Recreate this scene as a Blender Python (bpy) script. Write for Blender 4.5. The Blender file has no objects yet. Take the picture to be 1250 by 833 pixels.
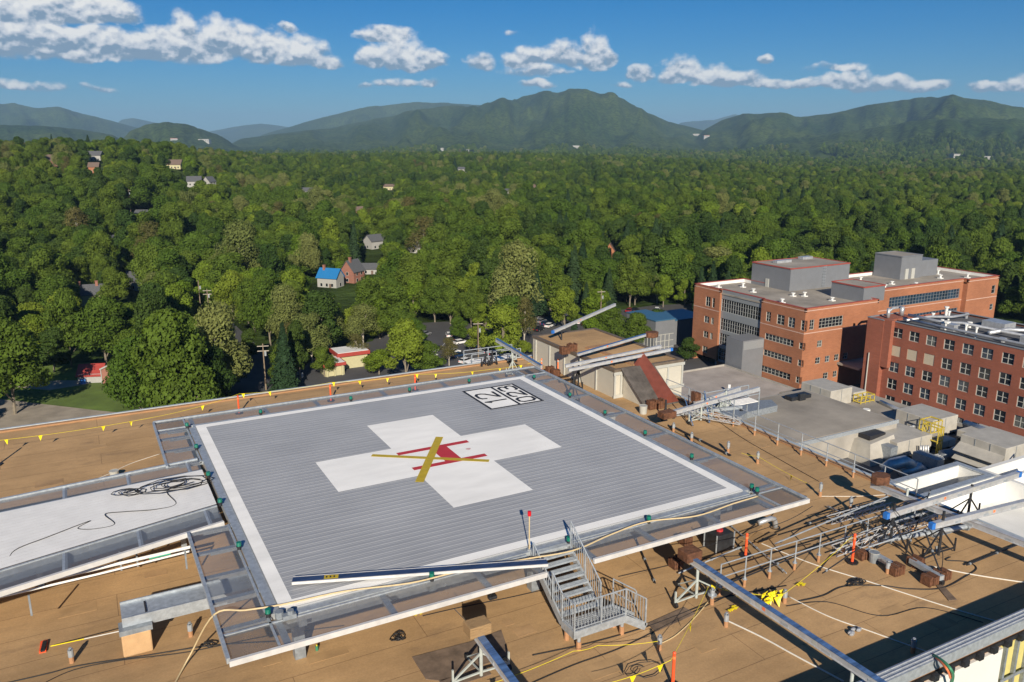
import bpy, math, random
import numpy as np
from mathutils import Vector, Matrix
random.seed(7)
rs = np.random.RandomState(11)
R = math.radians
scene = bpy.context.scene
COL = scene.collection

# ------------------------------------------------------------------ camera
CAMP = Vector((-13.416, -31.903, 13.78))
PITCH = 0.242323; YAW = 0.48963; FPX = 998.0
cam_d = bpy.data.cameras.new('camera')
cam = bpy.data.objects.new('camera', cam_d); COL.objects.link(cam)
cam_d.sensor_width = 36.0; cam_d.lens = FPX / 1250.0 * 36.0
cam_d.clip_start = 0.5; cam_d.clip_end = 60000.0
cam.location = CAMP
cam.rotation_euler = (math.pi / 2 - PITCH, 0.0, -YAW)
scene.camera = cam

# ------------------------------------------------------------------ sun, sky, exposure
SUN_EL = R(25.0); SUN_AZ = R(203.5)          # azimuth of the sun from +y towards +x
SD = Vector((math.sin(SUN_AZ) * math.cos(SUN_EL), math.cos(SUN_AZ) * math.cos(SUN_EL), math.sin(SUN_EL)))
sun_d = bpy.data.lights.new('sun', 'SUN'); sun_d.energy = 4.7; sun_d.angle = R(0.5); sun_d.color = (1.0, 0.895, 0.73)
sun = bpy.data.objects.new('sun', sun_d); COL.objects.link(sun)
sun.rotation_euler = (-SD).to_track_quat('-Z', 'Y').to_euler()
scene.view_settings.view_transform = 'Standard'
scene.view_settings.look = 'None'
scene.view_settings.gamma = 1.0
scene.view_settings.use_curve_mapping = False
scene.view_settings.exposure = 0.55

F_ = Vector((math.cos(PITCH) * math.sin(YAW), math.cos(PITCH) * math.cos(YAW), -math.sin(PITCH)))
R_ = Vector((math.cos(YAW), -math.sin(YAW), 0.0))
U_ = R_.cross(F_)
def ray(u, v): return F_ + R_ * ((u - 625.0) / FPX) + U_ * ((416.5 - v) / FPX)
def at(u, v, z):
    d = ray(u, v); t = (z - CAMP.z) / d.z
    return CAMP + d * t
def slope(v):
    t = (416.5 - v) / FPX
    return (-math.sin(PITCH) + t * math.cos(PITCH)) / (math.cos(PITCH) + t * math.sin(PITCH))
def zat(x, y, v):
    # the height above ground point (x, y) that is seen in picture row v
    a, b = -60.0, 60.0
    for _ in range(50):
        m = (a + b) / 2; d = Vector((x, y, m)) - CAMP
        vv = 416.5 - FPX * d.dot(U_) / d.dot(F_)
        if vv > v: a = m
        else: b = m
    return (a + b) / 2

world = bpy.data.worlds.new('World'); scene.world = world; world.use_nodes = True
def build_world():
    nt = world.node_tree; N = nt.nodes; L = nt.links; N.clear()
    out = N.new('ShaderNodeOutputWorld'); bg = N.new('ShaderNodeBackground')
    sky = N.new('ShaderNodeTexSky'); sky.sky_type = 'NISHITA'; sky.sun_disc = False
    sky.sun_elevation = SUN_EL; sky.sun_rotation = SUN_AZ; sky.altitude = 700; sky.air_density = 1.0
    sky.dust_density = 0.3; sky.ozone_density = 2.2
    bg.inputs['Strength'].default_value = 0.050
    hsv = N.new('ShaderNodeHueSaturation'); hsv.inputs['Saturation'].default_value = 1.22; hsv.inputs['Value'].default_value = 0.92
    tint = N.new('ShaderNodeVectorMath'); tint.operation = 'MULTIPLY'; tint.inputs[1].default_value = (.44, .70, 1.02)
    L.new(sky.outputs[0], tint.inputs[0]); L.new(tint.outputs[0], hsv.inputs['Color'])
    tc = N.new('ShaderNodeTexCoord'); sx = N.new('ShaderNodeSeparateXYZ'); L.new(tc.outputs['Generated'], sx.inputs[0])
    def m(op, a, b=None, c=None, clamp=False):
        n = N.new('ShaderNodeMath'); n.operation = op; n.use_clamp = clamp
        for i, q in enumerate((a, b, c)):
            if q is None: continue
            if isinstance(q, (int, float)): n.inputs[i].default_value = q
            else: L.new(q, n.inputs[i])
        return n.outputs[0]
    az = m('ARCTAN2', sx.outputs[0], sx.outputs[1])
    el = m('ARCSINE', sx.outputs[2])
    # clouds: a list of puffs (azimuth, elevation, half width, height above base, depth below), all in radians
    puffs = []
    def puff(u, v, w, up, dn, s=1.0):
        d = ray(u, v).normalized()
        puffs.append((math.atan2(d.x, d.y), math.asin(d.z), w / 1000.0, up / 1000.0, dn / 1000.0, s))
    for q in [(10,18,75,22,11,1.35),(95,17,66,26,10,1.35),(148,22,26,10,6),(20,52,85,28,15,1.4),(105,62,75,30,13,1.35),(185,62,64,28,13,1.25),
              (228,58,34,36,16),(262,62,40,40,14),(292,64,42,40,12),(325,70,46,34,10),(365,74,44,30,9),(395,79,22,14,5),
              (470,46,38,13,6),(455,78,24,24,9),(490,80,36,36,9),(520,78,30,18,7),(585,80,20,17,9),(482,103,32,7,4,.7),(526,102,14,8,5,.8),
              (640,76,30,22,8),(690,74,38,26,9),(722,76,26,38,10),(742,72,13,14,8),(655,88,45,10,6,.8),(655,103,26,8,4),(30,106,50,8,4,.75),(120,108,20,4,4,.5),
              (350,37,16,7,4,.7),(338,43,12,6,4,.5),(778,93,20,12,6),(830,96,30,28,6),(868,100,34,22,6),(905,102,40,17,5),(940,104,30,10,4),
              (1008,104,30,14,5),(985,105,30,9,4),(1046,105,24,20,5),(1085,106,40,14,5),(1125,107,40,11,4),(1022,84,34,7,4,.75),(933,71,11,6,4,.7),
              (1210,108,26,9,5,.9),(1245,107,22,13,5),(620,40,10,4,3,.6),(760,105,14,5,3,.6),(445,104,10,4,3,.5)]:
        puff(*q)
    # domain warp, so that outlines billow
    mp = N.new('ShaderNodeMapping'); mp.inputs['Scale'].default_value = (1, 1, 1.35); L.new(tc.outputs['Generated'], mp.inputs[0])
    def noise(scale, detail, rough, off=(0, 0, 0)):
        vm = N.new('ShaderNodeVectorMath'); vm.operation = 'ADD'; L.new(mp.outputs[0], vm.inputs[0]); vm.inputs[1].default_value = off
        n = N.new('ShaderNodeTexNoise'); n.inputs['Scale'].default_value = scale; n.inputs['Detail'].default_value = detail
        n.inputs['Roughness'].default_value = rough; L.new(vm.outputs[0], n.inputs['Vector']); return n.outputs['Fac']
    w1 = m('SUBTRACT', noise(26, 3, .5), .5); w2 = m('SUBTRACT', noise(26, 3, .5, (7, 3, 1)), .5)
    azw = m('ADD', az, m('MULTIPLY', w1, .022)); elw = m('ADD', el, m('MULTIPLY', w2, .016))
    mask = None; tsum = None; wsum = None
    for (a0, e0, w, up, dn, s) in puffs:
        dx = m('DIVIDE', m('SUBTRACT', azw, a0), w)
        de = m('SUBTRACT', elw, e0)
        dy = m('MAXIMUM', m('DIVIDE', de, up), m('DIVIDE', m('MULTIPLY', de, -1.0), dn))
        q = m('MULTIPLY', m('SUBTRACT', 1.0, m('ADD', m('MULTIPLY', dx, dx), m('MULTIPLY', dy, dy))), s)
        q = m('MAXIMUM', q, -1.5)
        wgt = m('POWER', 2.718, m('MULTIPLY', q, 4.0))
        t = m('MULTIPLY', m('DIVIDE', de, up), wgt)
        mask = q if mask is None else m('MAXIMUM', mask, q)
        tsum = t if tsum is None else m('ADD', tsum, t)
        wsum = wgt if wsum is None else m('ADD', wsum, wgt)
    tt = m('DIVIDE', tsum, wsum)
    n0 = noise(52, 7, .50); n1 = noise(52, 7, .50, (-.0016, -.0030, .0058)); nb = noise(150, 4, .6)
    dens = m('ADD', mask, m('MULTIPLY', m('SUBTRACT', n0, .47), 1.9))
    mr = N.new('ShaderNodeMapRange'); mr.interpolation_type = 'SMOOTHSTEP'; mr.inputs['From Min'].default_value = .02; mr.inputs['From Max'].default_value = .75
    L.new(dens, mr.inputs['Value'])
    relief = m('MULTIPLY', m('SUBTRACT', n0, n1), 2.6)
    br = m('ADD', m('ADD', m('MULTIPLY', tt, 1.05), .26), m('MULTIPLY', relief, 1.35))  # cloud shading painted in: tops and sunward puffs bright, bases grey
    br = m('ADD', br, m('MULTIPLY', m('SUBTRACT', nb, .5), .16))
    rp = N.new('ShaderNodeValToRGB'); L.new(br, rp.inputs[0])
    e = rp.color_ramp.elements; e[0].position = .05; e[0].color = (2.2, 3.1, 4.2, 1); e[1].position = 1.0; e[1].color = (9.3, 9.2, 8.9, 1)
    x = e.new(.5); x.color = (6.2, 6.6, 7.2, 1)
    mul = N.new('ShaderNodeVectorMath'); mul.operation = 'MULTIPLY'; mul.inputs[1].default_value = (1.46, 1.44, 1.42); L.new(rp.outputs[0], mul.inputs[0])
    mix = N.new('ShaderNodeMix'); mix.data_type = 'RGBA'
    L.new(m('MULTIPLY', mr.outputs[0], .93), mix.inputs['Factor']); L.new(hsv.outputs[0], mix.inputs[6]); L.new(mul.outputs[0], mix.inputs[7])
    L.new(mix.outputs[2], bg.inputs['Color']); L.new(bg.outputs[0], out.inputs['Surface'])
build_world()

# ------------------------------------------------------------------ helpers: materials
MATS = {}
def mat(name, col, rough=.7, metal=0.0, var=.12, scale=3.0, bump=0.0, bscale=20.0, spec=None, detail=5.0, stretch=(1, 1, 1), col2=None, trans=0.0):
    if name in MATS: return MATS[name]
    mt = bpy.data.materials.new(name); mt.use_nodes = True; MATS[name] = mt
    nt = mt.node_tree; N = nt.nodes; L = nt.links; b = N['Principled BSDF']
    b.inputs['Roughness'].default_value = rough; b.inputs['Metallic'].default_value = metal
    if spec is not None: b.inputs['Specular IOR Level'].default_value = spec
    tc = N.new('ShaderNodeTexCoord'); mp = N.new('ShaderNodeMapping'); mp.inputs['Scale'].default_value = stretch
    L.new(tc.outputs['Object'], mp.inputs[0])
    n = N.new('ShaderNodeTexNoise'); n.inputs['Scale'].default_value = scale; n.inputs['Detail'].default_value = detail
    n.inputs['Roughness'].default_value = .6; L.new(mp.outputs[0], n.inputs['Vector'])
    r = N.new('ShaderNodeValToRGB'); e = r.color_ramp.elements
    c2 = col2 if col2 else tuple(min(1, c * (1 + var)) for c in col)
    c1 = tuple(c * (1 - var) for c in col)
    e[0].position = .3; e[0].color = (*c1, 1); e[1].position = .7; e[1].color = (*c2, 1)
    L.new(n.outputs['Fac'], r.inputs[0]); L.new(r.outputs[0], b.inputs['Base Color'])
    if bump:
        n2 = N.new('ShaderNodeTexNoise'); n2.inputs['Scale'].default_value = bscale; n2.inputs['Detail'].default_value = 4
        L.new(mp.outputs[0], n2.inputs['Vector'])
        bp = N.new('ShaderNodeBump'); bp.inputs['Strength'].default_value = bump; bp.inputs['Distance'].default_value = .05
        L.new(n2.outputs['Fac'], bp.inputs['Height']); L.new(bp.outputs[0], b.inputs['Normal'])
    return mt

M = {}
M['galv'] = mat('galvanised_steel', (.42, .46, .50), .45, .4, .2, 6)
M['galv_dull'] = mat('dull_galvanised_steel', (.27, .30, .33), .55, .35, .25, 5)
M['alu'] = mat('aluminium', (.52, .53, .55), .4, .35, .14, 4)
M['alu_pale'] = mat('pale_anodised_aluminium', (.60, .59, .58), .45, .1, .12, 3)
M['alu_blue'] = mat('blue_film_aluminium', (.10, .19, .38), .35, .3, .5, 2, stretch=(.5, 3, 3))
M['white_paint'] = mat('white_paint', (.80, .79, .77), .5, 0, .06, 1.6, bump=.15)
M['pad_white'] = mat('pad_white_paint', (.90, .89, .86), .6, 0, .09, .7, bump=.1, detail=10, stretch=(.5, 1.6, 1))
M['black'] = mat('black_rubber', (.015, .015, .017), .6, 0, .3, 5)
M['black_paint'] = mat('black_paint', (.02, .02, .025), .6, 0, .2, 3)
M['red_paint'] = mat('red_paint', (.50, .035, .04), .55, 0, .1, 3)
M['yellow_tape'] = mat('yellow_tape', (.50, .36, .015), .5, 0, .12, 4, bump=.4, bscale=3)
M['yellow'] = mat('yellow_plastic', (.80, .66, .02), .45, 0, .1, 4)
M['orange'] = mat('orange_plastic', (.85, .10, .03), .45, 0, .1, 4)
M['orange_light'] = mat('pale_orange_plastic', (.85, .22, .08), .45, 0, .1, 4)
M['rust'] = mat('rusty_steel', (.13, .055, .028), .85, .1, .5, 5, bump=.6, bscale=12)
M['blue'] = mat('blue_plastic', (.03, .17, .55), .4, 0, .1, 4)
M['green_glass'] = mat('green_lens', (.01, .16, .11), .25, 0, .1, 4)
M['red_glass'] = mat('red_lens', (.6, .01, .02), .25, 0, .1, 4)
M['dark_steel'] = mat('dark_steel', (.035, .038, .045), .5, .4, .3, 5)
M['ply'] = mat('plywood', (.30, .19, .09), .8, 0, .3, 6, stretch=(1, 8, 8))
M['rope'] = mat('white_rope', (.62, .60, .55), .8, 0, .1, 8)
M['hose'] = mat('tan_hose', (.56, .44, .25), .6, 0, .1, 8)
M['boot'] = mat('pipe_boot_membrane', (.42, .22, .11), .8, 0, .15, 8)
M['tan_wall'] = mat('tan_wrapped_membrane', (.36, .20, .10), .85, 0, .12, 3, bump=.2)
M['glass'] = mat('window_glass', (.012, .016, .022), .08, 0, .5, .35, spec=.8)
M['glass_blind'] = mat('window_glass_with_blinds', (.10, .105, .10), .15, 0, .5, .5, spec=.8)
M['glass_mid'] = mat('window_glass_reflecting', (.035, .05, .07), .06, 0, .6, .4, spec=1.0)
M['glass_blue'] = mat('blue_window_glass', (.02, .04, .07), .06, 0, .5, .3, spec=.9)
M['frame_white'] = mat('window_frame_paint', (.42, .42, .39), .5, 0, .06, 4)
M['frame_grey'] = mat('mullion_grey', (.30, .32, .34), .45, .3, .06, 4)
M['roof_grey'] = mat('grey_flat_roof', (.30, .27, .23), .9, 0, .28, .16, bump=.2, bscale=2)
M['roof_dark'] = mat('dark_gravel_roof', (.10, .10, .105), .9, 0, .3, .2, bump=.3, bscale=4, detail=8)
M['roof_white'] = mat('white_roof_coating', (.70, .70, .68), .7, 0, .1, .4)
M['metal_panel'] = mat('grey_metal_panel', (.20, .21, .23), .5, .2, .06, .6)
M['hvac'] = mat('beige_unit_paint', (.40, .38, .34), .6, 0, .14, .8)
M['duct'] = mat('duct_insulation', (.48, .50, .53), .4, .5, .2, 1.2)
M['concrete'] = mat('concrete', (.33, .31, .28), .9, 0, .16, .5, bump=.2)
M['limestone'] = mat('pale_stone_band', (.50, .34, .28), .85, 0, .08, 1)
M['red_trim'] = mat('red_coping', (.33, .07, .05), .6, 0, .1, 1)
M['insul'] = mat('yellow_insulation', (.55, .48, .17), .9, 0, .12, 2)
M['cream'] = mat('cream_siding', (.45, .42, .25), .7, 0, .08, 2)
M['siding_white'] = mat('white_siding', (.33, .33, .32), .7, 0, .1, 2)
M['shingle'] = mat('grey_shingles', (.085, .09, .10), .9, 0, .25, 3)
M['shingle_brown'] = mat('brown_shingles', (.14, .10, .08), .9, 0, .25, 3)
M['roof_slate'] = mat('slate_blue_roof', (.05, .14, .24), .45, .1, .1, 3)
M['roof_blue'] = mat('blue_metal_roof', (.02, .17, .42), .45, .1, .1, 3)
M['roof_red'] = mat('red_metal_roof', (.33, .045, .035), .6, 0, .12, 2)
M['bark'] = mat('tree_bark', (.20, .17, .13), .9, 0, .3, 2, bump=.5)
M['bark_pale'] = mat('pale_tree_bark', (.42, .38, .32), .9, 0, .3, 2)
M['wood_pole'] = mat('weathered_pole', (.22, .17, .12), .9, 0, .2, 3)
M['car_white'] = mat('white_car_paint', (.72, .72, .72), .3, 0, .03, 1)
M['car_black'] = mat('black_car_paint', (.015, .016, .02), .25, 0, .1, 1)
M['car_blue'] = mat('blue_car_paint', (.02, .05, .12), .25, .2, .1, 1)
M['car_silver'] = mat('silver_car_paint', (.38, .39, .41), .3, .5, .05, 1)
M['car_red'] = mat('red_car_paint', (.25, .02, .02), .3, 0, .05, 1)
M['tyre'] = mat('tyre_rubber', (.02, .02, .02), .8, 0, .1, 3)
M['skin_tarp'] = mat('beige_panel_wall', (.50, .47, .40), .75, 0, .1, .5, bump=.5, bscale=1.2)

def brick_mat(name, c1, c2):
    mt = bpy.data.materials.new(name); mt.use_nodes = True; nt = mt.node_tree; N = nt.nodes; L = nt.links; b = N['Principled BSDF']
    b.inputs['Roughness'].default_value = .85
    tc = N.new('ShaderNodeTexCoord'); geo = N.new('ShaderNodeNewGeometry')
    sp = N.new('ShaderNodeSeparateXYZ'); L.new(tc.outputs['Object'], sp.inputs[0])
    ad = N.new('ShaderNodeMath'); ad.operation = 'ADD'; L.new(sp.outputs[0], ad.inputs[0]); L.new(sp.outputs[1], ad.inputs[1])
    cb = N.new('ShaderNodeCombineXYZ'); L.new(ad.outputs[0], cb.inputs[0]); L.new(sp.outputs[2], cb.inputs[1])
    br = N.new('ShaderNodeTexBrick'); br.inputs['Scale'].default_value = 1.0
    br.inputs['Brick Width'].default_value = .9; br.inputs['Row Height'].default_value = .3; br.inputs['Mortar Size'].default_value = .018
    br.inputs['Color1'].default_value = (*c1, 1); br.inputs['Color2'].default_value = (*c2, 1); br.inputs['Mortar'].default_value = (c1[0] * .8, c1[1] * 1.0, c1[2] * 1.1, 1)
    L.new(cb.outputs[0], br.inputs['Vector'])
    n = N.new('ShaderNodeTexNoise'); n.inputs['Scale'].default_value = .12; n.inputs['Detail'].default_value = 6; L.new(tc.outputs['Object'], n.inputs['Vector'])
    mr = N.new('ShaderNodeMapRange'); mr.inputs['From Min'].default_value = .3; mr.inputs['From Max'].default_value = .7; mr.inputs['To Min'].default_value = .84; mr.inputs['To Max'].default_value = 1.12
    L.new(n.outputs['Fac'], mr.inputs['Value'])
    vm = N.new('ShaderNodeVectorMath'); vm.operation = 'SCALE'; L.new(br.outputs['Color'], vm.inputs[0]); L.new(mr.outputs[0], vm.inputs['Scale'])
    L.new(vm.outputs[0], b.inputs['Base Color']); return mt
M['brick_a'] = brick_mat('orange_red_brick', (.32, .125, .062), (.37, .148, .074))
M['brick_b'] = brick_mat('dull_red_brick', (.27, .085, .05), (.31, .10, .06))
M['brick_house'] = brick_mat('house_brick', (.25, .11, .08), (.30, .13, .09))

# ------------------------------------------------------------------ helpers: meshes
class MB:
    def __init__(s): s.v = []; s.f = []; s.m = []
    def add(s, vs, fs, mi=0):
        o = len(s.v); s.v += [tuple(q) for q in vs]; s.f += [tuple(i + o for i in f) for f in fs]; s.m += [mi] * len(fs); return s
    def box(s, x0, x1, y0, y1, z0, z1, mi=0):
        vs = [(x, y, z) for z in (z0, z1) for y in (y0, y1) for x in (x0, x1)]
        return s.add(vs, [(0, 2, 3, 1), (4, 5, 7, 6), (0, 1, 5, 4), (2, 6, 7, 3), (0, 4, 6, 2), (1, 3, 7, 5)], mi)
    def bar(s, p, q, w, h=None, mi=0, up=(0, 0, 1)):
        p = Vector(p); q = Vector(q); h = h or w; d = (q - p)
        if d.length < 1e-6: return s
        d.normalize(); u = Vector(up)
        if abs(d.dot(u)) > .98: u = Vector((0, 1, 0))
        sd = d.cross(u).normalized(); u = sd.cross(d).normalized()
        vs = [c + sd * (w / 2 * a) + u * (h / 2 * b) for c in (p, q) for a, b in ((-1, -1), (1, -1), (1, 1), (-1, 1))]
        return s.add(vs, [(0, 3, 2, 1), (4, 5, 6, 7), (0, 1, 5, 4), (1, 2, 6, 5), (2, 3, 7, 6), (3, 0, 4, 7)], mi)
    def tube(s, pts, r, n=8, mi=0, cap=True, r2=None):
        pts = [Vector(p) for p in pts]; k = len(pts); vs = []; prev = None
        for i, p in enumerate(pts):
            d = (pts[min(i + 1, k - 1)] - pts[max(i - 1, 0)])
            if d.length < 1e-9: d = Vector((0, 0, 1))
            d.normalize()
            ref = prev if prev is not None else (Vector((0, 0, 1)) if abs(d.z) < .9 else Vector((1, 0, 0)))
            a = (ref - d * ref.dot(d)); 
            if a.length < 1e-6: a = d.orthogonal()
            a.normalize(); prev = a; b = d.cross(a)
            rr = r if r2 is None else r + (r2 - r) * i / (k - 1)
            for j in range(n):
                t = 2 * math.pi * j / n; vs.append(p + a * (math.cos(t) * rr) + b * (math.sin(t) * rr))
        fs = [(i * n + j, i * n + (j + 1) % n, (i + 1) * n + (j + 1) % n, (i + 1) * n + j) for i in range(k - 1) for j in range(n)]
        if cap: fs += [tuple(reversed(range(n))), tuple((k - 1) * n + j for j in range(n))]
        return s.add(vs, fs, mi)
    def cyl(s, x, y, z0, z1, r, n=12, mi=0, r2=None): return s.tube([(x, y, z0), (x, y, z1)], r, n, mi, True, r2)
    def poly(s, pts, mi=0): return s.add(pts, [tuple(range(len(pts)))], mi)
    def prism(s, pts, z0, z1, mi=0):
        n = len(pts); a = sum(pts[i][0] * pts[(i + 1) % n][1] - pts[(i + 1) % n][0] * pts[i][1] for i in range(n))
        if a < 0: pts = list(reversed(pts))
        vs = [(p[0], p[1], z0) for p in pts] + [(p[0], p[1], z1) for p in pts]
        return s.add(vs, [tuple(reversed(range(n))), tuple(range(n, 2 * n))] + [(i, (i + 1) % n, n + (i + 1) % n, n + i) for i in range(n)], mi)
    def ball(s, c, r, n=10, k=6, sc=(1, 1, 1), mi=0):
        vs = [(c[0], c[1], c[2] - r * sc[2])]
        for i in range(1, k):
            ph = -math.pi / 2 + math.pi * i / k
            vs += [(c[0] + r * sc[0] * math.cos(ph) * math.cos(2 * math.pi * j / n), c[1] + r * sc[1] * math.cos(ph) * math.sin(2 * math.pi * j / n), c[2] + r * sc[2] * math.sin(ph)) for j in range(n)]
        vs.append((c[0], c[1], c[2] + r * sc[2])); t = len(vs) - 1
        fs = [(0, 1 + (j + 1) % n, 1 + j) for j in range(n)]
        fs += [(1 + i * n + j, 1 + i * n + (j + 1) % n, 1 + (i + 1) * n + (j + 1) % n, 1 + (i + 1) * n + j) for i in range(k - 2) for j in range(n)]
        fs += [(1 + (k - 2) * n + j, 1 + (k - 2) * n + (j + 1) % n, t) for j in range(n)]
        return s.add(vs, fs, mi)
    def build(s, name, mats, parent=None, bevel=0.0, smooth=False):
        me = bpy.data.meshes.new(name); off = Vector((0, 0, 0))
        if parent is not None: off = wloc(parent)
        me.from_pydata([(a[0] - off.x, a[1] - off.y, a[2] - off.z) for a in s.v], [], s.f)
        if not isinstance(mats, (list, tuple)): mats = [mats]
        for q in mats: me.materials.append(q)
        if len(mats) > 1: me.polygons.foreach_set('material_index', s.m)
        if smooth: me.polygons.foreach_set('use_smooth', [True] * len(me.polygons))
        me.update()
        o = bpy.data.objects.new(name, me); COL.objects.link(o)
        if parent is not None: o.parent = parent
        if bevel:
            b = o.modifiers.new('bevel', 'BEVEL'); b.width = bevel; b.segments = 2; b.limit_method = 'ANGLE'
        return o
def wloc(o):
    p = Vector(o.location)
    while o.parent is not None: o = o.parent; p = p + Vector(o.location)
    return p
def tag(o, label=None, cat=None, group=None, kind=None):
    if label: o['label'] = label
    if cat: o['category'] = cat
    if group: o['group'] = group
    if kind: o['kind'] = kind
    return o
def thing(name, label, cat, loc=(0, 0, 0), group=None, rz=0.0):
    o = bpy.data.objects.new(name, None); COL.objects.link(o); o.location = loc; o.rotation_euler = (0, 0, rz)
    o.empty_display_size = .3
    return tag(o, label, cat, group)
KIDS = {}
def copy_tree(o, parent=None, loc=None, rz=None, label=None, sc=None):
    c = o.copy(); COL.objects.link(c); c.parent = parent
    if loc is not None: c.location = loc
    if rz is not None: c.rotation_euler = (0, 0, rz)
    if sc is not None: c.scale = sc if isinstance(sc, tuple) else (sc, sc, sc)
    if label: c['label'] = label
    for ch in o.children: copy_tree(ch, c)
    return c
ZR = -2.3      # our roof
ZG = -46.0     # street level
def P(u, v, z): q = at(u, v, z); return (q.x, q.y, q.z)
# ================================================================== TERRAIN
def _hash(ix, iy, s):
    n = np.sin(ix * 127.1 + iy * 311.7 + s * 74.7) * 43758.5453
    return n - np.floor(n)
def vnoise(x, y, s=0.0):
    ix = np.floor(x); iy = np.floor(y); fx = x - ix; fy = y - iy
    fx = fx * fx * (3 - 2 * fx); fy = fy * fy * (3 - 2 * fy)
    a = _hash(ix, iy, s); b = _hash(ix + 1, iy, s); c = _hash(ix, iy + 1, s); d = _hash(ix + 1, iy + 1, s)
    return (a * (1 - fx) + b * fx) * (1 - fy) + (c * (1 - fx) + d * fx) * fy
def fbm(x, y, o=4, s=0.0):
    t = 0; a = .5
    for i in range(o): t = t + a * vnoise(x * 2 ** i, y * 2 ** i, s + i); a *= .5
    return t
LAYERS = [  # distance, front spread, back spread, profile (u, v) in the picture
    (7200, 2300, 2500, [(255,182),(290,170),(340,164),(400,157),(440,149),(470,142),(500,137),(540,131),(580,130),(620,121),(650,115),(690,113),(720,115),(742,117),(760,124),(785,137),(815,149),(850,158),(885,168),(910,178)]),
    (10500, 2000, 2500, [(280,178),(330,162),(390,146),(440,134),(480,127),(520,125),(560,126),(600,128),(640,140),(700,165)]),
    (6400, 1900, 2300, [(820,178),(850,164),(880,147),(905,140),(940,140),(975,143),(1010,141),(1050,133),(1080,127),(1120,123),(1160,125),(1200,131),(1250,140),(1300,150),(1400,160)]),
    (4600, 1000, 1300, [(900,186),(960,172),(1010,166),(1060,158),(1120,150),(1180,148),(1250,150),(1330,158)]),
    (11000, 2200, 2500, [(-80,140),(0,133),(22,131),(50,138),(75,136),(105,142),(140,150),(180,160),(220,172)]),
    (5600, 1100, 1500, [(-80,158),(0,155),(60,156),(100,159),(150,168),(180,178)]),
    (5200, 900, 1300, [(120,176),(150,164),(180,154),(205,150),(230,154),(255,162),(285,171),(310,180)]),
    (17000, 2500, 2500, [(110,156),(140,150),(165,146),(190,151),(215,158),(240,164),(262,160),(290,155),(320,152),(345,155),(380,160),(420,172)]),
    (18000, 2500, 2500, [(790,158),(820,152),(845,149),(870,147),(895,140),(915,145),(940,155),(970,165)]),
]
LP = [(D, s1, s2, np.array([q[0] for q in pr], float), np.array([slope(q[1]) * D for q in pr])) for D, s1, s2, pr in LAYERS]
CREST_U = np.array([-400, 0, 130, 210, 250, 310, 450, 620, 760, 940, 1250, 1700.])
CREST_R = np.array([900, 850, 850, 900, 1000, 1300, 1500, 1500, 1400, 1100, 1000, 1000.])
CREST_V = np.array([172, 173, 171, 178, 187, 192, 193, 193, 199, 213, 219, 222.])
CREST_Z = np.array([13.78 + r * slope(v) - 17 for r, v in zip(CREST_R, CREST_V)])
def terr(x, y):
    x = np.asarray(x, float); y = np.asarray(y, float)
    dx = x - CAMP.x; dy = y - CAMP.y; r = np.hypot(dx, dy) + 1e-6; rel = np.arctan2(dx, dy) - YAW
    rel = (rel + np.pi) % (2 * np.pi) - np.pi
    u = 625 + FPX * np.tan(np.clip(rel, -1.2, 1.2)) / .9707
    u = np.where(np.abs(rel) > 1.2, np.sign(rel) * 5000, u)
    rc = np.interp(u, CREST_U, CREST_R); zc = np.interp(u, CREST_U, CREST_Z)
    t = np.clip((r - 340) / (rc - 340), 0, 1); up = t * t * (3 - 2 * t)
    dn = np.clip((r - rc * 1.05) / (rc * 1.1), 0, 1); dn = dn * dn * (3 - 2 * dn)
    z = ZG + (zc - ZG) * up
    z = z * (1 - dn) + (-62.0) * dn
    roll = (fbm(x / 190 + 40, y / 190 + 7, 3, 3) - .45) * 16 * np.clip((r - 300) / 350, 0, 1)
    z = z + roll * (1 - .55 * up * (1 - dn)) - 4 * dn
    z = z + np.clip((r - 2200) / 2500, 0, 1) * (fbm(x / 700, y / 700, 4, 9) - .45) * 45 * (1 - np.clip((r - 9000) / 6000, 0, .6))
    for D, s1, s2, pu, ph in LP:
        h = np.interp(u, pu, ph, left=-1e3, right=-1e3)
        edge = np.clip(np.minimum(u - pu[0], pu[-1] - u) / 40.0, 0, 1)
        g = fbm(u / 34 + 10, r / 1500, 4, D * .01) - .5
        q = (r - D + g * s1 * .9); q = np.where(q < 0, q / s1, q / s2)
        m = np.exp(-q * q * 1.2)
        gul = 1 - .26 * (1 - m) * np.abs(fbm(u / 22 + 3, r / 700, 3, D * .02) - .5) * 4
        z = np.maximum(z, np.where(edge > 0, (h + 14 + 62) * m * gul * edge - 62, -1e3))
    return z
def terr1(x, y): return float(terr(np.array([x]), np.array([y]))[0])
_TS = np.geomspace(100, 9000, 2600)
def at_ground(u, v):
    d = ray(u, v); dh = d.xy.length
    X = CAMP.x + d.x * _TS / dh; Y = CAMP.y + d.y * _TS / dh; Z = CAMP.z + d.z * _TS / dh
    h = np.nonzero(Z < terr(X, Y))[0]; k = h[0] if len(h) else len(_TS) - 1
    return Vector((X[k], Y[k], Z[k]))

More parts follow.
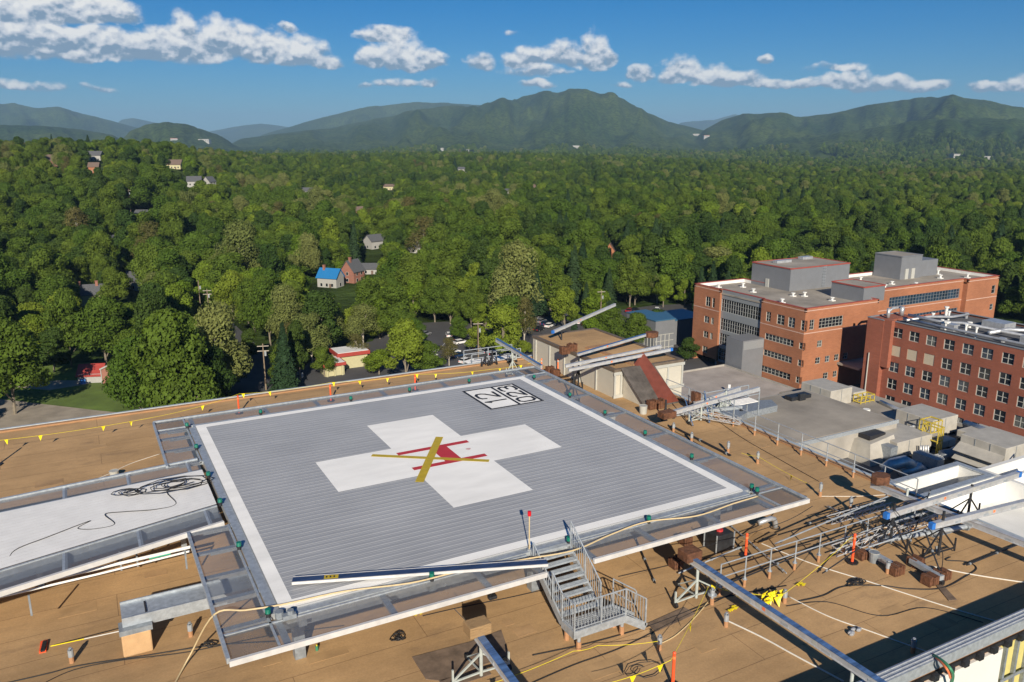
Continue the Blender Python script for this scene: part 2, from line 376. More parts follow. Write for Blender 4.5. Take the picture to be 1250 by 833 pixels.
def build_ground():
    rr = np.concatenate([[0, 40], np.geomspace(80, 30000, 300)])
    na = 900; rel = np.linspace(-1.0, 1.0, 701); back = np.linspace(1.0, 2 * np.pi - 1.0, 60)[1:-1]
    aa = np.concatenate([rel, back]) + YAW; na = len(aa)
    A, Q = np.meshgrid(aa, rr); X = CAMP.x + Q * np.sin(A); Y = CAMP.y + Q * np.cos(A); Z = terr(X, Y)
    # roughen far ground so that it reads as woodland
    far = np.clip((Q - 1500) / 1500, 0, 1) * (1 - .8 * np.clip((Q - 4200) / 2000, 0, 1))
    Z = Z + far * (vnoise(X / 30, Y / 30, 2) - .5) * 14
    V = np.stack([X, Y, Z], -1).reshape(-1, 3)
    nr = len(rr); i = np.arange(nr - 1)[:, None] * na; j = np.arange(na)[None, :]; j2 = (j + 1) % na
    Fq = np.stack([i + j, i + j2, i + na + j2, i + na + j], -1).reshape(-1, 4)
    Fq = Fq[:, ::-1]
    me = bpy.data.meshes.new('ground'); me.vertices.add(len(V)); me.vertices.foreach_set('co', V.ravel())
    me.loops.add(Fq.size); me.loops.foreach_set('vertex_index', Fq.ravel().astype(np.int32))
    me.polygons.add(len(Fq)); me.polygons.foreach_set('loop_start', np.arange(0, Fq.size, 4, dtype=np.int32))
    me.polygons.foreach_set('use_smooth', np.ones(len(Fq), bool)); me.update(calc_edges=True); me.validate()
    mt = bpy.data.materials.new('woodland_ground'); mt.use_nodes = True; nt = mt.node_tree; N = nt.nodes; L = nt.links; b = N['Principled BSDF']
    b.inputs['Roughness'].default_value = 1.0; b.inputs['Specular IOR Level'].default_value = 0.05
    tc = N.new('ShaderNodeTexCoord')
    def nz(s, d, r=.6):
        n = N.new('ShaderNodeTexNoise'); n.inputs['Scale'].default_value = s; n.inputs['Detail'].default_value = d; n.inputs['Roughness'].default_value = r
        L.new(tc.outputs['Object'], n.inputs['Vector']); return n
    a = nz(.0016, 8); r1 = N.new('ShaderNodeValToRGB'); L.new(a.outputs['Fac'], r1.inputs[0]); e = r1.color_ramp.elements
    e[0].position = .32; e[0].color = (.036, .070, .018, 1); e[1].position = .68; e[1].color = (.105, .145, .030, 1)
    v = N.new('ShaderNodeTexVoronoi'); v.inputs['Scale'].default_value = .045; L.new(tc.outputs['Object'], v.inputs['Vector'])
    r2 = N.new('ShaderNodeMapRange'); r2.inputs['From Max'].default_value = .8; r2.inputs['To Min'].default_value = 1.25; r2.inputs['To Max'].default_value = .35; L.new(v.outputs['Distance'], r2.inputs['Value'])
    vm = N.new('ShaderNodeVectorMath'); vm.operation = 'SCALE'; L.new(r1.outputs[0], vm.inputs[0]); L.new(r2.outputs[0], vm.inputs['Scale'])
    L.new(vm.outputs[0], b.inputs['Base Color'])
    bp = N.new('ShaderNodeBump'); bp.inputs['Strength'].default_value = .9; bp.inputs['Distance'].default_value = 8; 
    n3 = nz(.02, 8, .7); L.new(n3.outputs['Fac'], bp.inputs['Height']); L.new(bp.outputs[0], b.inputs['Normal'])
    me.materials.append(mt)
    o = bpy.data.objects.new('ground', me); COL.objects.link(o); o['kind'] = 'structure'
    return o
build_ground()

def haze():
    b = MB(); b.box(-24000, 24000, -24000, 24000, -140, 640)
    o = b.build('haze', [bpy.data.materials.new('haze_air')]); o['kind'] = 'stuff'
    o['label'] = 'pale blue haze over the valley and mountains'
    mt = o.data.materials[0]; mt.use_nodes = True; nt = mt.node_tree; nt.nodes.clear()
    out = nt.nodes.new('ShaderNodeOutputMaterial'); v = nt.nodes.new('ShaderNodeVolumePrincipled')
    v.inputs['Color'].default_value = (.40, .66, .98, 1); v.inputs['Density'].default_value = 6.2e-5; v.inputs['Anisotropy'].default_value = 0.0
    nt.links.new(v.outputs[0], out.inputs['Volume'])
haze()

# ---------------------------------------------------------------- flat patches of the setting at street level
def sheet(name, pts, z, m, kind='structure', th=.02):
    b = MB(); b.prism([(p[0], p[1]) for p in pts], z - 1.5, z)
    o = b.build(name, m)
    if kind: o['kind'] = kind
    return o
M['asphalt'] = mat('asphalt', (.065, .065, .07), .9, 0, .18, .12, bump=.2, detail=8)
M['gravel'] = mat('pale_gravel_road', (.30, .26, .21), .95, 0, .25, .25, detail=9, bump=.3, bscale=3)
M['grass'] = mat('lawn_grass', (.095, .15, .022), 1.0, 0, .4, .12, detail=9, bump=.6, bscale=3)
M['dirt'] = mat('bare_dirt', (.30, .17, .09), 1.0, 0, .3, .2, detail=8)
M['line_white'] = mat('road_paint', (.65, .65, .62), .8, 0, .1, 2)
g2 = lambda u, v: at(u, v, ZG)
sheet('lawn', [g2(-60, 462), g2(60, 448), g2(150, 440), g2(330, 462), g2(330, 520), g2(-60, 530)], ZG + .30, M['grass'])
sheet('gravel_road', [g2(-60, 498), g2(0, 489), g2(60, 496), g2(120, 503), g2(230, 514), g2(230, 640), g2(-60, 640)], ZG + .34, M['gravel'])
sheet('gravel_drive', [g2(20, 474), g2(70, 466), g2(100, 466), g2(110, 470), g2(60, 478)], ZG + .34, M['gravel'])
sheet('side_street', [g2(262, 388), g2(274, 386), g2(332, 440), g2(336, 560), g2(300, 560)], ZG + .34, M['asphalt'])
sheet('parking_lot', [g2(455, 418), g2(468, 398), g2(545, 394), g2(652, 402), g2(700, 432), g2(700, 520), g2(390, 520), g2(345, 470), g2(395, 430)], ZG + .36, M['asphalt'])
sheet('upper_parking_lot', [g2(652, 386), g2(676, 380), g2(735, 383), g2(800, 374), g2(845, 372), g2(880, 420), g2(880, 500), g2(720, 500), g2(655, 399)], ZG + .40, M['asphalt'])
sheet('service_yard', [(20, -60), (260, -60), (260, 125), (20, 125)], ZG + .1, M['asphalt'])
# ================================================================== BRICK BUILDINGS
def hit_x(u, v, x):
    d = ray(u, v); t = (x - CAMP.x) / d.x; q = CAMP + d * t; return q.y, q.z
def hit_y(u, v, y):
    d = ray(u, v); t = (y - CAMP.y) / d.y; q = CAMP + d * t; return q.x, q.z
def wall_face(b, axis, c, a0, a1, z0, z1, holes, depth, inward, mi=0):
    """flat wall at axis=c with real openings; inward = +1/-1 direction of the building's inside along the axis"""
    As = sorted(set([a0, a1] + [h[0] for h in holes] + [h[1] for h in holes])); As = [a for a in As if a0 <= a <= a1]
    Zs = sorted(set([z0, z1] + [h[2] for h in holes] + [h[3] for h in holes])); Zs = [z for z in Zs if z0 <= z <= z1]
    pt = (lambda a, z, k=0.0: (c + k * inward, a, z)) if axis == 'x' else (lambda a, z, k=0.0: (a, c + k * inward, z))
    for i in range(len(As) - 1):
        for j in range(len(Zs) - 1):
            am = (As[i] + As[i + 1]) / 2; zm = (Zs[j] + Zs[j + 1]) / 2
            if any(h[0] < am < h[1] and h[2] < zm < h[3] for h in holes): continue
            b.poly([pt(As[i], Zs[j]), pt(As[i + 1], Zs[j]), pt(As[i + 1], Zs[j + 1]), pt(As[i], Zs[j + 1])], mi)
    for h in holes:
        for (p, q) in (((h[0], h[2]), (h[1], h[2])), ((h[1], h[2]), (h[1], h[3])), ((h[1], h[3]), (h[0], h[3])), ((h[0], h[3]), (h[0], h[2]))):
            b.poly([pt(*p), pt(*q), pt(*q, depth), pt(*p, depth)], mi)
def window(axis, c, h, nx, nz, inward, parent, fm, gm, rec=.22, fw=.09, mull=.06, name='window'):
    a0, a1, z0, z1 = h; f = MB()
    def bx(b, p0, p1, q0, q1, k0, k1):
        if axis == 'x': b.box(min(c + k0 * inward, c + k1 * inward), max(c + k0 * inward, c + k1 * inward), p0, p1, q0, q1)
        else: b.box(p0, p1, min(c + k0 * inward, c + k1 * inward), max(c + k0 * inward, c + k1 * inward), q0, q1)
    bx(f, a0, a1, z0, z0 + fw, rec - .1, rec + .05); bx(f, a0, a1, z1 - fw, z1, rec - .1, rec + .05)
    bx(f, a0, a0 + fw, z0 + fw, z1 - fw, rec - .1, rec + .05); bx(f, a1 - fw, a1, z0 + fw, z1 - fw, rec - .1, rec + .05)
    for i in range(1, nx):
        a = a0 + (a1 - a0) * i / nx; bx(f, a - mull / 2, a + mull / 2, z0 + fw, z1 - fw, rec - .06, rec + .04)
    for i in range(1, nz):
        z = z0 + (z1 - z0) * i / nz; bx(f, a0 + fw, a1 - fw, z - mull / 2, z + mull / 2, rec - .05, rec + .035)
    o = f.build(name, fm, parent)
    g = MB(); pt = (lambda a, z, k: (c + k * inward, a, z)) if axis == 'x' else (lambda a, z, k: (a, c + k * inward, z))
    k = rec + .02
    g.poly([pt(a0 + .01, z0 + .01, k), pt(a1 - .01, z0 + .01, k), pt(a1 - .01, z1 - .01, k), pt(a0 + .01, z1 - .01, k)])
    rr_ = random.random()
    g.build('pane', gm if gm is not M['glass'] or rr_ < .62 else (M['glass_mid'] if rr_ < .86 else M['glass_blind']), o)
    return o
C1 = lambda x, y: (840 + x / 4.1636, 300 + y / 4.165)     # two magnified views used while measuring
C2 = lambda x, y: (1040 + x / 4.1667, 300 + y / 4.165)

M['frame_pale'] = mat('pale_grey_mullion', (.40, .41, .41), .5, .1, .05, 4)
def building_a():
    t = thing('brick_office_building', 'five storey orange brick building with a glazed bay and grey penthouses', 'building', (134.8, 100.6, ZG))
    X = 134.8; Y = 100.6; ZT = -24.7; ZF = -25.6
    zc = lambda yy: zat(X, Y, 300 + yy / 4.165)
    rows = [(zc(434), zc(382)), (zc(530), zc(496)), (zc(616), zc(583)), (zc(703), zc(670)), (zc(783), zc(752))]
    y_ = lambda u, v: hit_x(*C1(u, v), X)[0]
    x_ = lambda u, v: hit_y(*C1(u, v), Y)[0]
    left = []
    def addL(u0, u1, v, row, nx, nz): 
        a, b2 = sorted((y_(u0, v), y_(u1, v))); left.append(((a, b2, rows[row][0], rows[row][1]), nx, nz))
    for u0, u1, v in ((395, 420, 360), (450, 490, 375), (507, 543, 390), (572, 601, 408)): addL(u0, u1, v, 0, 2, 3)
    addL(388, 537, 480, 1, 8, 2); addL(562, 592, 512, 1, 2, 2)
    addL(380, 528, 565, 2, 8, 2); addL(555, 583, 600, 2, 2, 2)
    addL(362, 520, 648, 3, 8, 2); addL(545, 573, 686, 3, 2, 2); addL(540, 567, 767, 4, 2, 1)
    ys = 114.6; yt = 129.5; yb = 139.7
    z1 = rows
    for (u0, u1, v, r) in ((88, 113, 285, 0), (121, 135, 292, 0), (80, 106, 377, 1), (115, 130, 385, 1), (76, 101, 453, 2), (109, 124, 465, 2), (71, 98, 530, 3)):
        a, b2 = sorted((y_(u0, v), y_(u1, v))); left.append(((a, b2, rows[r][0] - .1, rows[r][1] + .1), 2 if r or u0 < 100 else 1, 2))
    ZB = rows[3][0] - 1.6       # bottom of the brick on the glazed part; ground storey recessed below
    wl = MB()
    hb = [h[0] for h in left if h[0][1] < ys]; ht = [h[0] for h in left if h[0][0] > yt]
    zlow = rows[4][1] + .5
    recess = (y_(510, 760), ys, ZG, zlow)
    hb = [h for h in hb if not (h[3] < zlow and h[1] > recess[0])]
    wall_face(wl, 'x', X, Y, ys, ZG, ZT, hb + [(recess[0], ys + .01, ZG - 1, zlow)], .3, 1)
    wall_face(wl, 'x', X, yt, yb, ZB + .6, ZT, ht, .3, 1)
    wl.box(X, X + 1.6, yb - 1.3, yb, ZG, ZB + .6)
    wl.poly([(X, yb, ZG), (X, yb, ZT), (X + 18, yb, ZT), (X + 18, yb, ZG)])
    # sides of the recessed curtain wall
    wl.poly([(X, ys, ZG), (X, ys, ZT), (X + 1.2, ys, ZT), (X + 1.2, ys, ZG)]); wl.poly([(X, yt, ZB), (X, yt, ZT), (X + 1.2, yt, ZT), (X + 1.2, yt, ZB)])
    wl.box(X + .15, X + 1.1, ys + .02, yt - .02, ZB - 1.2, ZB + .2)
    # right face
    right = []
    def addR(u0, u1, v, row, nx, nz):
        a, b2 = sorted((x_(u0, v), x_(u1, v))); right.append(((a, b2, rows[row][0], rows[row][1]), nx, nz))
    addR(617, 640, 410, 0, 2, 3); addR(665, 785, 397, 0, 7, 3); addR(655, 680, 506, 1, 2, 2)
    for u0, u1, v in ((645, 670, 597), (695, 718, 585), (742, 765, 575), (788, 810, 568)): addR(u0, u1, v, 2, 2, 2)
    for u0, u1, v in ((685, 710, 668), (735, 755, 661)): addR(u0, u1, v, 3, 2, 2)
    XE = 160.0
    wall_face(wl, 'y', Y, X, XE, ZG, ZT, [h[0] for h in right], .3, 1)
    wl.poly([(XE, Y, ZG), (XE, Y, ZT), (XE, 110, ZT), (XE, 110, ZG)])
    # long rear wing
    x2 = lambda u, v: hit_y(*C2(u, v), 110.0)[0]
    zw = [(hit_y(*C2(547, 265), 110)[1], hit_y(*C2(547, 218), 110)[1]), (hit_y(*C2(535, 345), 110)[1], hit_y(*C2(535, 315), 110)[1])]
    wing = [((x2(190, 280), x2(547, 240), *zw[0]), 24, 3), ((x2(250, 350), x2(535, 330), *zw[1]), 18, 2)]
    XP = x2(570, 170)
    wall_face(wl, 'y', 110.0, XE, XP, ZG, ZT, [h[0] for h in wing], .3, 1)
    XW = 221.5
    small = [((x2(685, 230), x2(704, 228), zw[0][0] + .3, zw[0][1]), 1, 2), ((x2(675, 318), x2(692, 316), zw[1][0], zw[1][1]), 1, 2)]
    wall_face(wl, 'y', 108.6, XP, XW, ZG, ZT, [h[0] for h in small], .3, 1)
    wl.poly([(XP, 108.6, ZG), (XP, 108.6, ZT), (XP, 110, ZT), (XP, 110, ZG)])
    wl.poly([(XW, 108.6, ZG), (XW, 108.6, ZT), (XW, 131, ZT), (XW, 131, ZG)])
    wl.poly([(XW, 131, ZG), (XW, 131, ZT), (152.8, 131, ZT), (152.8, 131, ZG)])
    wl.poly([(152.8, 131, ZG), (152.8, 131, ZT), (152.8, yb, ZT), (152.8, yb, ZG)])
    wl.build('brick_wall', M['brick_a'], t)
    # windows
    for h, nx, nz in left: window('x', X, h, nx, nz, 1, t, M['frame_white'], M['glass'])
    for h, nx, nz in right: window('y', Y, h, nx, nz, 1, t, M['frame_white'], M['glass'])
    for h, nx, nz in wing: window('y', 110.0, h, nx, nz, 1, t, M['frame_grey'], M['glass_blue'])
    for h, nx, nz in small: window('y', 108.6, h, nx, nz, 1, t, M['frame_white'], M['glass'])
    # curtain wall
    cw = MB(); XC = X + .6
    zr = [(z1[0][0] - .55, z1[0][1] + .35), (z1[1][0] - 1.0, z1[1][1] + .55), (z1[2][0] - .9, z1[2][1] + .65), (z1[3][0] - .9, z1[3][1] + .75)]
    holes = [(ys + .01, yt - .01, a, b2) for a, b2 in zr]
    wall_face(cw, 'x', XC, ys, yt, ZB + .2, ZT + .05, holes, .3, 1)
    cw.build('spandrel_panel', M['frame_grey'], t)
    for h in holes: window('x', XC, h, 17, 3, 1, t, M['frame_pale'], M['glass'], name='curtain_wall_glazing', mull=.05, fw=.06, rec=.2)
    MB().box(147, 158, 94, Y - .02, -39.6, -39.1).build('loading_canopy', M['roof_grey'], t)
    # ground storey: recessed glazing, slab edge and columns
    gl = MB(); gl.poly([(X + 3.2, recess[0], ZG), (X + 3.2, yb, ZG), (X + 3.2, yb, ZB + .6), (X + 3.2, recess[0], ZB + .6)])
    gl.build('lobby_glass', M['glass'], t)
    for k in range(9):
        m_ = MB(); y = recess[0] + .6 + k * (yb - recess[0] - 1.2) / 8; m_.box(X + 3.0, X + 3.15, y - .07, y + .07, ZG, ZB); 
        if k % 2 == 0: m_.build('lobby_mullion', M['frame_white'], t)
        if k in (0, 3, 6, 8): MB().cyl(X + .9, y, ZG, ZB + .3, .35, 12).build('round_column', M['concrete'], t)
    for a_, b_, z_ in ((recess[0], ys, zlow + .01), (yt, yb - .01, ZB + .62)):
        MB().box(X + .35, X + 3.3, a_, b_, z_, z_ + .5).build('soffit', M['concrete'], t)
    # stair tower box in front of the glazing
    q = MB(); q.box(127.6, 134.55, 112.6, 118.4, ZG, -34.2); q.build('stair_tower', M['metal_panel'], t)
    q = MB(); q.box(127.9, 134.3, 112.56, 114.5, -36.5, -34.5); q.build('tower_window', M['frame_grey'], t)
    # pale stone bands
    for zz in (ZT - .55, rows[0][0] - .75, rows[0][0] - 4.1):
        if zz > rows[0][0] - 2:
            MB().box(X - .03, X + .1, Y + .1, ys, zz - .1, zz + .1).build('stone_band', M['limestone'], t); MB().box(X - .03, XE, Y - .03, Y + .1, zz - .1, zz + .1).build('stone_band', M['limestone'], t); MB().box(X - .03, X + .1, yt, yb, zz - .1, zz + .1).build('stone_band', M['limestone'], t)
            MB().box(XE, XP, 109.97, 110.1, zz - .1, zz + .1).build('stone_band', M['limestone'], t); MB().box(XP, XW, 108.57, 108.7, zz - .1, zz + .1).build('stone_band', M['limestone'], t)
    # roof, parapet, coping
    foot = [(X + .4, Y + .4), (XE - .4, Y + .4), (XE - .4, 110.4), (XP, 110.4), (XP, 109), (XW - .4, 109), (XW - .4, 130.6), (152.4, 130.6), (152.4, yb - .4), (X + .4, yb - .4)]
    rf = MB(); rf.prism(foot, ZF - .4, ZF); rf.build('flat_roof', M['roof_grey'], t)
    outer = [(X, Y), (XE, Y), (XE, 110), (XP, 110), (XP, 108.6), (XW, 108.6), (XW, 131), (152.8, 131), (152.8, yb), (X, yb), (X, yt), (X + .6, yt), (X + .6, ys), (X, ys)]
    pw = MB(); cp = MB(); n = len(outer)
    for i in range(n):
        a = Vector((*outer[i], 0)); b2 = Vector((*outer[(i + 1) % n], 0)); d = (b2 - a)
        if d.length < .05: continue
        d.normalize(); nn = Vector((-d.y, d.x, 0))       # inwards for this winding
        a2 = a + nn * .25 ; c2 = b2 + nn * .25
        pw.bar((a2.x, a2.y, (ZF + ZT) / 2 - .02), (c2.x, c2.y, (ZF + ZT) / 2 - .02), .46, ZT - ZF - .05)
        cp.bar((a2.x, a2.y, ZT + .07), (c2.x, c2.y, ZT + .07), .62, .14)
    pw.build('parapet', M['roof_white'], t); cp.build('coping', M['red_trim'], t)
    # penthouses
    def pent(x0, x1, y0, y1, zt, m_, trim, nm='penthouse'):
        b = MB(); b.box(x0, x1, y0, y1, ZF, zt); o = b.build(nm, m_, t)
        r = MB(); r.box(x0 + .3, x1 - .3, y0 + .3, y1 - .3, zt + .002, zt + .06); r.build('penthouse_roof', M['roof_grey'], o)
        c = MB()
        for (p, q) in (((x0, y0), (x1, y0)), ((x1, y0), (x1, y1)), ((x1, y1), (x0, y1)), ((x0, y1), (x0, y0))): c.bar((*p, zt + .05), (*q, zt + .05), .35, .28)
        c.build('penthouse_trim', trim, o); return o
    p1 = pent(152.3, 174.8, 122.4, 136.5, -19.6, M['metal_panel'], M['red_trim'])
    MB().box(152.1, 152.28, 129.8, 131.0, ZF, ZF + 2.3).build('door', M['frame_white'], p1)
    q = MB()
    for i in range(14): q.box(164.2, 165.4, 122.1, 122.38, ZF + .4 + i * .42, ZF + .48 + i * .42)
    q.build('ladder', M['galv'], p1)
    for (x, y, w, l) in ((156, 131, 5.5, 1.6), (168, 133, 4, 1.8)):
        MB().box(x, x + w, y, y + l, -19.5, -18.8).build('rooftop_unit', M['duct'], p1)
    pent(156.6, 164.3, 102.6, 112.5, -21.8, M['metal_panel'], M['red_trim'])
    pent(200.6, 208.2, 128.2, 130.3, -19.0, M['metal_panel'], M['metal_panel']) if False else None
    p3 = pent(194.5, 203.5, 121.0, 130.0, -19.0, M['metal_panel'], M['metal_panel'])
    MB().box(203.52, 212, 121.8, 129, ZF, -20.8).build('lower_block', M['metal_panel'], p3)
    d = MB(); d.box(196.5, 197.8, 120.8, 120.98, ZF, ZF + 3); d.box(199.2, 200.6, 120.8, 120.98, ZF, ZF + 3); d.build('louvred_door', M['frame_white'], p3)
    # roof vents
    for (x, y) in ((140, 136), (146, 133), (143, 126), (148, 117), (150.5, 115.5), (139, 112), (152, 108), (172, 118), (178, 113), (186, 117), (183, 125), (207, 117), (213, 122), (215, 114), (190, 112.5), (218, 128), (170, 128)):
        v = MB(); h = random.uniform(.5, 1.3); v.cyl(x, y, ZF, ZF + h, .28, 8); v.cyl(x, y, ZF + h, ZF + h + .2, .55, 8); v.box(x - .6, x + .6, y - .6, y + .6, ZF, ZF + .22)
        v.build('roof_vent', M['roof_white'], t)
    MB().tube([(163, 104.5, -22.4), (165.8, 104.5, -22.4), (166.8, 104.5, -23.2), (168.5, 104.0, -24.6)], .6, 10).build('duct', M['duct'], t) if False else None
    return t
building_a()

def building_b():
    t = thing('brick_hospital_wing', 'red brick wing with rows of square four pane windows and pipes on its roof', 'building', (144.5, 60, ZG))
    X = 144.5; ZT = -25.5; ZF = -25.9; Y0 = 14.0; Y1 = 86.0
    cols = [(207, 257, 445), (290, 342, 465), (376, 430, 485), (465, 522, 507), (558, 620, 530), (655, 718, 552), (760, 825, 577), (866, 935, 603)]
    ycs = [sorted(hit_x(*C2(a, v), X)[0] for a in (u0, u1)) for u0, u1, v in cols]
    pitch = (ycs[0][0] - ycs[-1][0]) / 7; wid = np.mean([b - a for a, b in ycs])
    yc = [(a + b) / 2 for a, b in ycs]
    while yc[-1] - pitch > Y0 + 2: yc.append(yc[-1] - pitch)
    z0 = lambda v: hit_x(*C2(232, v), X)[1]
    rws = [(z0(470), z0(419)), (z0(566), z0(512)), (z0(650), z0(598)), (z0(740), z0(686)), (z0(828), z0(776))]
    M['cream_panel'] = mat('cream_infill_panel', (.50, .43, .32), .8, 0, .05, 1)
    holes = []; spec = []
    for i, y in enumerate(yc):
        for j, (a, b) in enumerate(rws):
            h = (y - wid / 2, y + wid / 2, a, b); holes.append(h); spec.append((h, i, j))
    w = MB(); wall_face(w, 'x', X, Y0, Y1, ZG, ZT, holes, .3, 1)
    w.poly([(X, Y1, ZG), (X, Y1, ZT), (X + 22, Y1, ZT), (X + 22, Y1, ZG)]); w.poly([(X, Y0, ZG), (X, Y0, ZT), (X + 22, Y0, ZT), (X + 22, Y0, ZG)])
    w.poly([(X + 22, Y0, ZG), (X + 22, Y0, ZT), (X + 22, Y1, ZT), (X + 22, Y1, ZG)])
    w.box(X - 1.2, X + 9, Y1 + .005, Y1 + 4.3, ZG, ZT)
    w.box(X - 1.1, X - .02, Y1 - 1.9, Y1 - .02, -36, ZT + .3)
    w.build('brick_wall', M['brick_b'], t)
    for h, i, j in spec:
        if j == 1 and i < 3: MB().box(X + .08, X + .2, h[0], h[1], h[2], h[3]).build('blanked_window', M['cream_panel'], t)
        elif j < 5: window('x', X, h, 2, 2, 1, t, M['frame_white'], M['glass'], fw=.11, mull=.12)
    r = MB(); r.box(X + .3, X + 21.7, Y0 + .3, Y1 - .3, ZF - .3, ZF); r.build('flat_roof', M['roof_dark'], t)
    c = MB(); c.box(X - .12, X + .3, Y0, Y1 - 1.95, ZT, ZT + .16); c.box(X + 21.7, X + 22.1, Y0, Y1, ZT, ZT + .16); c.box(X - 1.3, X + 9, Y1 + 4.0, Y1 + 4.4, ZT, ZT + .16); c.box(X - 1.3, X - .9, Y1 + .02, Y1 + 4.0, ZT + .003, ZT + .163); c.build('coping', M['galv_dull'], t)
    # downpipe
    MB().cyl(X - 1.35, Y1 + 2.9, ZG, -33.5, .14, 8).build('downpipe', M['frame_white'], t)
    rnd = random.Random(5)
    def pipe(pts, r, m_='duct', nm='roof_pipe'): MB().tube(pts, r, 10).build(nm, M[m_], t, smooth=True)
    z = ZF + .9
    pipe([(147, 84, z), (147, 70, z), (147, 52, z), (147.5, 30, z)], .28)
    pipe([(150, 85, z + .3), (150, 76, z + .3), (153, 74, z + .3), (153, 60, z + .3), (157, 57, z + .3), (157, 30, z + .3)], .35)
    pipe([(146, 82.5, z), (154, 82.5, z), (158, 80, z), (164, 80, z)], .3)
    pipe([(149.5, 66, z + .2), (156, 66, z + .2), (160, 62, z + .2), (160, 25, z + .2)], .45)
    pipe([(148, 88.5, ZT + .2), (148, 88.5, ZT + 1.2), (149, 88.5, ZT + 1.8), (152, 88.5, ZT + 1.8), (153, 88.5, ZT + 1.0)], .3)
    pipe([(151, 87.5, ZT + .2), (151, 87.5, ZT + 2.2)], .5); pipe([(146, 87.2, ZT + .2), (146, 87.2, ZT + 2.3)], .4)
    for k in range(34):
        y = rnd.uniform(28, 84); x = rnd.uniform(X + 2, X + 20); v = MB(); h = rnd.uniform(.6, 2.0); rr = rnd.uniform(.2, .5)
        v.cyl(x, y, ZF, ZF + h, rr, 8); v.cyl(x, y, ZF + h, ZF + h + .25, rr * 1.6, 8); v.build('roof_vent', M['roof_white'] if k % 3 else M['duct'], t)
    for (x, y, a, b, h) in ((150, 54, 3, 6, 1.8), (158, 68, 4, 5, 1.6), (148.5, 73, 2, 3, 1.4), (160, 45, 3, 7, 1.7), (151, 40, 3, 4, 1.5)):
        MB().box(x, x + a, y, y + b, ZF, ZF + h).build('rooftop_unit', M['duct'], t)
    return t
building_b()

# ================================================================== LOW ROOFS BETWEEN THE BUILDINGS
def low_block(nm, label, x0, x1, y0, y1, zt, wm, rm, z0=ZG, par=.35, pm=None, group=None):
    t = thing(nm, label, 'building', (x0, y0, z0), group)
    MB().box(x0, x1, y0, y1, z0, zt - .06).build('wall', wm, t)
    MB().box(x0 + .3, x1 - .3, y0 + .3, y1 - .3, zt - .055, zt).build('flat_roof', rm, t)
    if par:
        p = MB()
        p.box(x0, x1, y0, y0 + .29, zt - .055, zt + par); p.box(x0, x1, y1 - .29, y1, zt - .055, zt + par)
        p.box(x0, x0 + .29, y0 + .29, y1 - .29, zt - .055, zt + par); p.box(x1 - .29, x1, y0 + .29, y1 - .29, zt - .055, zt + par)
        p.build('parapet', pm or wm, t)
    return t
lb = low_block('low_service_wing', 'low wing with a dark gravel roof crowded with air handling units', 21.6, 82, -38, 47, -21.2, M['concrete'], M['roof_dark'])
low_block('sunken_service_roof', 'dark sunken roof between the air units and the foot of the red brick wing', 82.2, 140, -38, 76, -43.5, M['concrete'], M['roof_dark'])
rq = random.Random(21)
for k in range(70):
    x = rq.uniform(24, 79); y = rq.uniform(-4, 45)
    if 42 < x < 70 and y > 24: continue
    if x < 58 and y < 6: continue
    kk = k % 4; z = -21.2
    if kk == 0: b_ = MB(); w_, d_, h_ = rq.uniform(1, 3), rq.uniform(1, 3), rq.uniform(.7, 2.2); b_.box(x, x + w_, y, y + d_, z + .3, z + h_); b_.box(x + .1, x + .3, y + .1, y + d_ - .1, z, z + .29); b_.box(x + w_ - .3, x + w_ - .1, y + .1, y + d_ - .1, z, z + .29); b_.build('rooftop_unit', M[('hvac', 'duct', 'galv_dull')[k % 3]], lb)
    elif kk == 1: b_ = MB(); h_ = rq.uniform(.6, 1.8); b_.cyl(x, y, z, z + h_, .25, 8); b_.cyl(x, y, z + h_, z + h_ + .25, .45, 8); b_.build('roof_vent', M['roof_white'], lb)
    else:
        l_ = rq.uniform(5, 16); zz = z + rq.uniform(.4, 1.6); p0 = (x, y, zz); p1 = (x + (l_ if kk == 2 else 0), y + (0 if kk == 2 else l_ * .8), zz)
        if not (42 < p1[0] < 70 and p1[1] > 24): MB().tube([(x, y, z), p0, p1, (p1[0], p1[1], z)], rq.uniform(.12, .32), 8).build('roof_pipe', M[('duct', 'galv_dull', 'roof_white')[k % 3]], lb, smooth=True)
for (x0_, x1_, y0_, y1_) in ((70.5, 81, 28, 46.5), (24, 40, 8, 24)):
    MB().box(x0_, x1_, y0_, y1_, -21.19, -20.4).build('raised_roof', M['roof_grey'], lb)
grey = low_block('grey_roofed_block', 'flat roofed block with a weathered grey roof below the orange brick building', 44, 68.6, 26.6, 40.5, -18, M['concrete'], M['roof_grey'], z0=-21.15, par=.0)
MB().box(43.9, 68.7, 26.45, 26.58, -18.35, -17.9).build('roof_edge', M['galv'], grey)
p = MB(); p.prism([(47, 36), (53, 39.5), (59.5, 37.4), (58.5, 35.4), (53.5, 35.2), (48.5, 33.2)], -17.98, -17.2); p.build('roof_duct', M['galv_dull'], grey)
q = MB(); q.box(63.0, 66.4, 37.4, 38.6, -17.98, -17.5); q.box(64, 65, 37.0, 37.4, -17.98, -17.1); q.build('fan_unit', M['dark_steel'], grey)
# terrace in front of the orange brick building
ter = low_block('entrance_terrace', 'pale concrete terrace roof in front of the lobby of the orange brick building', 92, 127, 84, 118, -41.6, M['concrete'], mat('pale_concrete_roof', (.36, .32, .29), .9, 0, .2, .2), par=.4)
MB().cyl(112, 100, -41.6, -39.6, .35, 8).build('roof_vent', M['roof_white'], ter)
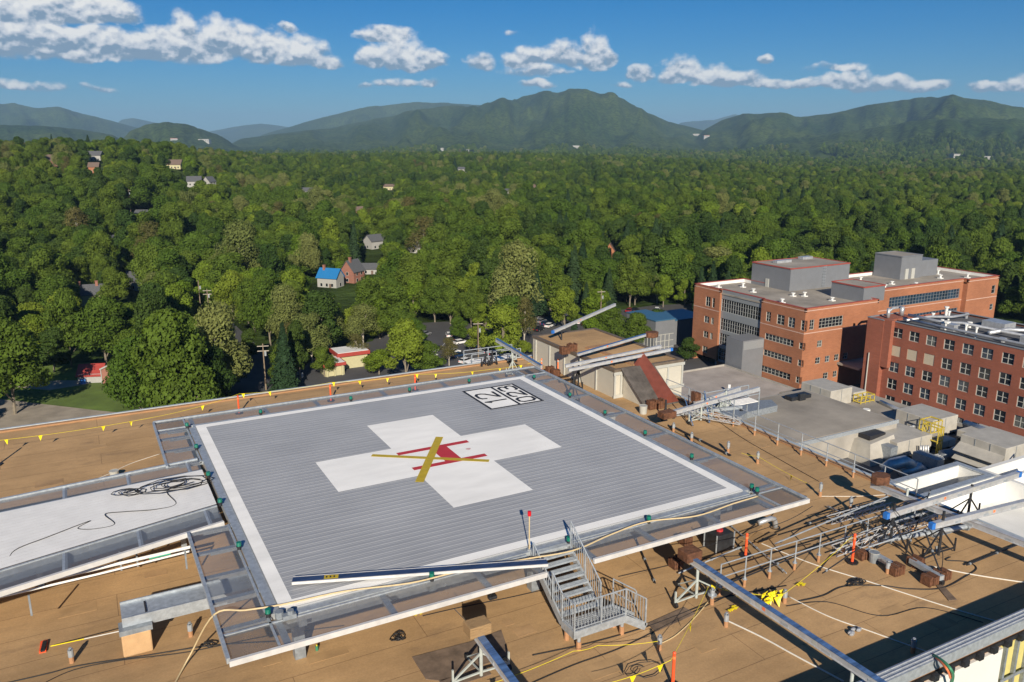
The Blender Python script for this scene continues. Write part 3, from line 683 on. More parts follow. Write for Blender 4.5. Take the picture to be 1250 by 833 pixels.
# the louvred cooling plant, air handlers and their pipes
def plant(nm, label, x0, x1, y0, y1, z0, zt, louvre=None, cat='air unit', grp=None):
    t = thing(nm, label, cat, ((x0 + x1) / 2, (y0 + y1) / 2, z0), grp)
    MB().box(x0, x1, y0, y1, z0 + .35, zt).build('casing', M['hvac'], t, bevel=.06)
    s = MB()
    for k in range(int((x1 - x0) / 1.5) + 1): s.box(x0 + .2 + k * 1.5, x0 + .4 + k * 1.5, y0 + .1, y1 - .1, z0, z0 + .345)
    s.build('skid', M['dark_steel'], t)
    p = MB(); n = max(2, int((x1 - x0) / 1.6))
    for k in range(1, n): xx = x0 + (x1 - x0) * k / n; p.box(xx - .03, xx + .03, y0 - .04, y0 - .005, z0 + .4, zt - .05)
    for k in range(1, 3): yy = y0 + (y1 - y0) * k / 3; p.box(x0 - .04, x0 - .005, yy - .03, yy + .03, z0 + .4, zt - .05)
    p.build('panel_seam', M['galv_dull'], t)
    if louvre:
        for k in range(louvre):
            zz = zt - .9 - k * (zt - z0 - 1.2) / louvre; l = MB()
            l.add([(x0 - .01, y0, zz), (x0 - .01, y1, zz), (x0 - 1.1, y1, zz - .75), (x0 - 1.1, y0, zz - .75)], [(0, 1, 2, 3)])
            l.add([(x0 - .01, y0, zz + .06), (x0 - .01, y1, zz + .06), (x0 - 1.1, y1, zz - .69), (x0 - 1.1, y0, zz - .69)], [(3, 2, 1, 0)])
            l.add([(x0 - 1.1, y0, zz - .75), (x0 - 1.1, y1, zz - .75), (x0 - 1.1, y1, zz - .69), (x0 - 1.1, y0, zz - .69)], [(0, 1, 2, 3)])
            l.build('louvre', M['hvac'], t)
    return t
def pipe_run(nm, label, runs, m_='duct', grp=None):
    t = thing(nm, label, 'pipe', runs[0][0][0], grp)
    for pts, r in runs: MB().tube(pts, r, 12).build('pipe', M[m_], t, smooth=True)
    return t
ZL = -21.2
def unit(nm, label, pL, pR, depth, vtop, z0=ZL, louvre=None):
    a = at(*pL, z0); b = at(*pR, z0); zt = zat(a.x, a.y, vtop)
    return plant(nm, label, a.x, b.x, a.y, a.y + depth, z0, zt, louvre), a, b, zt
unit('air_handling_unit', 'long beige air handling unit with pipes at its foot below the roof edge', (1093, 564), (1140, 554), 5.0, 541)
unit('cooling_tower', 'tall grey unit with sloping louvre hoods at the right edge of the picture', (1222, 592), (1268, 584), 5.0, 548, ZL, 3)
unit('air_intake_unit', 'squat grey beige unit with a door beyond the grey roofed block', (1012, 504), (1043, 500), 5, 478)
unit('rooftop_air_unit', 'beige unit with yellow cage in front of the red brick wing', (1136, 538), (1170, 531), 5, 514)
unit('low_air_unit', 'low grey unit in the shade behind the beige air handler', (1148, 552), (1168, 548), 4, 540)
unit('flat_plant_room', 'flat brownish plant room roof under the windows of the red brick wing', (1196, 547), (1230, 541), 3, 534)
hood = thing('intake_hood', 'angular grey duct hood beside the beige air handling unit', 'duct', (53, 17, ZL))
hq = at(1062, 570, ZL); hx, hy = hq.x, hq.y
h = MB(); h.add([(hx, hy, ZL), (hx + 5, hy, ZL), (hx + 5, hy + 5, ZL), (hx, hy + 5, ZL), (hx + .7, hy + .8, ZL + 2.2), (hx + 4.5, hy + .8, ZL + 2.7), (hx + 4.5, hy + 4.2, ZL + 2.7), (hx + .7, hy + 4.2, ZL + 2.2)], [(0, 1, 5, 4), (1, 2, 6, 5), (2, 3, 7, 6), (3, 0, 4, 7), (4, 5, 6, 7)]); h.build('hood', M['hvac'], hood)
h = MB(); h.box(hx + 1.3, hx + 3.9, hy + 1.4, hy + 3.6, ZL + 2.35, ZL + 2.85); h.build('opening', M['black_paint'], hood)
pipe_run('insulated_pipe', 'fat silver insulated pipe bending beside the roof edge', [([P(1078, 574, ZL + 1.3), P(1090, 566, ZL + 2.0), P(1104, 563, ZL + 2.2), P(1112, 568, ZL + 1.4), P(1113, 577, ZL)], .6), ([P(1100, 578, ZL + .8), P(1122, 570, ZL + 1.2), P(1130, 577, ZL)], .45)])
pipe_run('small_pipe_rack', 'bundle of thin pipes running past the air handling unit', [([P(1095, 572 - 2 * k, ZL + .8), P(1150, 560 - 2 * k, ZL + .8), P(1165, 552 - 2 * k, ZL + .8)], .1) for k in range(4)] + [([P(1124 + 3 * k, 560, ZL), P(1124 + 3 * k, 544, ZL + 1.6)], .1) for k in range(4)], 'duct')
pipe_run('long_silver_duct', 'long silver duct crossing the dark low roof before the brick wing', [([P(1178, 517, -20), P(1236, 539, -20)], .45), ([P(1075, 491, -20.2), P(1108, 506, -20.2)], .3)])
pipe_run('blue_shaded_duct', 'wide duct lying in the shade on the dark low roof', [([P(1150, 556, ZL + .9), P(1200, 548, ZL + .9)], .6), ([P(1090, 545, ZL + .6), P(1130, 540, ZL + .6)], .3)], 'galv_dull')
# yellow guard frames
def yframe(label, x, y, z, w, d, h):
    t = thing('yellow_guard_frame', label, 'guard frame', (x, y, z)); b = MB()
    for i in range(4):
        for j in range(2): b.bar((x + w * i / 3, y + d * j, z), (x + w * i / 3, y + d * j, z + h), .08)
    for zz in (z + h * .5, z + h):
        for j in range(2): b.bar((x, y + d * j, zz), (x + w, y + d * j, zz), .08)
        b.bar((x, y, zz), (x, y + d, zz), .12); b.bar((x + w, y, zz), (x + w, y + d, zz), .12)
    b.build('rails', M['yellow'] if False else mat('faded_yellow_paint', (.55, .42, .05), .6, 0, .2, 3), t)
yframe('yellow guard frame on the far corner of the grey roofed block', *P(1050, 499, -21)[:2], -21, 2.6, 1.2, 1.6)
yframe('yellow ladder cage beside the beige unit in front of the red brick wing', *P(1134, 542, ZL)[:2], ZL, 2.0, 1.5, 2.6)
yframe('yellow guard frame at the right end of the long beige air handling unit', *P(1142, 556, ZL)[:2], ZL, .9, 2.0, 3.2)
# white parapet courts
def white_court():
    t = thing('white_parapet_block', 'flat roofed block with tall white parapets just below the tan roof edge', 'building', (30, -3, ZG))
    b = MB(); zt = -8.0; th = .32
    for (x0, x1, y0, y1, zf) in ((24.5, 38.7, -2.3, .3, -9.6), (26, 42.5, -11.5, -2.62, -10.6), (38.95, 56, -12, -1.0, -9.9)):
        b.box(x0, x1, y1 - th, y1, ZG, zt); b.box(x0, x1, y0, y0 + th, ZG, zt); b.box(x0, x0 + th, y0 + th, y1 - th, ZG, zt); b.box(x1 - th, x1, y0 + th, y1 - th, ZG, zt)
    b.build('parapet_wall', M['roof_white'], t)
    f = MB(); f.box(24.8, 38.4, -2, 0, ZG, -9.6); f.build('inner_roof', M['roof_grey'], t)
    f = MB(); f.box(26.3, 42.2, -11.2, -2.9, ZG, -9.4); f.box(39.3, 55.6, -11.7, -1.3, ZG, -9.2); f.build('white_roof', M['roof_white'], t)
    c = MB()
    for (x0, x1, y0, y1) in ((24.5, 38.7, -2.3, .3),):
        c.box(x0 - .08, x1 + .08, y1 - th - .05, y1 + .08, zt + .002, zt + .08); c.box(x0 - .08, x1 + .08, y0 - .08, y0 + th + .05, zt + .002, zt + .08); c.box(x1 - th - .05, x1 + .08, y0 + th + .06, y1 - th - .06, zt + .002, zt + .08)
    c.build('coping', M['galv'], t)
    return t
white_court()
for k, (a, b_, lab) in enumerate([((39, 1.2), (62, 9.4), 'steel guard rail along the walkway behind the white parapets'), ((62, 16.0), (80, 13.5), 'steel guard rail on the dark low roof beyond the air handlers')]):
    t = thing('walkway_rail', lab, 'railing', (*a, ZL)); b = MB(); n = 9; zb = -16 if k == 0 else -20.6
    for i in range(n + 1):
        x = a[0] + (b_[0] - a[0]) * i / n; y = a[1] + (b_[1] - a[1]) * i / n; b.bar((x, y, ZL), (x, y, zb + 1.1), .08)
    for zz in (zb + .55, zb + 1.1): b.bar((*a, zz), (*b_, zz), .07)
    b.build('rails', M['galv'], t)
if True:
    # dark glass and grey annexes beyond the penthouse roof
    t = thing('grey_annex', 'dark grey annex with blue roofs and white framed windows behind the tan penthouse', 'building', (118, 150, ZG))
    pa = at(785, 388, -37); 
    x0, y0 = pa.x, pa.y - 6
    MB().box(x0, x0 + 7, y0, y0 + 14, ZG, -37).build('wall', M['metal_panel'], t)
    MB().box(x0 - .2, x0 + 7.2, y0 - .2, y0 + 14.2, -36.98, -36.7).build('roof', M['roof_slate'], t)
    w = MB()
    for i in range(4): w.box(x0 + .4 + i * 1.5, x0 + .6 + i * 1.5, y0 - .14, y0 - .02, ZG, -41); w.box(x0 - .14, x0 - .02, y0 + .4 + i * 1.5, y0 + .6 + i * 1.5, ZG, -41)
    for k in range(3): w.box(x0, x0 + 6.6, y0 - .12, y0 - .04, -45 + k * 1.9, -44.85 + k * 1.9)
    w.build('window_frame', M['frame_white'], t)
    MB().box(x0 + 7.3, x0 + 22, y0 + 3, y0 + 15, ZG, -38.4).build('side_wing', M['metal_panel'], t)
    MB().box(x0 + 7.3, x0 + 22.2, y0 + 2.8, y0 + 15.2, -38.38, -38.1).build('side_wing_roof', M['roof_slate'], t)
# ================================================================== OUR BUILDING AND ITS TAN ROOF
def membrane():
    mt = bpy.data.materials.new('tan_roof_membrane'); mt.use_nodes = True; nt = mt.node_tree; N = nt.nodes; L = nt.links; b = N['Principled BSDF']
    b.inputs['Roughness'].default_value = .88; b.inputs['Specular IOR Level'].default_value = .25
    tc = N.new('ShaderNodeTexCoord')
    def nz(s, d, r=.6, st=(1, 1, 1)):
        mp = N.new('ShaderNodeMapping'); mp.inputs['Scale'].default_value = st; L.new(tc.outputs['Object'], mp.inputs[0])
        n = N.new('ShaderNodeTexNoise'); n.inputs['Scale'].default_value = s; n.inputs['Detail'].default_value = d; n.inputs['Roughness'].default_value = r; L.new(mp.outputs[0], n.inputs['Vector']); return n.outputs['Fac']
    def mr(x, a, b_, c, d):
        n = N.new('ShaderNodeMapRange'); L.new(x, n.inputs['Value'])
        for k, v in zip(('From Min', 'From Max', 'To Min', 'To Max'), (a, b_, c, d)): n.inputs[k].default_value = v
        return n.outputs[0]
    def sc(c, f):
        n = N.new('ShaderNodeVectorMath'); n.operation = 'SCALE'; L.new(c, n.inputs[0]); L.new(f, n.inputs['Scale']); return n.outputs[0]
    br = N.new('ShaderNodeTexBrick'); br.inputs['Brick Width'].default_value = 9.0; br.inputs['Row Height'].default_value = 1.55
    br.inputs['Mortar Size'].default_value = .014; br.inputs['Mortar Smooth'].default_value = .4; br.inputs['Scale'].default_value = 1
    br.inputs['Color1'].default_value = (.45, .288, .145, 1); br.inputs['Color2'].default_value = (.46, .294, .148, 1); br.inputs['Mortar'].default_value = (.24, .148, .078, 1)
    wv = N.new('ShaderNodeTexNoise'); wv.inputs['Scale'].default_value = .25; L.new(tc.outputs['Object'], wv.inputs['Vector'])
    ad = N.new('ShaderNodeVectorMath'); ad.operation = 'ADD'; 
    s2 = N.new('ShaderNodeVectorMath'); s2.operation = 'SCALE'; s2.inputs['Scale'].default_value = .12; L.new(wv.outputs['Color'], s2.inputs[0])
    L.new(tc.outputs['Object'], ad.inputs[0]); L.new(s2.outputs[0], ad.inputs[1]); L.new(ad.outputs[0], br.inputs['Vector'])
    c = sc(br.outputs['Color'], mr(nz(.22, 7, .62), .3, .72, .74, 1.2))
    c = sc(c, mr(nz(1.4, 6, .7, (.35, 1.6, 1)), .35, .7, .90, 1.06))
    c = sc(c, mr(nz(14, 3, .6), .3, .7, .92, 1.08))
    # dark scuffs and puddle marks
    st = mr(nz(.55, 8, .7, (.55, 1.3, 1)), .56, .72, 0, .6)
    mx = N.new('ShaderNodeMix'); mx.data_type = 'RGBA'; L.new(st, mx.inputs['Factor']); L.new(c, mx.inputs[6]); mx.inputs[7].default_value = (.17, .115, .075, 1)
    L.new(mx.outputs[2], b.inputs['Base Color'])
    bp = N.new('ShaderNodeBump'); bp.inputs['Strength'].default_value = .35; bp.inputs['Distance'].default_value = .04
    hs = N.new('ShaderNodeMath'); hs.operation = 'ADD'; L.new(nz(1.1, 6), hs.inputs[0]); 
    iv = N.new('ShaderNodeMath'); iv.operation = 'MULTIPLY'; iv.inputs[1].default_value = -.25; L.new(br.outputs['Fac'], iv.inputs[0]); L.new(iv.outputs[0], hs.inputs[1])
    L.new(hs.outputs[0], bp.inputs['Height']); L.new(bp.outputs[0], b.inputs['Normal'])
    return mt
M['membrane'] = membrane()
XE, YN, YS, XW0 = 19.55, 20.35, -18.95, -48.0
def main_building():
    t = thing('hospital_building', 'large building under the helipad with a tan membrane roof and white panel wall', 'building', (0, 0, ZG))
    MB().box(XW0, XE, YS + .3, YN, ZG, ZR - .06).build('lower_wall', M['skin_tarp'], t)
    MB().box(XW0 + .1, XE - .06, YS + .31, YN - .06, ZR - .055, ZR).build('roof_membrane', M['membrane'], t)
    rp = random.Random(8); pm = mat('membrane_patch', (.42, .265, .128), .85, 0, .2, 1.2); pd = mat('stained_membrane_patch', (.36, .225, .112), .9, 0, .3, 1.0)
    for k, (u, v, w_, d_) in enumerate([(190, 700, .8, .5), (95, 745, 1.2, .6), (330, 805, .6, .6), (640, 770, .7, .5), (740, 815, 1.4, .7), (860, 790, .6, .5), (905, 735, 1.1, .5), (980, 800, .8, .8), (1010, 690, 1.3, .5), (870, 565, 1.0, .6),
            (960, 600, .7, .5), (930, 545, .9, .4), (60, 590, 1.2, .7), (120, 545, .8, .6), (170, 560, 1.6, .5), (1150, 760, .9, .6), (1090, 745, 1.1, .4), (600, 700, .9, .5), (620, 760, .35, .35), (400, 800, 1.3, .4)]):
        q = at(u, v, ZR); MB().box(q.x - w_ / 2, q.x + w_ / 2, q.y - d_ / 2, q.y + d_ / 2, ZR + .001, ZR + .008).build('roof_patch', pd if k % 3 == 0 else pm, t)
    # drip edge along the north and east side
    e = MB(); e.box(XW0, XE + .05, YN - .055, YN + .12, ZR - .3, ZR + .13); e.box(XE - .055, XE + .12, -18.2, 8.8, ZR - .3, ZR + .13)
    e.build('edge_flashing', mat('pale_blue_flashing', (.48, .54, .58), .5, .3, .1, 3), t)
    b = MB(); b.box(XW0 + .1, XE - .06, YN - .34, YN - .06, ZR + .001, ZR + .09); b.box(XE - .34, XE - .06, -18.2, 8.6, ZR + .001, ZR + .09); b.build('edge_cant', M['tan_wall'], t)
    # south parapet with coping, white panel wall and exposed insulation
    MB().box(XW0, XE + .15, YS + .02, YS + .3, ZR - .05, -1.36).build('parapet', M['tan_wall'], t)
    c = MB(); c.box(XW0, XE + .2, YS - .02, YS + .36, -1.355, -1.27); c.box(XW0, XE + .2, YS - .05, YS - .021, -1.62, -1.27); c.build('coping', M['galv'], t)
    r = MB()
    for k in range(3): r.box(XW0, XE + .2, YS + .02 + k * .13, YS + .05 + k * .13, -1.269, -1.25)
    r.build('coping_rib', M['alu'], t)
    cl = MB()
    for k in range(46):
        x = -14 + k * .72; cl.box(x, x + .22, YS - .2, YS - .06, -1.90, -1.70)
    cl.bar((XW0, YS - .03, -1.78), (XE, YS - .03, -1.78), .05, .14)
    cl.build('clip_rail', M['dark_steel'], t)
    w = MB()
    for k in range(12):
        x = XW0 + k * 4.8 + 1.55
        if x + 4.78 < 11.6: w.box(x, x + 4.78, YS - .10, YS + .015, -5.2, -1.95); w.box(x, x + 4.78, YS - .10, YS + .015, -8.6, -5.22)
    x = 11.4 - 4.8 * 2 
    w.build('white_wall_panel', mat('white_composite_panel', (.72, .70, .66), .55, 0, .04, .6), t)
    i = MB(); i.box(11.1, XE, YS + .0, YS + .015, -20, -1.95); i.build('insulation_panel', M['insul'], t)
    s = MB()
    for k in range(14): s.box(11.3 + k * .62, 11.4 + k * .62, YS - .12, YS - .005, -20, -1.96)
    for k in range(6): s.box(11.2, XE, YS - .16, YS - .125, -3.2 - 1.6 * k, -3.1 - 1.6 * k)
    s.build('wall_stud', M['galv_dull'], t)
    return t
hb = main_building()
def penthouse():
    t = thing('penthouse', 'low beige penthouse with a tan roof beside the far corner of the helipad', 'penthouse', (18.5, 9, ZR))
    ZP = -.45; ZQ = -.62
    x0, x1, y0, y1 = 15.75, 21.25, 9.0, 19.5
    MB().box(x0, x1, y0, y1, ZG + 20, ZP - .08).build('wall', M['skin_tarp'], t)
    MB().box(x0 + .25, x1 - .25, y0 + .25, y1 - .25, ZP - .075, ZP - .02).build('roof_membrane', M['membrane'], t)
    e = MB()
    for (a, b, c, d) in ((x0 - .05, x1 + .05, y0 - .05, y0 + .22), (x0 - .05, x1 + .05, y1 - .22, y1 + .05), (x0 - .05, x0 + .22, y0 + .225, y1 - .225), (x1 - .22, x1 + .05, y0 + .225, y1 - .225)): e.box(a, b, c, d, ZP - .12, ZP + .04)
    e.build('roof_edge', mat('dark_roof_edge', (.13, .10, .075), .7, 0, .2, 3), t)
    r = MB(); r.bar((17.2, y0 + 5.4, ZP + .03), (x1 - .3, y0 + 5.6, ZP + .03), .5, .12); r.bar((17.6, y0 + .3, ZP + .03), (17.6, y0 + 5.3, ZP + .03), .35, .1); r.build('roof_curb', M['tan_wall'], t)
    tr = MB()
    for x in (x0 + .02, 16.25, 18.4, 20, x1 - .06): tr.box(x - .06, x + .06, y0 - .08, y0 - .005, ZR + .01, ZP - .15)
    for y in (11, 13, 15, 17, 19): tr.box(x0 - .08, x0 - .005, y - .05, y + .05, ZR + .01, ZP - .15)
    tr.box(x0 - .1, x1 + .1, y0 - .12, y0 - .081, ZR + .01, ZR + .22); tr.box(x0 - .1, x1 + .1, y0 - .1, y0 - .085, ZP - .32, ZP - .13)
    tr.build('batten', M['frame_white'], t)
    MB().bar((18.6, 9, 0), (18.6, 9, 0), .01)
    # sloping bulkhead against the front wall
    w = MB(); yb = 6.45
    w.add([(16.35, 8.88, ZR + .01), (16.35, yb, ZR + .01), (16.35, 8.88, ZP), (18.6, 8.88, ZR + .01), (18.6, yb, ZR + .01), (18.6, 8.88, ZP)], [(0, 2, 1), (3, 4, 5), (0, 1, 4, 3), (0, 3, 5, 2)])
    w.build('bulkhead_side', M['skin_tarp'], t)
    s = MB(); s.add([(16.2, 8.95, ZP + .08), (18.75, 8.95, ZP + .08), (18.75, yb - .15, ZR + .08), (16.2, yb - .15, ZR + .08), (16.2, 8.95, ZP), (18.75, 8.95, ZP), (18.75, yb - .15, ZR + .01), (16.2, yb - .15, ZR + .01)], [(3, 2, 1, 0), (4, 5, 6, 7), (0, 1, 5, 4), (1, 2, 6, 5), (2, 3, 7, 6), (3, 0, 4, 7)])
    s.build('bulkhead_slope', mat('dark_sloped_roofing', (.085, .075, .068), .9, 0, .4, 2, bump=.5), t)
    # red brown gabled cover lying on the slope
    dy0, dz0, dy1, dz1 = 9.35, ZP + .1, 6.3, ZR + .12
    g = MB(); g.add([(17.5, dy0, dz0), (18.15, dy0 - .05, dz0 + .75), (18.8, dy0, dz0), (17.5, dy1, dz1), (18.15, dy1 - .05, dz1 + .75), (18.8, dy1, dz1)], [(0, 2, 1), (3, 4, 5), (0, 1, 4, 3), (1, 2, 5, 4), (0, 3, 5, 2)])
    g.build('red_gabled_cover', mat('red_brown_sheet', (.17, .045, .03), .6, .1, .2, 2), t)
    return t
penthouse()

# ================================================================== HELIPAD
ZT0 = 0.0; H = 9.24
def helipad():
    t = thing('helipad', 'raised grey helicopter landing pad with a white cross and red letter H', 'helipad', (0, 0, ZR))
    mt = bpy.data.materials.new('ribbed_grey_deck'); mt.use_nodes = True; nt = mt.node_tree; N = nt.nodes; L = nt.links; b = N['Principled BSDF']
    b.inputs['Roughness'].default_value = .5; b.inputs['Metallic'].default_value = .0
    tc = N.new('ShaderNodeTexCoord')
    mp = N.new('ShaderNodeMapping'); mp.inputs['Scale'].default_value = (.12, 1.6, 1); L.new(tc.outputs['Object'], mp.inputs[0])
    n = N.new('ShaderNodeTexNoise'); n.inputs['Scale'].default_value = 2.2; n.inputs['Detail'].default_value = 6; n.inputs['Roughness'].default_value = .65; L.new(mp.outputs[0], n.inputs['Vector'])
    n2 = N.new('ShaderNodeTexNoise'); n2.inputs['Scale'].default_value = .35; n2.inputs['Detail'].default_value = 5; L.new(tc.outputs['Object'], n2.inputs['Vector'])
    ad = N.new('ShaderNodeMath'); ad.operation = 'ADD'; L.new(n.outputs['Fac'], ad.inputs[0]); L.new(n2.outputs['Fac'], ad.inputs[1])
    r = N.new('ShaderNodeValToRGB'); e = r.color_ramp.elements; e[0].position = .75; e[0].color = (.31, .32, .34, 1); e[1].position = 1.0; e[1].color = (.38, .39, .41, 1)
    mr = N.new('ShaderNodeMapRange'); mr.inputs['From Min'].default_value = .7; mr.inputs['From Max'].default_value = 1.3; L.new(ad.outputs[0], mr.inputs['Value'])
    e[0].position = .1; e[1].position = .9; L.new(mr.outputs[0], r.inputs[0]); L.new(r.outputs[0], b.inputs['Base Color'])
    M['deck'] = mt
    # planks: each 0.21 m wide with a real groove between
    d = MB(); n_p = 60; w = 2 * (H - .02) / n_p
    for k in range(n_p):
        y0 = -H + .02 + k * w; d.add([(-H, y0 + .012, 0), (H, y0 + .012, 0), (H, y0 + w * .45, 0.0), (-H, y0 + w * .45, 0.0), (-H, y0 + w * .5, -.004), (H, y0 + w * .5, -.004), (H, y0 + w * .60, -.004), (-H, y0 + w * .60, -.004), (-H, y0 + w * .65, 0), (H, y0 + w * .65, 0), (H, y0 + w - .012, 0), (-H, y0 + w - .012, 0), (-H, y0 + w, -.009), (H, y0 + w, -.009), (-H, y0, -.009), (H, y0, -.009)],
              [(14, 15, 1, 0), (0, 1, 2, 3), (3, 2, 5, 4), (4, 5, 6, 7), (7, 6, 9, 8), (8, 9, 10, 11), (11, 10, 13, 12)])
    d.box(-H, H, -H, H, -.22, -.0125)
    d.build('deck', mt, t)
    # white border
    bw = .44; b_ = MB(); zz = .004
    def pl(m_, x0, x1, y0, y1, z): m_.add([(x0, y0, z), (x1, y0, z), (x1, y1, z), (x0, y1, z)], [(0, 1, 2, 3)])
    pl(b_, -H, H, H - bw, H, zz); pl(b_, -H, H, -H, -H + bw, zz); pl(b_, -H, -H + bw, -H + bw, H - bw, zz); pl(b_, H - bw, H, -H + bw, H - bw, zz)
    b_.build('white_border_line', M['pad_white'], t)
    c = MB(); pl(c, -5.25, 5.25, -1.75, 1.75, zz); pl(c, -1.75, 1.75, 1.75, 5.25, zz); pl(c, -1.75, 1.75, -5.25, -1.75, zz)
    c.build('white_cross', M['pad_white'], t)
    # red H, bars along x
    h = MB(); pl(h, -1.75, 1.75, .80, 1.12, zz + .004); pl(h, -1.75, 1.75, -1.12, -.80, zz + .004); pl(h, -.17, .6, -.80, .80, zz + .004)
    h.build('red_letter_h', M['red_paint'], t)
    sp = MB(); sp.add([(1.35 + .12 * math.cos(a) * (1 + .2 * math.sin(3 * a)), .05 + .1 * math.sin(a), zz + .004) for a in [k * .5236 for k in range(12)]], [tuple(range(12))]); sp.build('red_paint_spot', mat('faint_red_paint', (.62, .38, .38), .6, 0, .1, 4), t)
    # box with 12 / 023
    bx = MB(); x0, x1, y0, y1 = 4.75, 8.0, 4.55, 8.2; xm = 6.55
    pl(bx, x0, x1, y0, y1, zz); bb = bx.build('number_box', M['pad_white'], t)
    k = MB(); lw = .15; z2 = zz + .004
    pl(k, x0, x1, y0, y0 + lw, z2); pl(k, x0, x1, y1 - lw, y1, z2); pl(k, x0, x0 + lw, y0 + lw, y1 - lw, z2); pl(k, x1 - lw, x1, y0 + lw, y1 - lw, z2); pl(k, xm - lw / 2, xm + lw / 2, y0 + lw, y1 - lw, z2)
    k.build('black_frame', M['black_paint'], bb)
    # glyphs: local gx to the right (= +y), gy up (= -x)
    G = {'1': [[(.35, .8), (.55, 1), (.55, 0)]], '2': [[(.02, .74), (.06, .92), (.25, 1), (.72, 1), (.93, .88), (.93, .68), (.8, .52), (.12, .14), (.04, .05)], [(0, .05), (1, .05)]],
         '3': [[(.03, .9), (.2, 1), (.75, 1), (.95, .85), (.95, .65), (.78, .53), (.4, .53)], [(.78, .53), (.98, .38), (.98, .15), (.78, 0), (.2, 0), (.02, .12)]],
         '0': [[(.05, .2), (.05, .8), (.25, 1), (.75, 1), (.95, .8), (.95, .2), (.75, 0), (.25, 0), (.05, .2)]]}
    def glyph(ch, xbase, yleft, hh, ww, wid=.17):
        g = MB(); zq = z2
        for st in G[ch]:
            pts = [(xbase - gy * hh, yleft + gx * ww) for gx, gy in st]
            for i in range(len(pts) - 1):
                a = Vector((*pts[i], 0)); b2 = Vector((*pts[i + 1], 0)); dd = (b2 - a); ln = dd.length; dd.normalize(); nn = Vector((-dd.y, dd.x, 0)) * wid / 2; a = a - dd * wid * .35; b2 = b2 + dd * wid * .35
                zq += .0007
                g.add([(a.x - nn.x, a.y - nn.y, zq), (b2.x - nn.x, b2.y - nn.y, zq), (b2.x + nn.x, b2.y + nn.y, zq), (a.x + nn.x, a.y + nn.y, zq)], [(0, 1, 2, 3)])
        g.build('numeral', M['black_paint'], bb)
    glyph('1', 6.28, 5.35, 1.2, .8); glyph('2', 6.28, 6.35, 1.2, .95)
    glyph('0', 7.72, 4.90, .92, .78); glyph('2', 7.72, 5.95, .92, .82); glyph('3', 7.72, 7.05, .92, .82)
    # edge beams (gutter channel round the deck)
    for (nm, a, b2) in (('s', (-H - .1, -H - .16), (H + .1, -H - .16)), ('n', (-H - .1, H + .16), (H + .1, H + .16)), ('w', (-H - .16, -H), (-H - .16, H)), ('e', (H + .16, -H), (H + .16, H))):
        e_ = MB(); e_.bar((*a, -.2), (*b2, -.2), .30, .28); e_.build('edge_channel', M['galv'], t)
    # steel frame under the deck
    f = MB()
    for x in (-8.6, -4.3, 0, 4.3, 8.6): f.bar((x, -H, -.5), (x, H, -.5), .25, .5)
    for y in (-8.4, 0, 8.4): f.bar((-H, y, -.95), (H, y, -.95), .3, .38)
    f.build('support_frame', M['galv_dull'], t)
    for x in (-8.6, 0, 8.6):
        for y in (-8.4, 0, 8.4): MB().box(x - .17, x + .17, y - .17, y + .17, ZR + .002, -1.145).build('column', M['galv_dull'], t)
    # safety nets
    O = 11.03; zn = -.12
    netm = bpy.data.materials.new('safety_net_mesh'); netm.use_nodes = True; nn = netm.node_tree; b3 = nn.nodes['Principled BSDF']
    b3.inputs['Base Color'].default_value = (.34, .36, .39, 1); b3.inputs['Metallic'].default_value = .5; b3.inputs['Roughness'].default_value = .45
    tr = nn.nodes.new('ShaderNodeBsdfTransparent'); ms = nn.nodes.new('ShaderNodeMixShader'); tcc = nn.nodes.new('ShaderNodeTexCoord'); no = nn.nodes.new('ShaderNodeTexNoise'); no.inputs['Scale'].default_value = 1.5
    nn.links.new(tcc.outputs['Object'], no.inputs['Vector']); m3 = nn.nodes.new('ShaderNodeMapRange'); m3.inputs['To Min'].default_value = .44; m3.inputs['To Max'].default_value = .60; nn.links.new(no.outputs['Fac'], m3.inputs['Value'])
    nn.links.new(m3.outputs[0], ms.inputs[0]); nn.links.new(b3.outputs[0], ms.inputs[1]); nn.links.new(tr.outputs[0], ms.inputs[2]); nn.links.new(ms.outputs[0], nn.nodes['Material Output'].inputs['Surface'])
    M['net'] = netm
    def strip(side, a, b2, arms, corner0=False, corner1=False):
        # side: 's','n','w','e'; runs from a to b2 along the side
        def q(p, k):   # p along, k outwards
            return {'s': (p, -k), 'n': (p, k), 'w': (-k, p), 'e': (k, p)}[side]
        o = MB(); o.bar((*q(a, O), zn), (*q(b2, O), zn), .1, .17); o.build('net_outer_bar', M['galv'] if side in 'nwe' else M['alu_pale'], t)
        i = MB(); i.bar((*q(a, H + .4), zn), (*q(b2, H + .4), zn), .07, .09); i.build('net_inner_bar', M['galv'], t)
        p = MB(); p.add([(*q(a, H + .42), zn + .01), (*q(b2, H + .42), zn + .01), (*q(b2, O - .05), zn + .01), (*q(a, O - .05), zn + .01)], [(0, 1, 2, 3)]); p.build('safety_net', netm, t)
        for x in arms:
            m_ = MB(); m_.bar((*q(x, H + .3), zn - .03), (*q(x, O - .04), zn - .03), .2, .07); m_.bar((*q(x, H + .3), zn - .1), (*q(x, O - .5), zn - .1), .04, .14); m_.build('net_arm', M['galv'], t)
    strip('s', -11.03, -1.0, [-9.4, -6.2, -3.0, -1.1]); strip('s', .85, 11.03, [1.0, 3.6, 6.6, 9.3])
    strip('n', -11.03, 11.03, [-9.3, -5.6, -2.9, .9, 4.6, 7.9, 9.4])
    strip('w', -10.9, -2.45, [-9.3, -7.6, -6.0, -4.2, -2.5]); strip('w', 4.5, 10.9, [4.6, 6.6, 8.3, 9.4])
    strip('e', -10.9, 10.9, [-9.2, -5.7, -2.2, 1.3, 4.8, 8.3, 9.4])
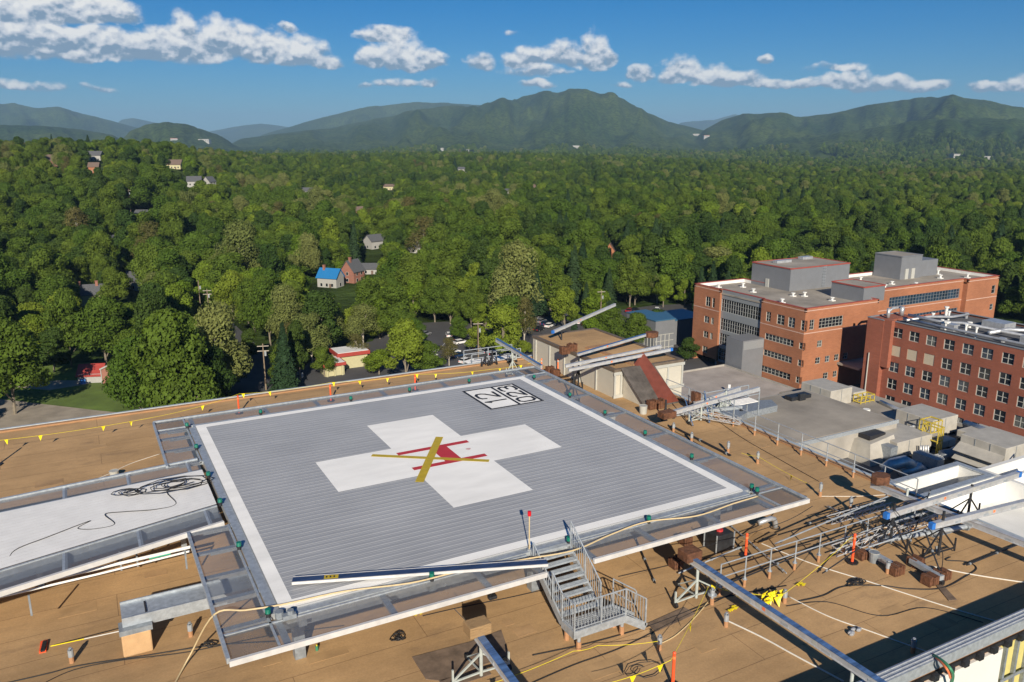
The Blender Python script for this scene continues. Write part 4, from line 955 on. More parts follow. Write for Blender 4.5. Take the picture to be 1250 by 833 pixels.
    # green perimeter lights
    def light(x, y, m_='green_glass'):
        s = MB(); s.cyl(x, y, -.1, .02, .07, 10); s.cyl(x, y, .02, .05, .10, 12); lo = s.build('perimeter_light', M['dark_steel'], t)
        MB().cyl(x, y, .051, .19, .085, 12).build('green_lens', M[m_], lo)
    for y in (-9.3, -4.6, -.6, 2.4, 6.0, 9.3): light(-H - .38, y)
    for x in (-4.5, .7, 4.2, 9.6): light(x, -H - .42)
    for y in (-9.3, -5.6, -2.2, 1.2, 4.6, 8.6): light(H + .42, y)
    for x in (-6, -1.2, 2.2, 5.9): light(x, H + .42)
    ft = MB(); ft.cyl(-H - .1, -H - .3, -.05, .16, .13, 10); ft.box(-H - .05, -H + .35, -H - .55, -H - .35, -.06, .08); ft.cyl(-H + .2, -H - .45, .08, .2, .1, 10); ft.build('corner_fitting', M['galv_dull'], t)
    return t
pad = helipad()
# yellow tape X, two strips resting on the deck
def strip_obj(nm, label, a, b, w, z, m_, cat, th=.006):
    o = MB(); o.bar((a.x, a.y, z + th / 2), (b.x, b.y, z + th / 2), w, th); o = o.build(nm, m_); return tag(o, label, cat)
strip_obj('yellow_tape_strip', 'longer yellow tape strip of the X, running left to right across the red H', at(453.8, 556.3, 0), at(597, 563, 0), .27, .012, M['yellow_tape'], 'tape', .004)
strip_obj('yellow_tape_strip', 'shorter wider yellow tape strip of the X, lying on top and pointing away', at(536.5, 534, 0), at(512, 589, 0), .36, .020, M['yellow_tape'], 'tape', .004)

# ramp to the west ------------------------------------------------------
def ramp():
    t = thing('access_ramp', 'white ribbed ramp running down from the left side of the helipad', 'ramp', (-16, 1, ZR))
    XA, XB = -9.75, -31.0
    zf = lambda x: -.02 - (XA - x) * .042
    yN = lambda x: 3.3; yS = lambda x: -.55 - (XA - x) * .165 if x > -19 else -.55 - (XA + 19) * .165
    d = MB(); n = 18; seg = [XA, -12, -15, -19, -24, XB]
    for k in range(n):
        f0 = k / n; f1 = (k + .985) / n; f2 = (k + 1) / n
        for i in range(len(seg) - 1):
            xa, xb = seg[i], seg[i + 1]
            P_ = lambda x, f, dz=0: (x, yS(x) + (yN(x) - yS(x)) * f, zf(x) + dz)
            d.add([P_(xa, f0), P_(xb, f0), P_(xb, f1), P_(xa, f1), P_(xb, f2, -.004), P_(xa, f2, -.004)], [(0, 3, 2, 1), (3, 5, 4, 2)])
    d.build('ramp_deck', M['white_paint'], t)
    b = MB()
    for i in range(len(seg) - 1):
        xa, xb = seg[i], seg[i + 1]
        b.bar((xa, yS(xa) - .06, zf(xa) - .16), (xb, yS(xb) - .06, zf(xb) - .16), .1, .28); b.bar((xa, yN(xa) + .06, zf(xa) - .16), (xb, yN(xb) + .06, zf(xb) - .16), .1, .28)
    b.build('edge_beam', M['galv'], t)
    # side nets with outer bars
    for sgn, w in ((1, 1.35), (-1, 1.55)):
        o = MB(); p = MB(); y0 = (lambda x: yN(x) + .12) if sgn > 0 else (lambda x: yS(x) - .12)
        for i in range(len(seg) - 1):
            xa, xb = seg[i], seg[i + 1]
            o.bar((xa, y0(xa) + sgn * w, zf(xa) - .08), (xb, y0(xb) + sgn * w, zf(xb) - .08), .12, .18)
            p.add([(xa, y0(xa), zf(xa) - .06), (xb, y0(xb), zf(xb) - .06), (xb, y0(xb) + sgn * (w - .05), zf(xb) - .06), (xa, y0(xa) + sgn * (w - .05), zf(xa) - .06)], [(0, 1, 2, 3)])
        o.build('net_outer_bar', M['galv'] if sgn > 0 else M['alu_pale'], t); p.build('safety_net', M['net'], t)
        for x in (-10.2, -12.6, -15, -17.6, -20.5, -24): MB().bar((x, y0(x), zf(x) - .1), (x, y0(x) + sgn * (w - .02), zf(x) - .1), .16, .08).build('net_arm', M['galv'], t)
        g = MB()
        for i in range(len(seg) - 1):
            xa, xb = seg[i], seg[i + 1]
            g.add([(xa, y0(xa), zf(xa) - .28), (xb, y0(xb), zf(xb) - .28), (xb, y0(xb) + sgn * .55, zf(xb) - .28), (xa, y0(xa) + sgn * .55, zf(xa) - .28)], [(0, 1, 2, 3)])
        g.build('gutter_pan', M['galv_dull'], t)
    for x in (-11, -16, -22, -28):
        for y in (0.4, 2.6): MB().box(x - .1, x + .1, y - .1, y + .1, ZR + .002, zf(x) - .05).build('ramp_post', M['galv_dull'], t)
    # cable tray tubes along the south side
    c = MB(); c.tube([P(-30, 729, -1.2), P(0, 722, -1.2), P(120, 694, -1.1), P(232, 668, -1.0)], .06, 8); c.tube([P(-30, 736, -1.3), P(0, 729, -1.3), P(120, 701, -1.2), P(232, 673, -1.1)], .04, 8)
    c.build('conduit', M['white_paint'], t)
    for (u, v, u2, v2) in ((182, 681, 208, 675), (-5, 725, 6, 722)): MB().tube([P(u, v, -1.14), P(u2, v2, -1.10)], .075, 8).build('green_fitting', mat('green_plastic', (.02, .35, .24), .5, 0, .1, 3), t)
    hg = MB()
    for (u, v) in ((147, 664), (167, 659), (37, 718), (227, 662)):
        q = at(u, v + 22, -1.15); hg.bar((q.x, q.y, -1.5), (q.x, q.y, -.75), .06)
    hg.build('hanger', M['galv_dull'], t)
    return t
ramp()
# cantilever steel channel on a tan post
def channel():
    t = thing('steel_channel_beam', 'wide grey steel channel on a tan wrapped post, running under the helipad net', 'beam', (-13.4, -5.3, ZR))
    a = at(148, 741, -1.05); b = at(153, 771, -1.05)
    y0, y1 = -5.65, -4.65; x0 = -13.5
    m_ = MB(); m_.box(x0, -8.6, y0, y1, -1.32, -1.10); m_.box(x0, -8.6, y0 - .06, y0 - .003, -1.42, -1.02); m_.box(x0, -8.6, y1 + .003, y1 + .06, -1.42, -1.02); m_.build('channel', M['galv'], t)
    MB().box(x0 + .7, x0 + .76, y0 + .15, y1 - .15, -1.098, -1.07).build('splice_slot', M['black_paint'], t)
    MB().box(x0 - .12, x0 + .85, y0 - .3, y0 + .3, -1.50, -1.33).build('cap_plate', M['galv_dull'], t)
    MB().box(x0 - .08, x0 + .80, y0 - .26, y0 + .27, ZR + .002, -1.503).build('wrapped_post', mat('tan_post_wrap', (.52, .33, .17), .85, 0, .1, 3, bump=.2), t, bevel=.05)
    return t
channel()
# ================================================================== STAIRS
def stairs():
    t = thing('steel_stairs', 'galvanised stairs with slatted railings leading from the pad down to the tan roof', 'stairs', (0, -11.5, ZR))
    x0, x1 = -.78, .72; yt = -9.55; n = 9; run = .235; rise = 1.5 / n
    for k in range(n):
        y = yt - k * run; z = -.04 - k * rise; s = MB(); s.box(x0 + .04, x1 - .04, y - run + .015, y, z - .045, z)
        s.box(x0 + .04, x1 - .04, y - run + .005, y - run + .03, z - .06, z + .012)
        for j in range(5): s.box(x0 + .1, x1 - .1, y - run + .045 + j * .035, y - run + .055 + j * .035, z + .001, z + .012)
        s.build('tread', M['galv'], t)
    yl = yt - n * run; zl = -1.54
    for x in (x0, x1):
        s = MB(); s.bar((x, yt + .1, -.12), (x, yl, zl - .08), .05, .27); s.build('stringer', M['galv'], t)
    yf = -12.42; xr = 1.22
    d = MB(); nb = 26
    for k in range(nb): x = x0 + (xr - x0) * (k + .5) / nb; d.box(x - .012, x + .012, yf + .03, yl - .01, zl - .04, zl)
    for k in range(8): y = yf + (yl - yf) * (k + .5) / 8; d.box(x0, xr, y - .008, y + .008, zl - .03, zl - .005)
    d.build('landing_grating', M['galv'], t)
    e = MB(); e.box(x0 - .03, x0 + .03, yf, yl, zl - .24, zl + .03); e.box(x0 - .03, xr, yf - .03, yf + .03, zl - .24, zl + .03); e.box(x1 + .03, xr, yl - .03, yl + .03, zl - .24, zl + .02)
    e.build('landing_edge', M['galv'], t)
    # short second flight down to the right
    m = 4; run2 = .26; rise2 = (-zl + ZR) / m if False else (zl - ZR) / m
    ye = yl - .02
    for k in range(m - 1):
        x = xr + k * run2; z = zl - (k + 1) * rise2; s = MB(); s.box(x + .01, x + run2, yf + .05, ye - .05, z - .04, z); s.build('tread', M['galv'], t)
    for y in (yf, ye):
        s = MB(); s.bar((xr - .05, y, zl - .08), (xr + 3.3 * run2, y, ZR + .1), .05, .25, up=(0, 0, 1)); s.build('stringer', M['galv'], t)
    # railings: posts, top rail, bottom rail and slats
    def rail(pts, hgt=1.0, slat=.115, skip=0, nm='railing'):
        o = MB()
        for i in range(len(pts) - 1):
            a, b = Vector(pts[i]), Vector(pts[i + 1]); ln = (b - a).xy.length
            o.tube([a + Vector((0, 0, hgt)), b + Vector((0, 0, hgt))], .024, 6); o.tube([a + Vector((0, 0, .1)), b + Vector((0, 0, .1))], .018, 6)
            k = max(1, int(ln / slat))
            for j in range(1, k): q = a + (b - a) * (j / k); o.bar(q + Vector((0, 0, .1)), q + Vector((0, 0, hgt)), .016)
        for p in pts[skip:]: p = Vector(p); o.bar(p, p + Vector((0, 0, hgt)), .05)
        return o.build(nm, M['galv'], t)
    ss = lambda y: -.04 + (y - yt) * (1.5 / (n * run))
    rail([(x0, -11.05, ss(-11.05)), (x0, yl, zl), (x0, yf, zl)])
    rail([(x0, yt - .2, ss(yt - .2)), (x0, -10.4, ss(-10.4)), (x0, -11.03, ss(-11.03) + .003)], .55)
    rail([(x1, yt - .2, ss(yt - .2)), (x1, -10.7, ss(-10.7)), (x1, yl, zl)])
    rail([(x0 + .03, yf, zl + .003), (.25, yf, zl), (xr, yf, zl), (xr + 3.2 * run2, yf, ZR + .16)], skip=1)
    g = MB(); g.tube([(xr, ye, zl + 1), (xr, ye, zl), (xr, ye, zl + .5), (xr, ye, zl + .98), (xr + .9, ye, ZR + 1.1), (xr + .98, ye, ZR + 1.0), (xr + .95, ye, ZR + .5), (xr + .6, ye, ZR + .8), (xr, ye, zl + .5)], .024, 6)
    g.build('handrail_loop', M['galv'], t)
    # posts with tan boots
    for (x, y, zt) in ((x0 + .25, yf + .1, zl - .2), (x0 + .2, yl + .0, zl - .2), (xr - .02, yf + .15, zl - .2), (xr, ye - .1, zl - .2)):
        po = MB().cyl(x, y, ZR + .3, zt, .06, 10).build('post', M['galv'], t); MB().cyl(x, y, ZR + .002, ZR + .3, .085, 10).build('membrane_boot', M['boot'], po)
    return t
stairs()

# ================================================================== RAILINGS ON THE ROOF
def guard_rail(label, posts, base_cover=True):
    t = thing('guard_rail', label, 'railing', (*posts[0], ZR))
    h = 1.22
    for (x, y) in posts:
        p = MB(); p.cyl(x, y, ZR + .3, ZR + h, .028, 8); p.cyl(x, y, ZR + .30, ZR + .33, .09, 8); p.cyl(x, y, ZR + .33, ZR + .42, .045, 8); po = p.build('post', M['galv'], t)
        MB().cyl(x, y, ZR + .002, ZR + .30, .055, 8).build('membrane_boot', M['boot'], po)
    for z in (ZR + h, ZR + h - .52):
        MB().tube([(x, y, z) for x, y in posts], .024, 8).build('rail', M['galv'], t)
    return t
E_ROW = [(18.8, y) for y in (7.6, 5.4, 3.3, 1.45, -.25, -1.95, -3.6, -5.25, -6.9, -8.6, -10.3)]
guard_rail('long steel guard rail beside the east roof edge, behind the far net', E_ROW)
S_ROW = [(x, -11.95) for x in (5.75, 6.95, 8.2, 9.5, 10.8, 12.2, 13.5, 14.9, 16.4, 17.9)]
guard_rail('two rail steel barrier across the roof, right of the net corner', S_ROW)

# ================================================================== SMALL THINGS ON THE ROOF
def anchor(u, v, h, label, disc=False):
    q = at(u, v, ZR); t = thing('roof_anchor', label, 'roof anchor', (q.x, q.y, ZR), 'pipe anchors standing on the tan roof')
    a = MB(); a.cyl(q.x, q.y, ZR + .24, ZR + h, .05, 10); a.cyl(q.x, q.y, ZR + h - .28, ZR + h - .04, .085, 10); a.cyl(q.x, q.y, ZR + h - .04, ZR + h + .03, .05, 10)
    if disc: a.cyl(q.x, q.y, ZR + h * .6, ZR + h * .6 + .03, .16, 12)
    a.build('pipe', M['galv'], t); MB().cyl(q.x, q.y, ZR + .002, ZR + .24, .075, 10).build('membrane_boot', M['boot'], t)
    return t
for (u, v, h, lab, dd) in [(233, 777, .5, 'short pipe anchor standing right of the tan wrapped post', 0), (88, 809, .5, 'short pipe anchor left of the tan wrapped post, ropes tied at its foot', 0),
        (804.8, 793, .5, 'pipe anchor on the yellow line, right of the stairs', 0), (868.8, 738, .62, 'pipe anchor with a disc in front of the long aluminium beam', 1), (886, 765, .5, 'pipe anchor with the white rope end, near bottom right', 0),
        (924.6, 566, .62, 'pipe anchor standing right of the far net bar, halfway along it', 0), (888.6, 553, .62, 'pipe anchor with dark lashings near the far net bar', 0), (1001, 606, .66, 'pipe anchor just beyond the right corner of the net', 0),
        (1037.7, 624, .66, 'pipe anchor in the beam shadows right of the net corner', 0), (957.5, 736, .5, 'pipe anchor holding the bunch of yellow pennants', 0), (1113.9, 797, .5, 'thin white pipe anchor by the shadow of the parapet', 0),
        (1083, 700, .5, 'white topped pipe anchor beside the rusty weights', 0), (844, 540, .55, 'pipe anchor near the far end of the east guard rail', 0), (822, 527, .5, 'pipe anchor behind the dark feet of the stand', 0)]:
    anchor(u, v, h, lab, dd)

def delineator(u, v, h, label, m_='orange', base=True, foot=True):
    q = at(u, v, ZR); t = thing('marker_post', label, 'marker post', (q.x, q.y, ZR), 'orange marker posts holding the pennant lines')
    p = MB(); p.cyl(q.x, q.y, ZR + .06, ZR + h, .055, 10, r2=.045); p.ball((q.x, q.y, ZR + h + .04), .06, 8, 5)
    p.build('post', M[m_], t); c = MB(); c.cyl(q.x, q.y, ZR + h - .14, ZR + h - .05, .058, 10); c.build('reflector_band', M['frame_white'] if m_ != 'orange' else M['orange_light'], t)
    if base: b = MB(); b.prism([(q.x + .24 * math.cos(a), q.y + .24 * math.sin(a)) for a in [k * math.pi / 4 for k in range(8)]], ZR + .002, ZR + .06); b.build('rubber_base', M['black'], t)
    return q
D = {}
D['w'] = delineator(-3, 568, 1.05, 'red pink marker post at the left edge of the picture')
D['n1'] = delineator(292, 505, 1.05, 'red marker post seen beside the far left part of the net')
D['n2'] = delineator(404, 490, 1.0, 'red marker post behind the middle of the far net bar')
D['n3'] = delineator(507, 477, 1.0, 'red marker post on the far roof strip, left of the number box')
D['n4'] = delineator(681, 456, 1.0, 'pale orange marker post by the left end of the penthouse', 'orange_light')
D['n5'] = delineator(661, 456, 1.0, 'pink marker post seen through the net at the far corner', 'orange_light')
D['mid'] = delineator(1040, 687, 1.15, 'orange red marker post with a yellow top in front of the steel barrier')
D['s'] = delineator(821, 838, 1.1, 'orange marker post at the bottom edge with a yellow line tied to it')
D['r'] = delineator(910, 679, .9, 'dark marker post with red bands by the black crate')

def pennant_line(label, pts, flags, sag=.12, grp='yellow pennant lines strung over the roof'):
    """pts: world points of the line, flags: fractions of each span"""
    t = thing('pennant_line', label, 'pennant line', pts[0], grp)
    path = []
    for i in range(len(pts) - 1):
        a, b = Vector(pts[i]), Vector(pts[i + 1]); n = 10
        for k in range(n + (i == len(pts) - 2)):
            f = k / n; p = a + (b - a) * f; p.z -= sag * 4 * f * (1 - f); path.append(p)
    MB().tube(path, .008, 5).build('line', M['yellow'], t)
    for f in flags:
        i = min(int(f * (len(path) - 1)), len(path) - 2); r_ = f * (len(path) - 1) - i; p = path[i] + (path[i + 1] - path[i]) * r_; d = (path[i + 1] - path[i]).normalized()
        tw = random.uniform(-.5, .5); s = Vector((d.x * math.cos(tw) - d.y * math.sin(tw), d.x * math.sin(tw) + d.y * math.cos(tw), 0)) * .10
        m_ = MB(); q = p + Vector((random.uniform(-.04, .04), random.uniform(-.04, .04), -.29))
        nn = Vector((-s.y, s.x, 0)).normalized() * .003; mid = (p - s + q) / 2 + nn * 8
        for o_ in (nn, -nn): m_.add([p - s + o_, p + s + o_, q + o_, (p + q) / 2 + nn * 10], [(0, 1, 3), (1, 2, 3), (2, 0, 3)])
        m_.build('pennant', M['yellow'], t)
W = lambda u, v, z: Vector(P(u, v, z))
pennant_line('yellow pennant line over the tan roof left of the far net', [W(-12, 539, ZR + .95), W(185, 510, ZR + .8)], [.09, .29, .68, .86], .1)
pennant_line('yellow pennant line behind the far net, left half', [W(185, 510, ZR + .8), W(292, 481, ZR + .95), W(404, 467, ZR + .95)], [.28, .52, .66], .12)
pennant_line('yellow pennant line along the far roof strip, right half', [W(404, 467, ZR + .95), W(507, 457, ZR + .9), W(600, 451, ZR + .7), W(661, 440, ZR + .9)], [.01, .11, .22, .34, .42, .58, .72, .86], .1)
pennant_line('yellow line sagging over the roof between the stairs and the bottom edge', [W(596, 836, ZR + .3), W(700, 795, ZR + .25), W(730, 788, ZR + .25), W(803, 783, ZR + .45)], [.02], .05)
pennant_line('yellow line from the orange post at the bottom edge to the pipe with the disc', [W(735, 836, ZR + .8), W(819, 806, ZR + 1.0), W(865, 716, ZR + .6)], [.22, .42, .74], .08)
pennant_line('yellow line from the pipe with the disc to the bunch of pennants', [W(869, 714, ZR + .55), W(905, 722, ZR + .5), W(957, 725, ZR + .45), W(1040, 655, ZR + 1.1)], [.02, .30, .64], .1)
pennant_line('short yellow line with a limp pennant beyond the right net corner', [W(905, 553, ZR + .35), W(925, 557, ZR + .5), W(985, 590, ZR + .3)], [.85], .05)
# bunch of pennants
q = at(943, 738, ZR); t = thing('pennant_bunch', 'bunch of crumpled yellow pennants heaped at a pipe anchor', 'pennants', (q.x, q.y, ZR)); b = MB()
for k in range(16):
    a = Vector((q.x + random.uniform(-.35, .45), q.y + random.uniform(-.15, .2), ZR + random.uniform(.25, .5))); c = a + Vector((random.uniform(-.15, .15), random.uniform(-.15, .15), -.4)); c.z = max(c.z, ZR + .03)
    s = Vector((random.uniform(.08, .16), random.uniform(-.05, .05), .02)); b.add([a - s, a + s, c + s * .3, (a + c) / 2 + Vector((0, .05, 0)), a - s * .2 + Vector((0, .07, -.05))], [(0, 1, 3), (1, 2, 3), (2, 0, 3), (0, 4, 1)])
b.build('pennants', M['yellow'], t)
for (u, v, lab) in ((980, 716, 'crumpled yellow pennant lying right of the pennant bunch'), (892, 747, 'crumpled yellow pennant lying left of the pennant bunch'), (510, 752, 'yellow strip lying on the roof just under the near net bar'), (881, 509, 'yellow rag by the far stand')):
    q = at(u, v, ZR); b = MB()
    for k in range(5): a = Vector((q.x + random.uniform(-.2, .2), q.y + random.uniform(-.08, .08), ZR + .05)); b.add([a, a + Vector((.16, .05, .06)), a + Vector((.05, .16, .01)), a + Vector((-.1, .05, .08))], [(0, 1, 2), (0, 2, 3)])
    o = b.build('yellow_rag', M['yellow']); tag(o, lab, 'rag')

# beam lying on the pad, the wind lamp pole, loose boards
M['beam_reflection'] = mat('dark_blue_reflection', (.045, .075, .16), .35, .3, .3, 2, stretch=(.5, 3, 3))  # blue reflection on the beam's upper face, painted as base colour
def loose_beam():
    a = at(357, 709, .12); b = at(668, 687, .12); t = thing('loose_beam', 'long aluminium beam with a painted blue reflection lying across the near edge of the pad', 'beam', (a.x, a.y, .02))
    d = (b - a).normalized(); s = Vector((-d.y, d.x, 0)); up = Vector((0, 0, 1))
    w = MB(); w.bar(a + up * .02, b + up * .02, .30, .04); w.build('web', M['beam_reflection'], t)
    f = MB(); f.bar(a - s * .17 + up * .0, b - s * .17, .035, .09); f.build('near_flange', M['alu_pale'], t)
    f = MB(); f.bar(a + s * .17, b + s * .17, .035, .09); f.build('far_flange', M['alu_pale'], t)
    q = a + (b - a) * .12; l = MB(); l.bar(q + up * .046, q + d * .45 + up * .046, .22, .006); l.build('warning_label', M['yellow_tape'], t)
    g = MB()
    for k, ch in enumerate(range(3)): g.bar(q + d * (.08 + .12 * k) + up * .052 - s * .05, q + d * (.08 + .12 * k) + up * .052 + s * .05, .05, .004)
    g.build('label_print', M['black_paint'], t)
loose_beam()
q = at(646, 672, 0); t = thing('lamp_pole', 'thin pole with a red lamp standing on the near edge of the pad', 'lamp pole', (q.x, q.y, 0))
MB().cyl(q.x, q.y, .005, 1.3, .022, 8).build('pole', M['hose'], t); MB().cyl(q.x, q.y, 1.3, 1.46, .065, 10).build('red_lamp', M['red_glass'], t); MB().cyl(q.x, q.y, .005, .05, .09, 10).build('base', M['galv'], t)

def rope(name, label, cat, px, r, m_, z=ZR + .02, th=None, grp=None, sm=True):
    pts = [Vector(P(a[0], a[1], a[2] if len(a) > 2 else z)) for a in px]
    if sm and len(pts) > 2:
        o = []
        for i in range(len(pts) - 1):
            p0 = pts[max(i - 1, 0)]; p1 = pts[i]; p2 = pts[i + 1]; p3 = pts[min(i + 2, len(pts) - 1)]
            for k in range(6):
                f = k / 6; o.append(.5 * ((2 * p1) + (-p0 + p2) * f + (2 * p0 - 5 * p1 + 4 * p2 - p3) * f * f + (-p0 + 3 * p1 - 3 * p2 + p3) * f ** 3))
        o.append(pts[-1]); pts = o
    ob = MB().tube(pts, r, 6).build(name, M[m_], smooth=True); return tag(ob, label, cat, grp)
rope('hose', 'tan hose lying along the near pad edge and dropping to the roof at lower left', 'hose', [(208, 845, ZR + .03), (232, 800, ZR + .3), (262, 750, .0), (300, 745, 0), (345, 738, .04), (420, 722, .05), (500, 712, .05), (560, 698, .06), (640, 683, .08), (700, 672, .05), (745, 653, .03), (790, 637, .05), (850, 630, .05), (895, 615, .05), (925, 606, -.02)], .03, 'hose')
rope('coiled_cable', 'black cable running down the white ramp from the big coil', 'cable', [(255, 588, 0), (205, 598, -.05), (215, 615, -.08), (190, 622, -.1), (150, 625, -.12), (128, 628, -.15), (140, 640, -.17), (115, 646, -.2), (95, 645, -.22), (110, 636, -.2), (60, 655, -.25), (18, 672, -.3), (10, 690, -.36)], .017, 'black', grp=None)
def coil(label, cu, cv, z, n, ru, rv, seed, m_='black', r=.017):
    rnd = random.Random(seed); pts = []; c = at(cu, cv, z)
    for k in range(n * 10):
        a = 2 * math.pi * k / 10; q = .65 + .35 * math.sin(k * .37 + seed); pts.append((c.x + ru * q * math.cos(a) + .12 * math.sin(k * .23), c.y + rv * q * math.sin(a) + .1 * math.cos(k * .31), z + .07 + .012 * (k % 7)))
    o = MB().tube(pts, r, 5).build('cable_coil', M[m_], smooth=True); return tag(o, label, 'cable coil')
coil('big loose black cable coil at the top of the white ramp', 212, 594, -.08, 6, 1.5, .75, 3)
coil('small loose black cable coil left of the big one on the ramp', 158, 603, -.18, 4, .6, .35, 5)
coil('tangled black cable bundle left of the rusty weights', 1045, 714, ZR + .01, 4, .45, .16, 8, r=.02)
coil('black ring of cable on the roof below the near net bar', 486, 780, ZR + .01, 3, .26, .26, 2)
coil('dark rope heap near the bottom between the pennant line and the orange post', 780, 822, ZR + .01, 2, .7, .4, 4, 'dark_steel', .012)
coil('small cable coil hanging at the net bar at lower left', 252, 790, ZR + .05, 4, .22, .12, 9)
for nm, lab, px, m_, r in [
    ('rope', 'white rope crossing the roof from the rusty beam stand to the right edge', [(902, 652), (985, 686), (1060, 710), (1160, 742), (1250, 768)], 'rope', .022),
    ('rope', 'white rope from the bottom beam anchor towards the lower right parapet', [(886, 757), (930, 778), (970, 800), (1030, 832)], 'rope', .03),
    ('rope', 'grey rope running from the pennant bunch to the parapet hose', [(962, 728), (1010, 752), (1060, 770), (1110, 788), (1138, 798)], 'rope', .022),
    ('rope', 'white rope at the right edge passing the dark mast feet', [(1135, 691), (1190, 702), (1256, 712)], 'rope', .025),
    ('rope', 'white rope lying beyond the mast towards the far parapet', [(1075, 644), (1140, 640), (1215, 620)], 'rope', .02),
    ('rope', 'thin white line between two pipe anchors beyond the net corner', [(1000, 606), (1045, 606), (1085, 604)], 'rope', .015),
    ('rope', 'thin white rope on the roof beside the ramp', [(98, 592), (130, 580), (160, 566), (196, 554)], 'rope', .016),
    ('rope', 'thin dark rope lying along the roof at the lower left', [(-5, 837), (60, 822), (95, 813), (180, 800), (260, 788), (340, 783)], 'black', .02),
    ('rope', 'second dark rope crossing below the first at the lower left', [(50, 836), (90, 818), (150, 806), (230, 796), (330, 776), (420, 764)], 'black', .015),
    ('rope', 'dark cable running from the near net to the left of the stairs', [(516, 752), (560, 742), (620, 730), (664, 720)], 'black', .016),
    ('rope', 'dark double cable crossing the roof right of the stairs', [(755, 704), (800, 694), (860, 682), (930, 676), (990, 664)], 'black', .016),
    ('rope', 'dark cable on the roof running from the stair foot to the barrier', [(650, 800), (720, 785), (790, 765), (850, 742), (880, 730), (960, 715)], 'black', .02),
    ('rope', 'dark cable from the bottom edge past the stair foot', [(640, 838), (700, 812), (760, 790), (830, 755), (900, 722)], 'black', .018),
    ('rope', 'tan rope looping from the pipe with the disc to the yellow line', [(868, 730), (850, 752), (826, 775), (806, 786)], 'hose', .02),
    ('cable', 'black cable snaking from the pennant bunch to the rusty weights', [(975, 734), (1005, 727), (1030, 716), (1075, 715), (1110, 719), (1150, 718), (1178, 704), (1192, 694), (1180, 686), (1155, 684), (1160, 680)], 'black', .024)]:
    o = rope(nm, lab, nm if nm == 'cable' else 'rope', px, r, m_)
rope('drain_hose', 'green and orange hose bent over the lower right parapet coping', 'hose', [(1130, 797, ZR + .3), (1150, 806, -1.1), (1160, 818, -1.2), (1161, 836, -1.6)], .06, 'green_hose') if False else None
M['green_hose'] = mat('green_hose', (.05, .22, .12), .5, 0, .1, 3)
rope('drain_hose', 'green hose bent over the coping of the lower right parapet', 'hose', [(1140, 800, -1.25), (1152, 808, -1.12), (1161, 818, -1.2), (1163, 826, -1.6), (1160, 838, -2.2)], .05, 'green_hose')
rope('orange_hose', 'orange hose next to the green one on the lower right parapet', 'hose', [(1138, 798, -1.3), (1150, 810, -1.14), (1157, 819, -1.2), (1160, 828, -1.7)], .035, 'orange_light')

def simple(nm, label, cat, u, v, fn, z=ZR, grp=None):
    q = at(u, v, z); t = thing(nm, label, cat, (q.x, q.y, z), grp); fn(t, q.x, q.y, z); return t
def f_broom(t, x, y, z):
    a = at(62, 789, ZR + .08); b = at(145, 771, ZR + .9)
    MB().tube([a, (a + b) / 2], .017, 6).build('handle', M['yellow'], t); MB().tube([(a + b) / 2, b], .017, 6).build('handle_sleeve', M['rope'], t)
    h = MB(); h.bar(at(52, 795, ZR + .08), at(55, 783, ZR + .08), .12, .06); h.build('brush_back', M['black'], t); h = MB(); h.bar(at(52, 796, ZR + .04), at(54, 783, ZR + .04), .2, .07); h.build('bristles', M['orange'], t)
simple('broom', 'orange push broom leaning its handle on the tan wrapped post', 'broom', 53, 792, f_broom)
def f_bucket(m_, r=.14, h=.3):
    def f(t, x, y, z):
        MB().cyl(x, y, z + .003, z + h, r * .85, 14, r2=r).build('bucket', M[m_], t); MB().tube([(x + r * math.cos(a), y + r * math.sin(a), z + h) for a in [k * math.pi / 8 for k in range(17)]], .012, 5).build('rim', M['frame_white'], t)
    return f
simple('bucket', 'white bucket on the roof beyond the ramp net', 'bucket', 140, 583, f_bucket('frame_white', .22, .35))
simple('bucket', 'grey bucket beside the orange marker post and rusty weights', 'bucket', 1066, 686, f_bucket('galv_dull', .2, .42))
simple('bucket', 'white bucket seen through the net at the far side of the pad', 'bucket', 747, 512, f_bucket('frame_white', .25, .35))
simple('bucket', 'white box shaped tub beside the bulkhead of the penthouse', 'bucket', 785, 505, f_bucket('frame_white', .25, .5))
def f_drain(t, x, y, z):
    MB().cyl(x, y, z + .003, z + .03, .13, 12).build('drain_ring', M['black'], t); MB().cyl(x, y, z + .03, z + .11, .09, 8, r2=.05).build('drain_dome', M['black_paint'], t)
simple('roof_drain', 'black roof drain dome inside the cable ring', 'roof drain', 486, 780, f_drain)
def f_toolbag(c):
    def f(t, x, y, z): MB().box(x - .16, x + .16, y - .1, y + .1, z + .003, z + .13).build('bag', M[c], t, bevel=.03); MB().tube([(x - .1, y, z + .12), (x, y, z + .24), (x + .1, y, z + .12)], .012, 5).build('strap', M['black'], t)
    return f
simple('tool_bag', 'small dark blue bag on the roof below the near net bar', 'bag', 601, 731, f_toolbag('dark_steel'))
simple('tool_bag', 'small green item on the roof beneath the near net bar', 'bag', 387, 794, lambda t, x, y, z: (MB().cyl(x, y, z + .003, z + .16, .05, 10).build('bottle', M['green_hose'], t), MB().cyl(x, y, z + .16, z + .2, .02, 8).build('bottle_cap', M['yellow'], t)))
def f_spool(t, x, y, z):
    for k in range(7): MB().ball((x + random.uniform(-.28, .28), y + random.uniform(-.1, .1), z + random.uniform(.06, .14)), .085, 8, 5, (1.3, .8, .8)).build('glove_roll', M['duct'], t)
simple('rag_heap', 'heap of pale grey rags lying on the open roof near the parapet shadow', 'rags', 1043, 773, f_spool)
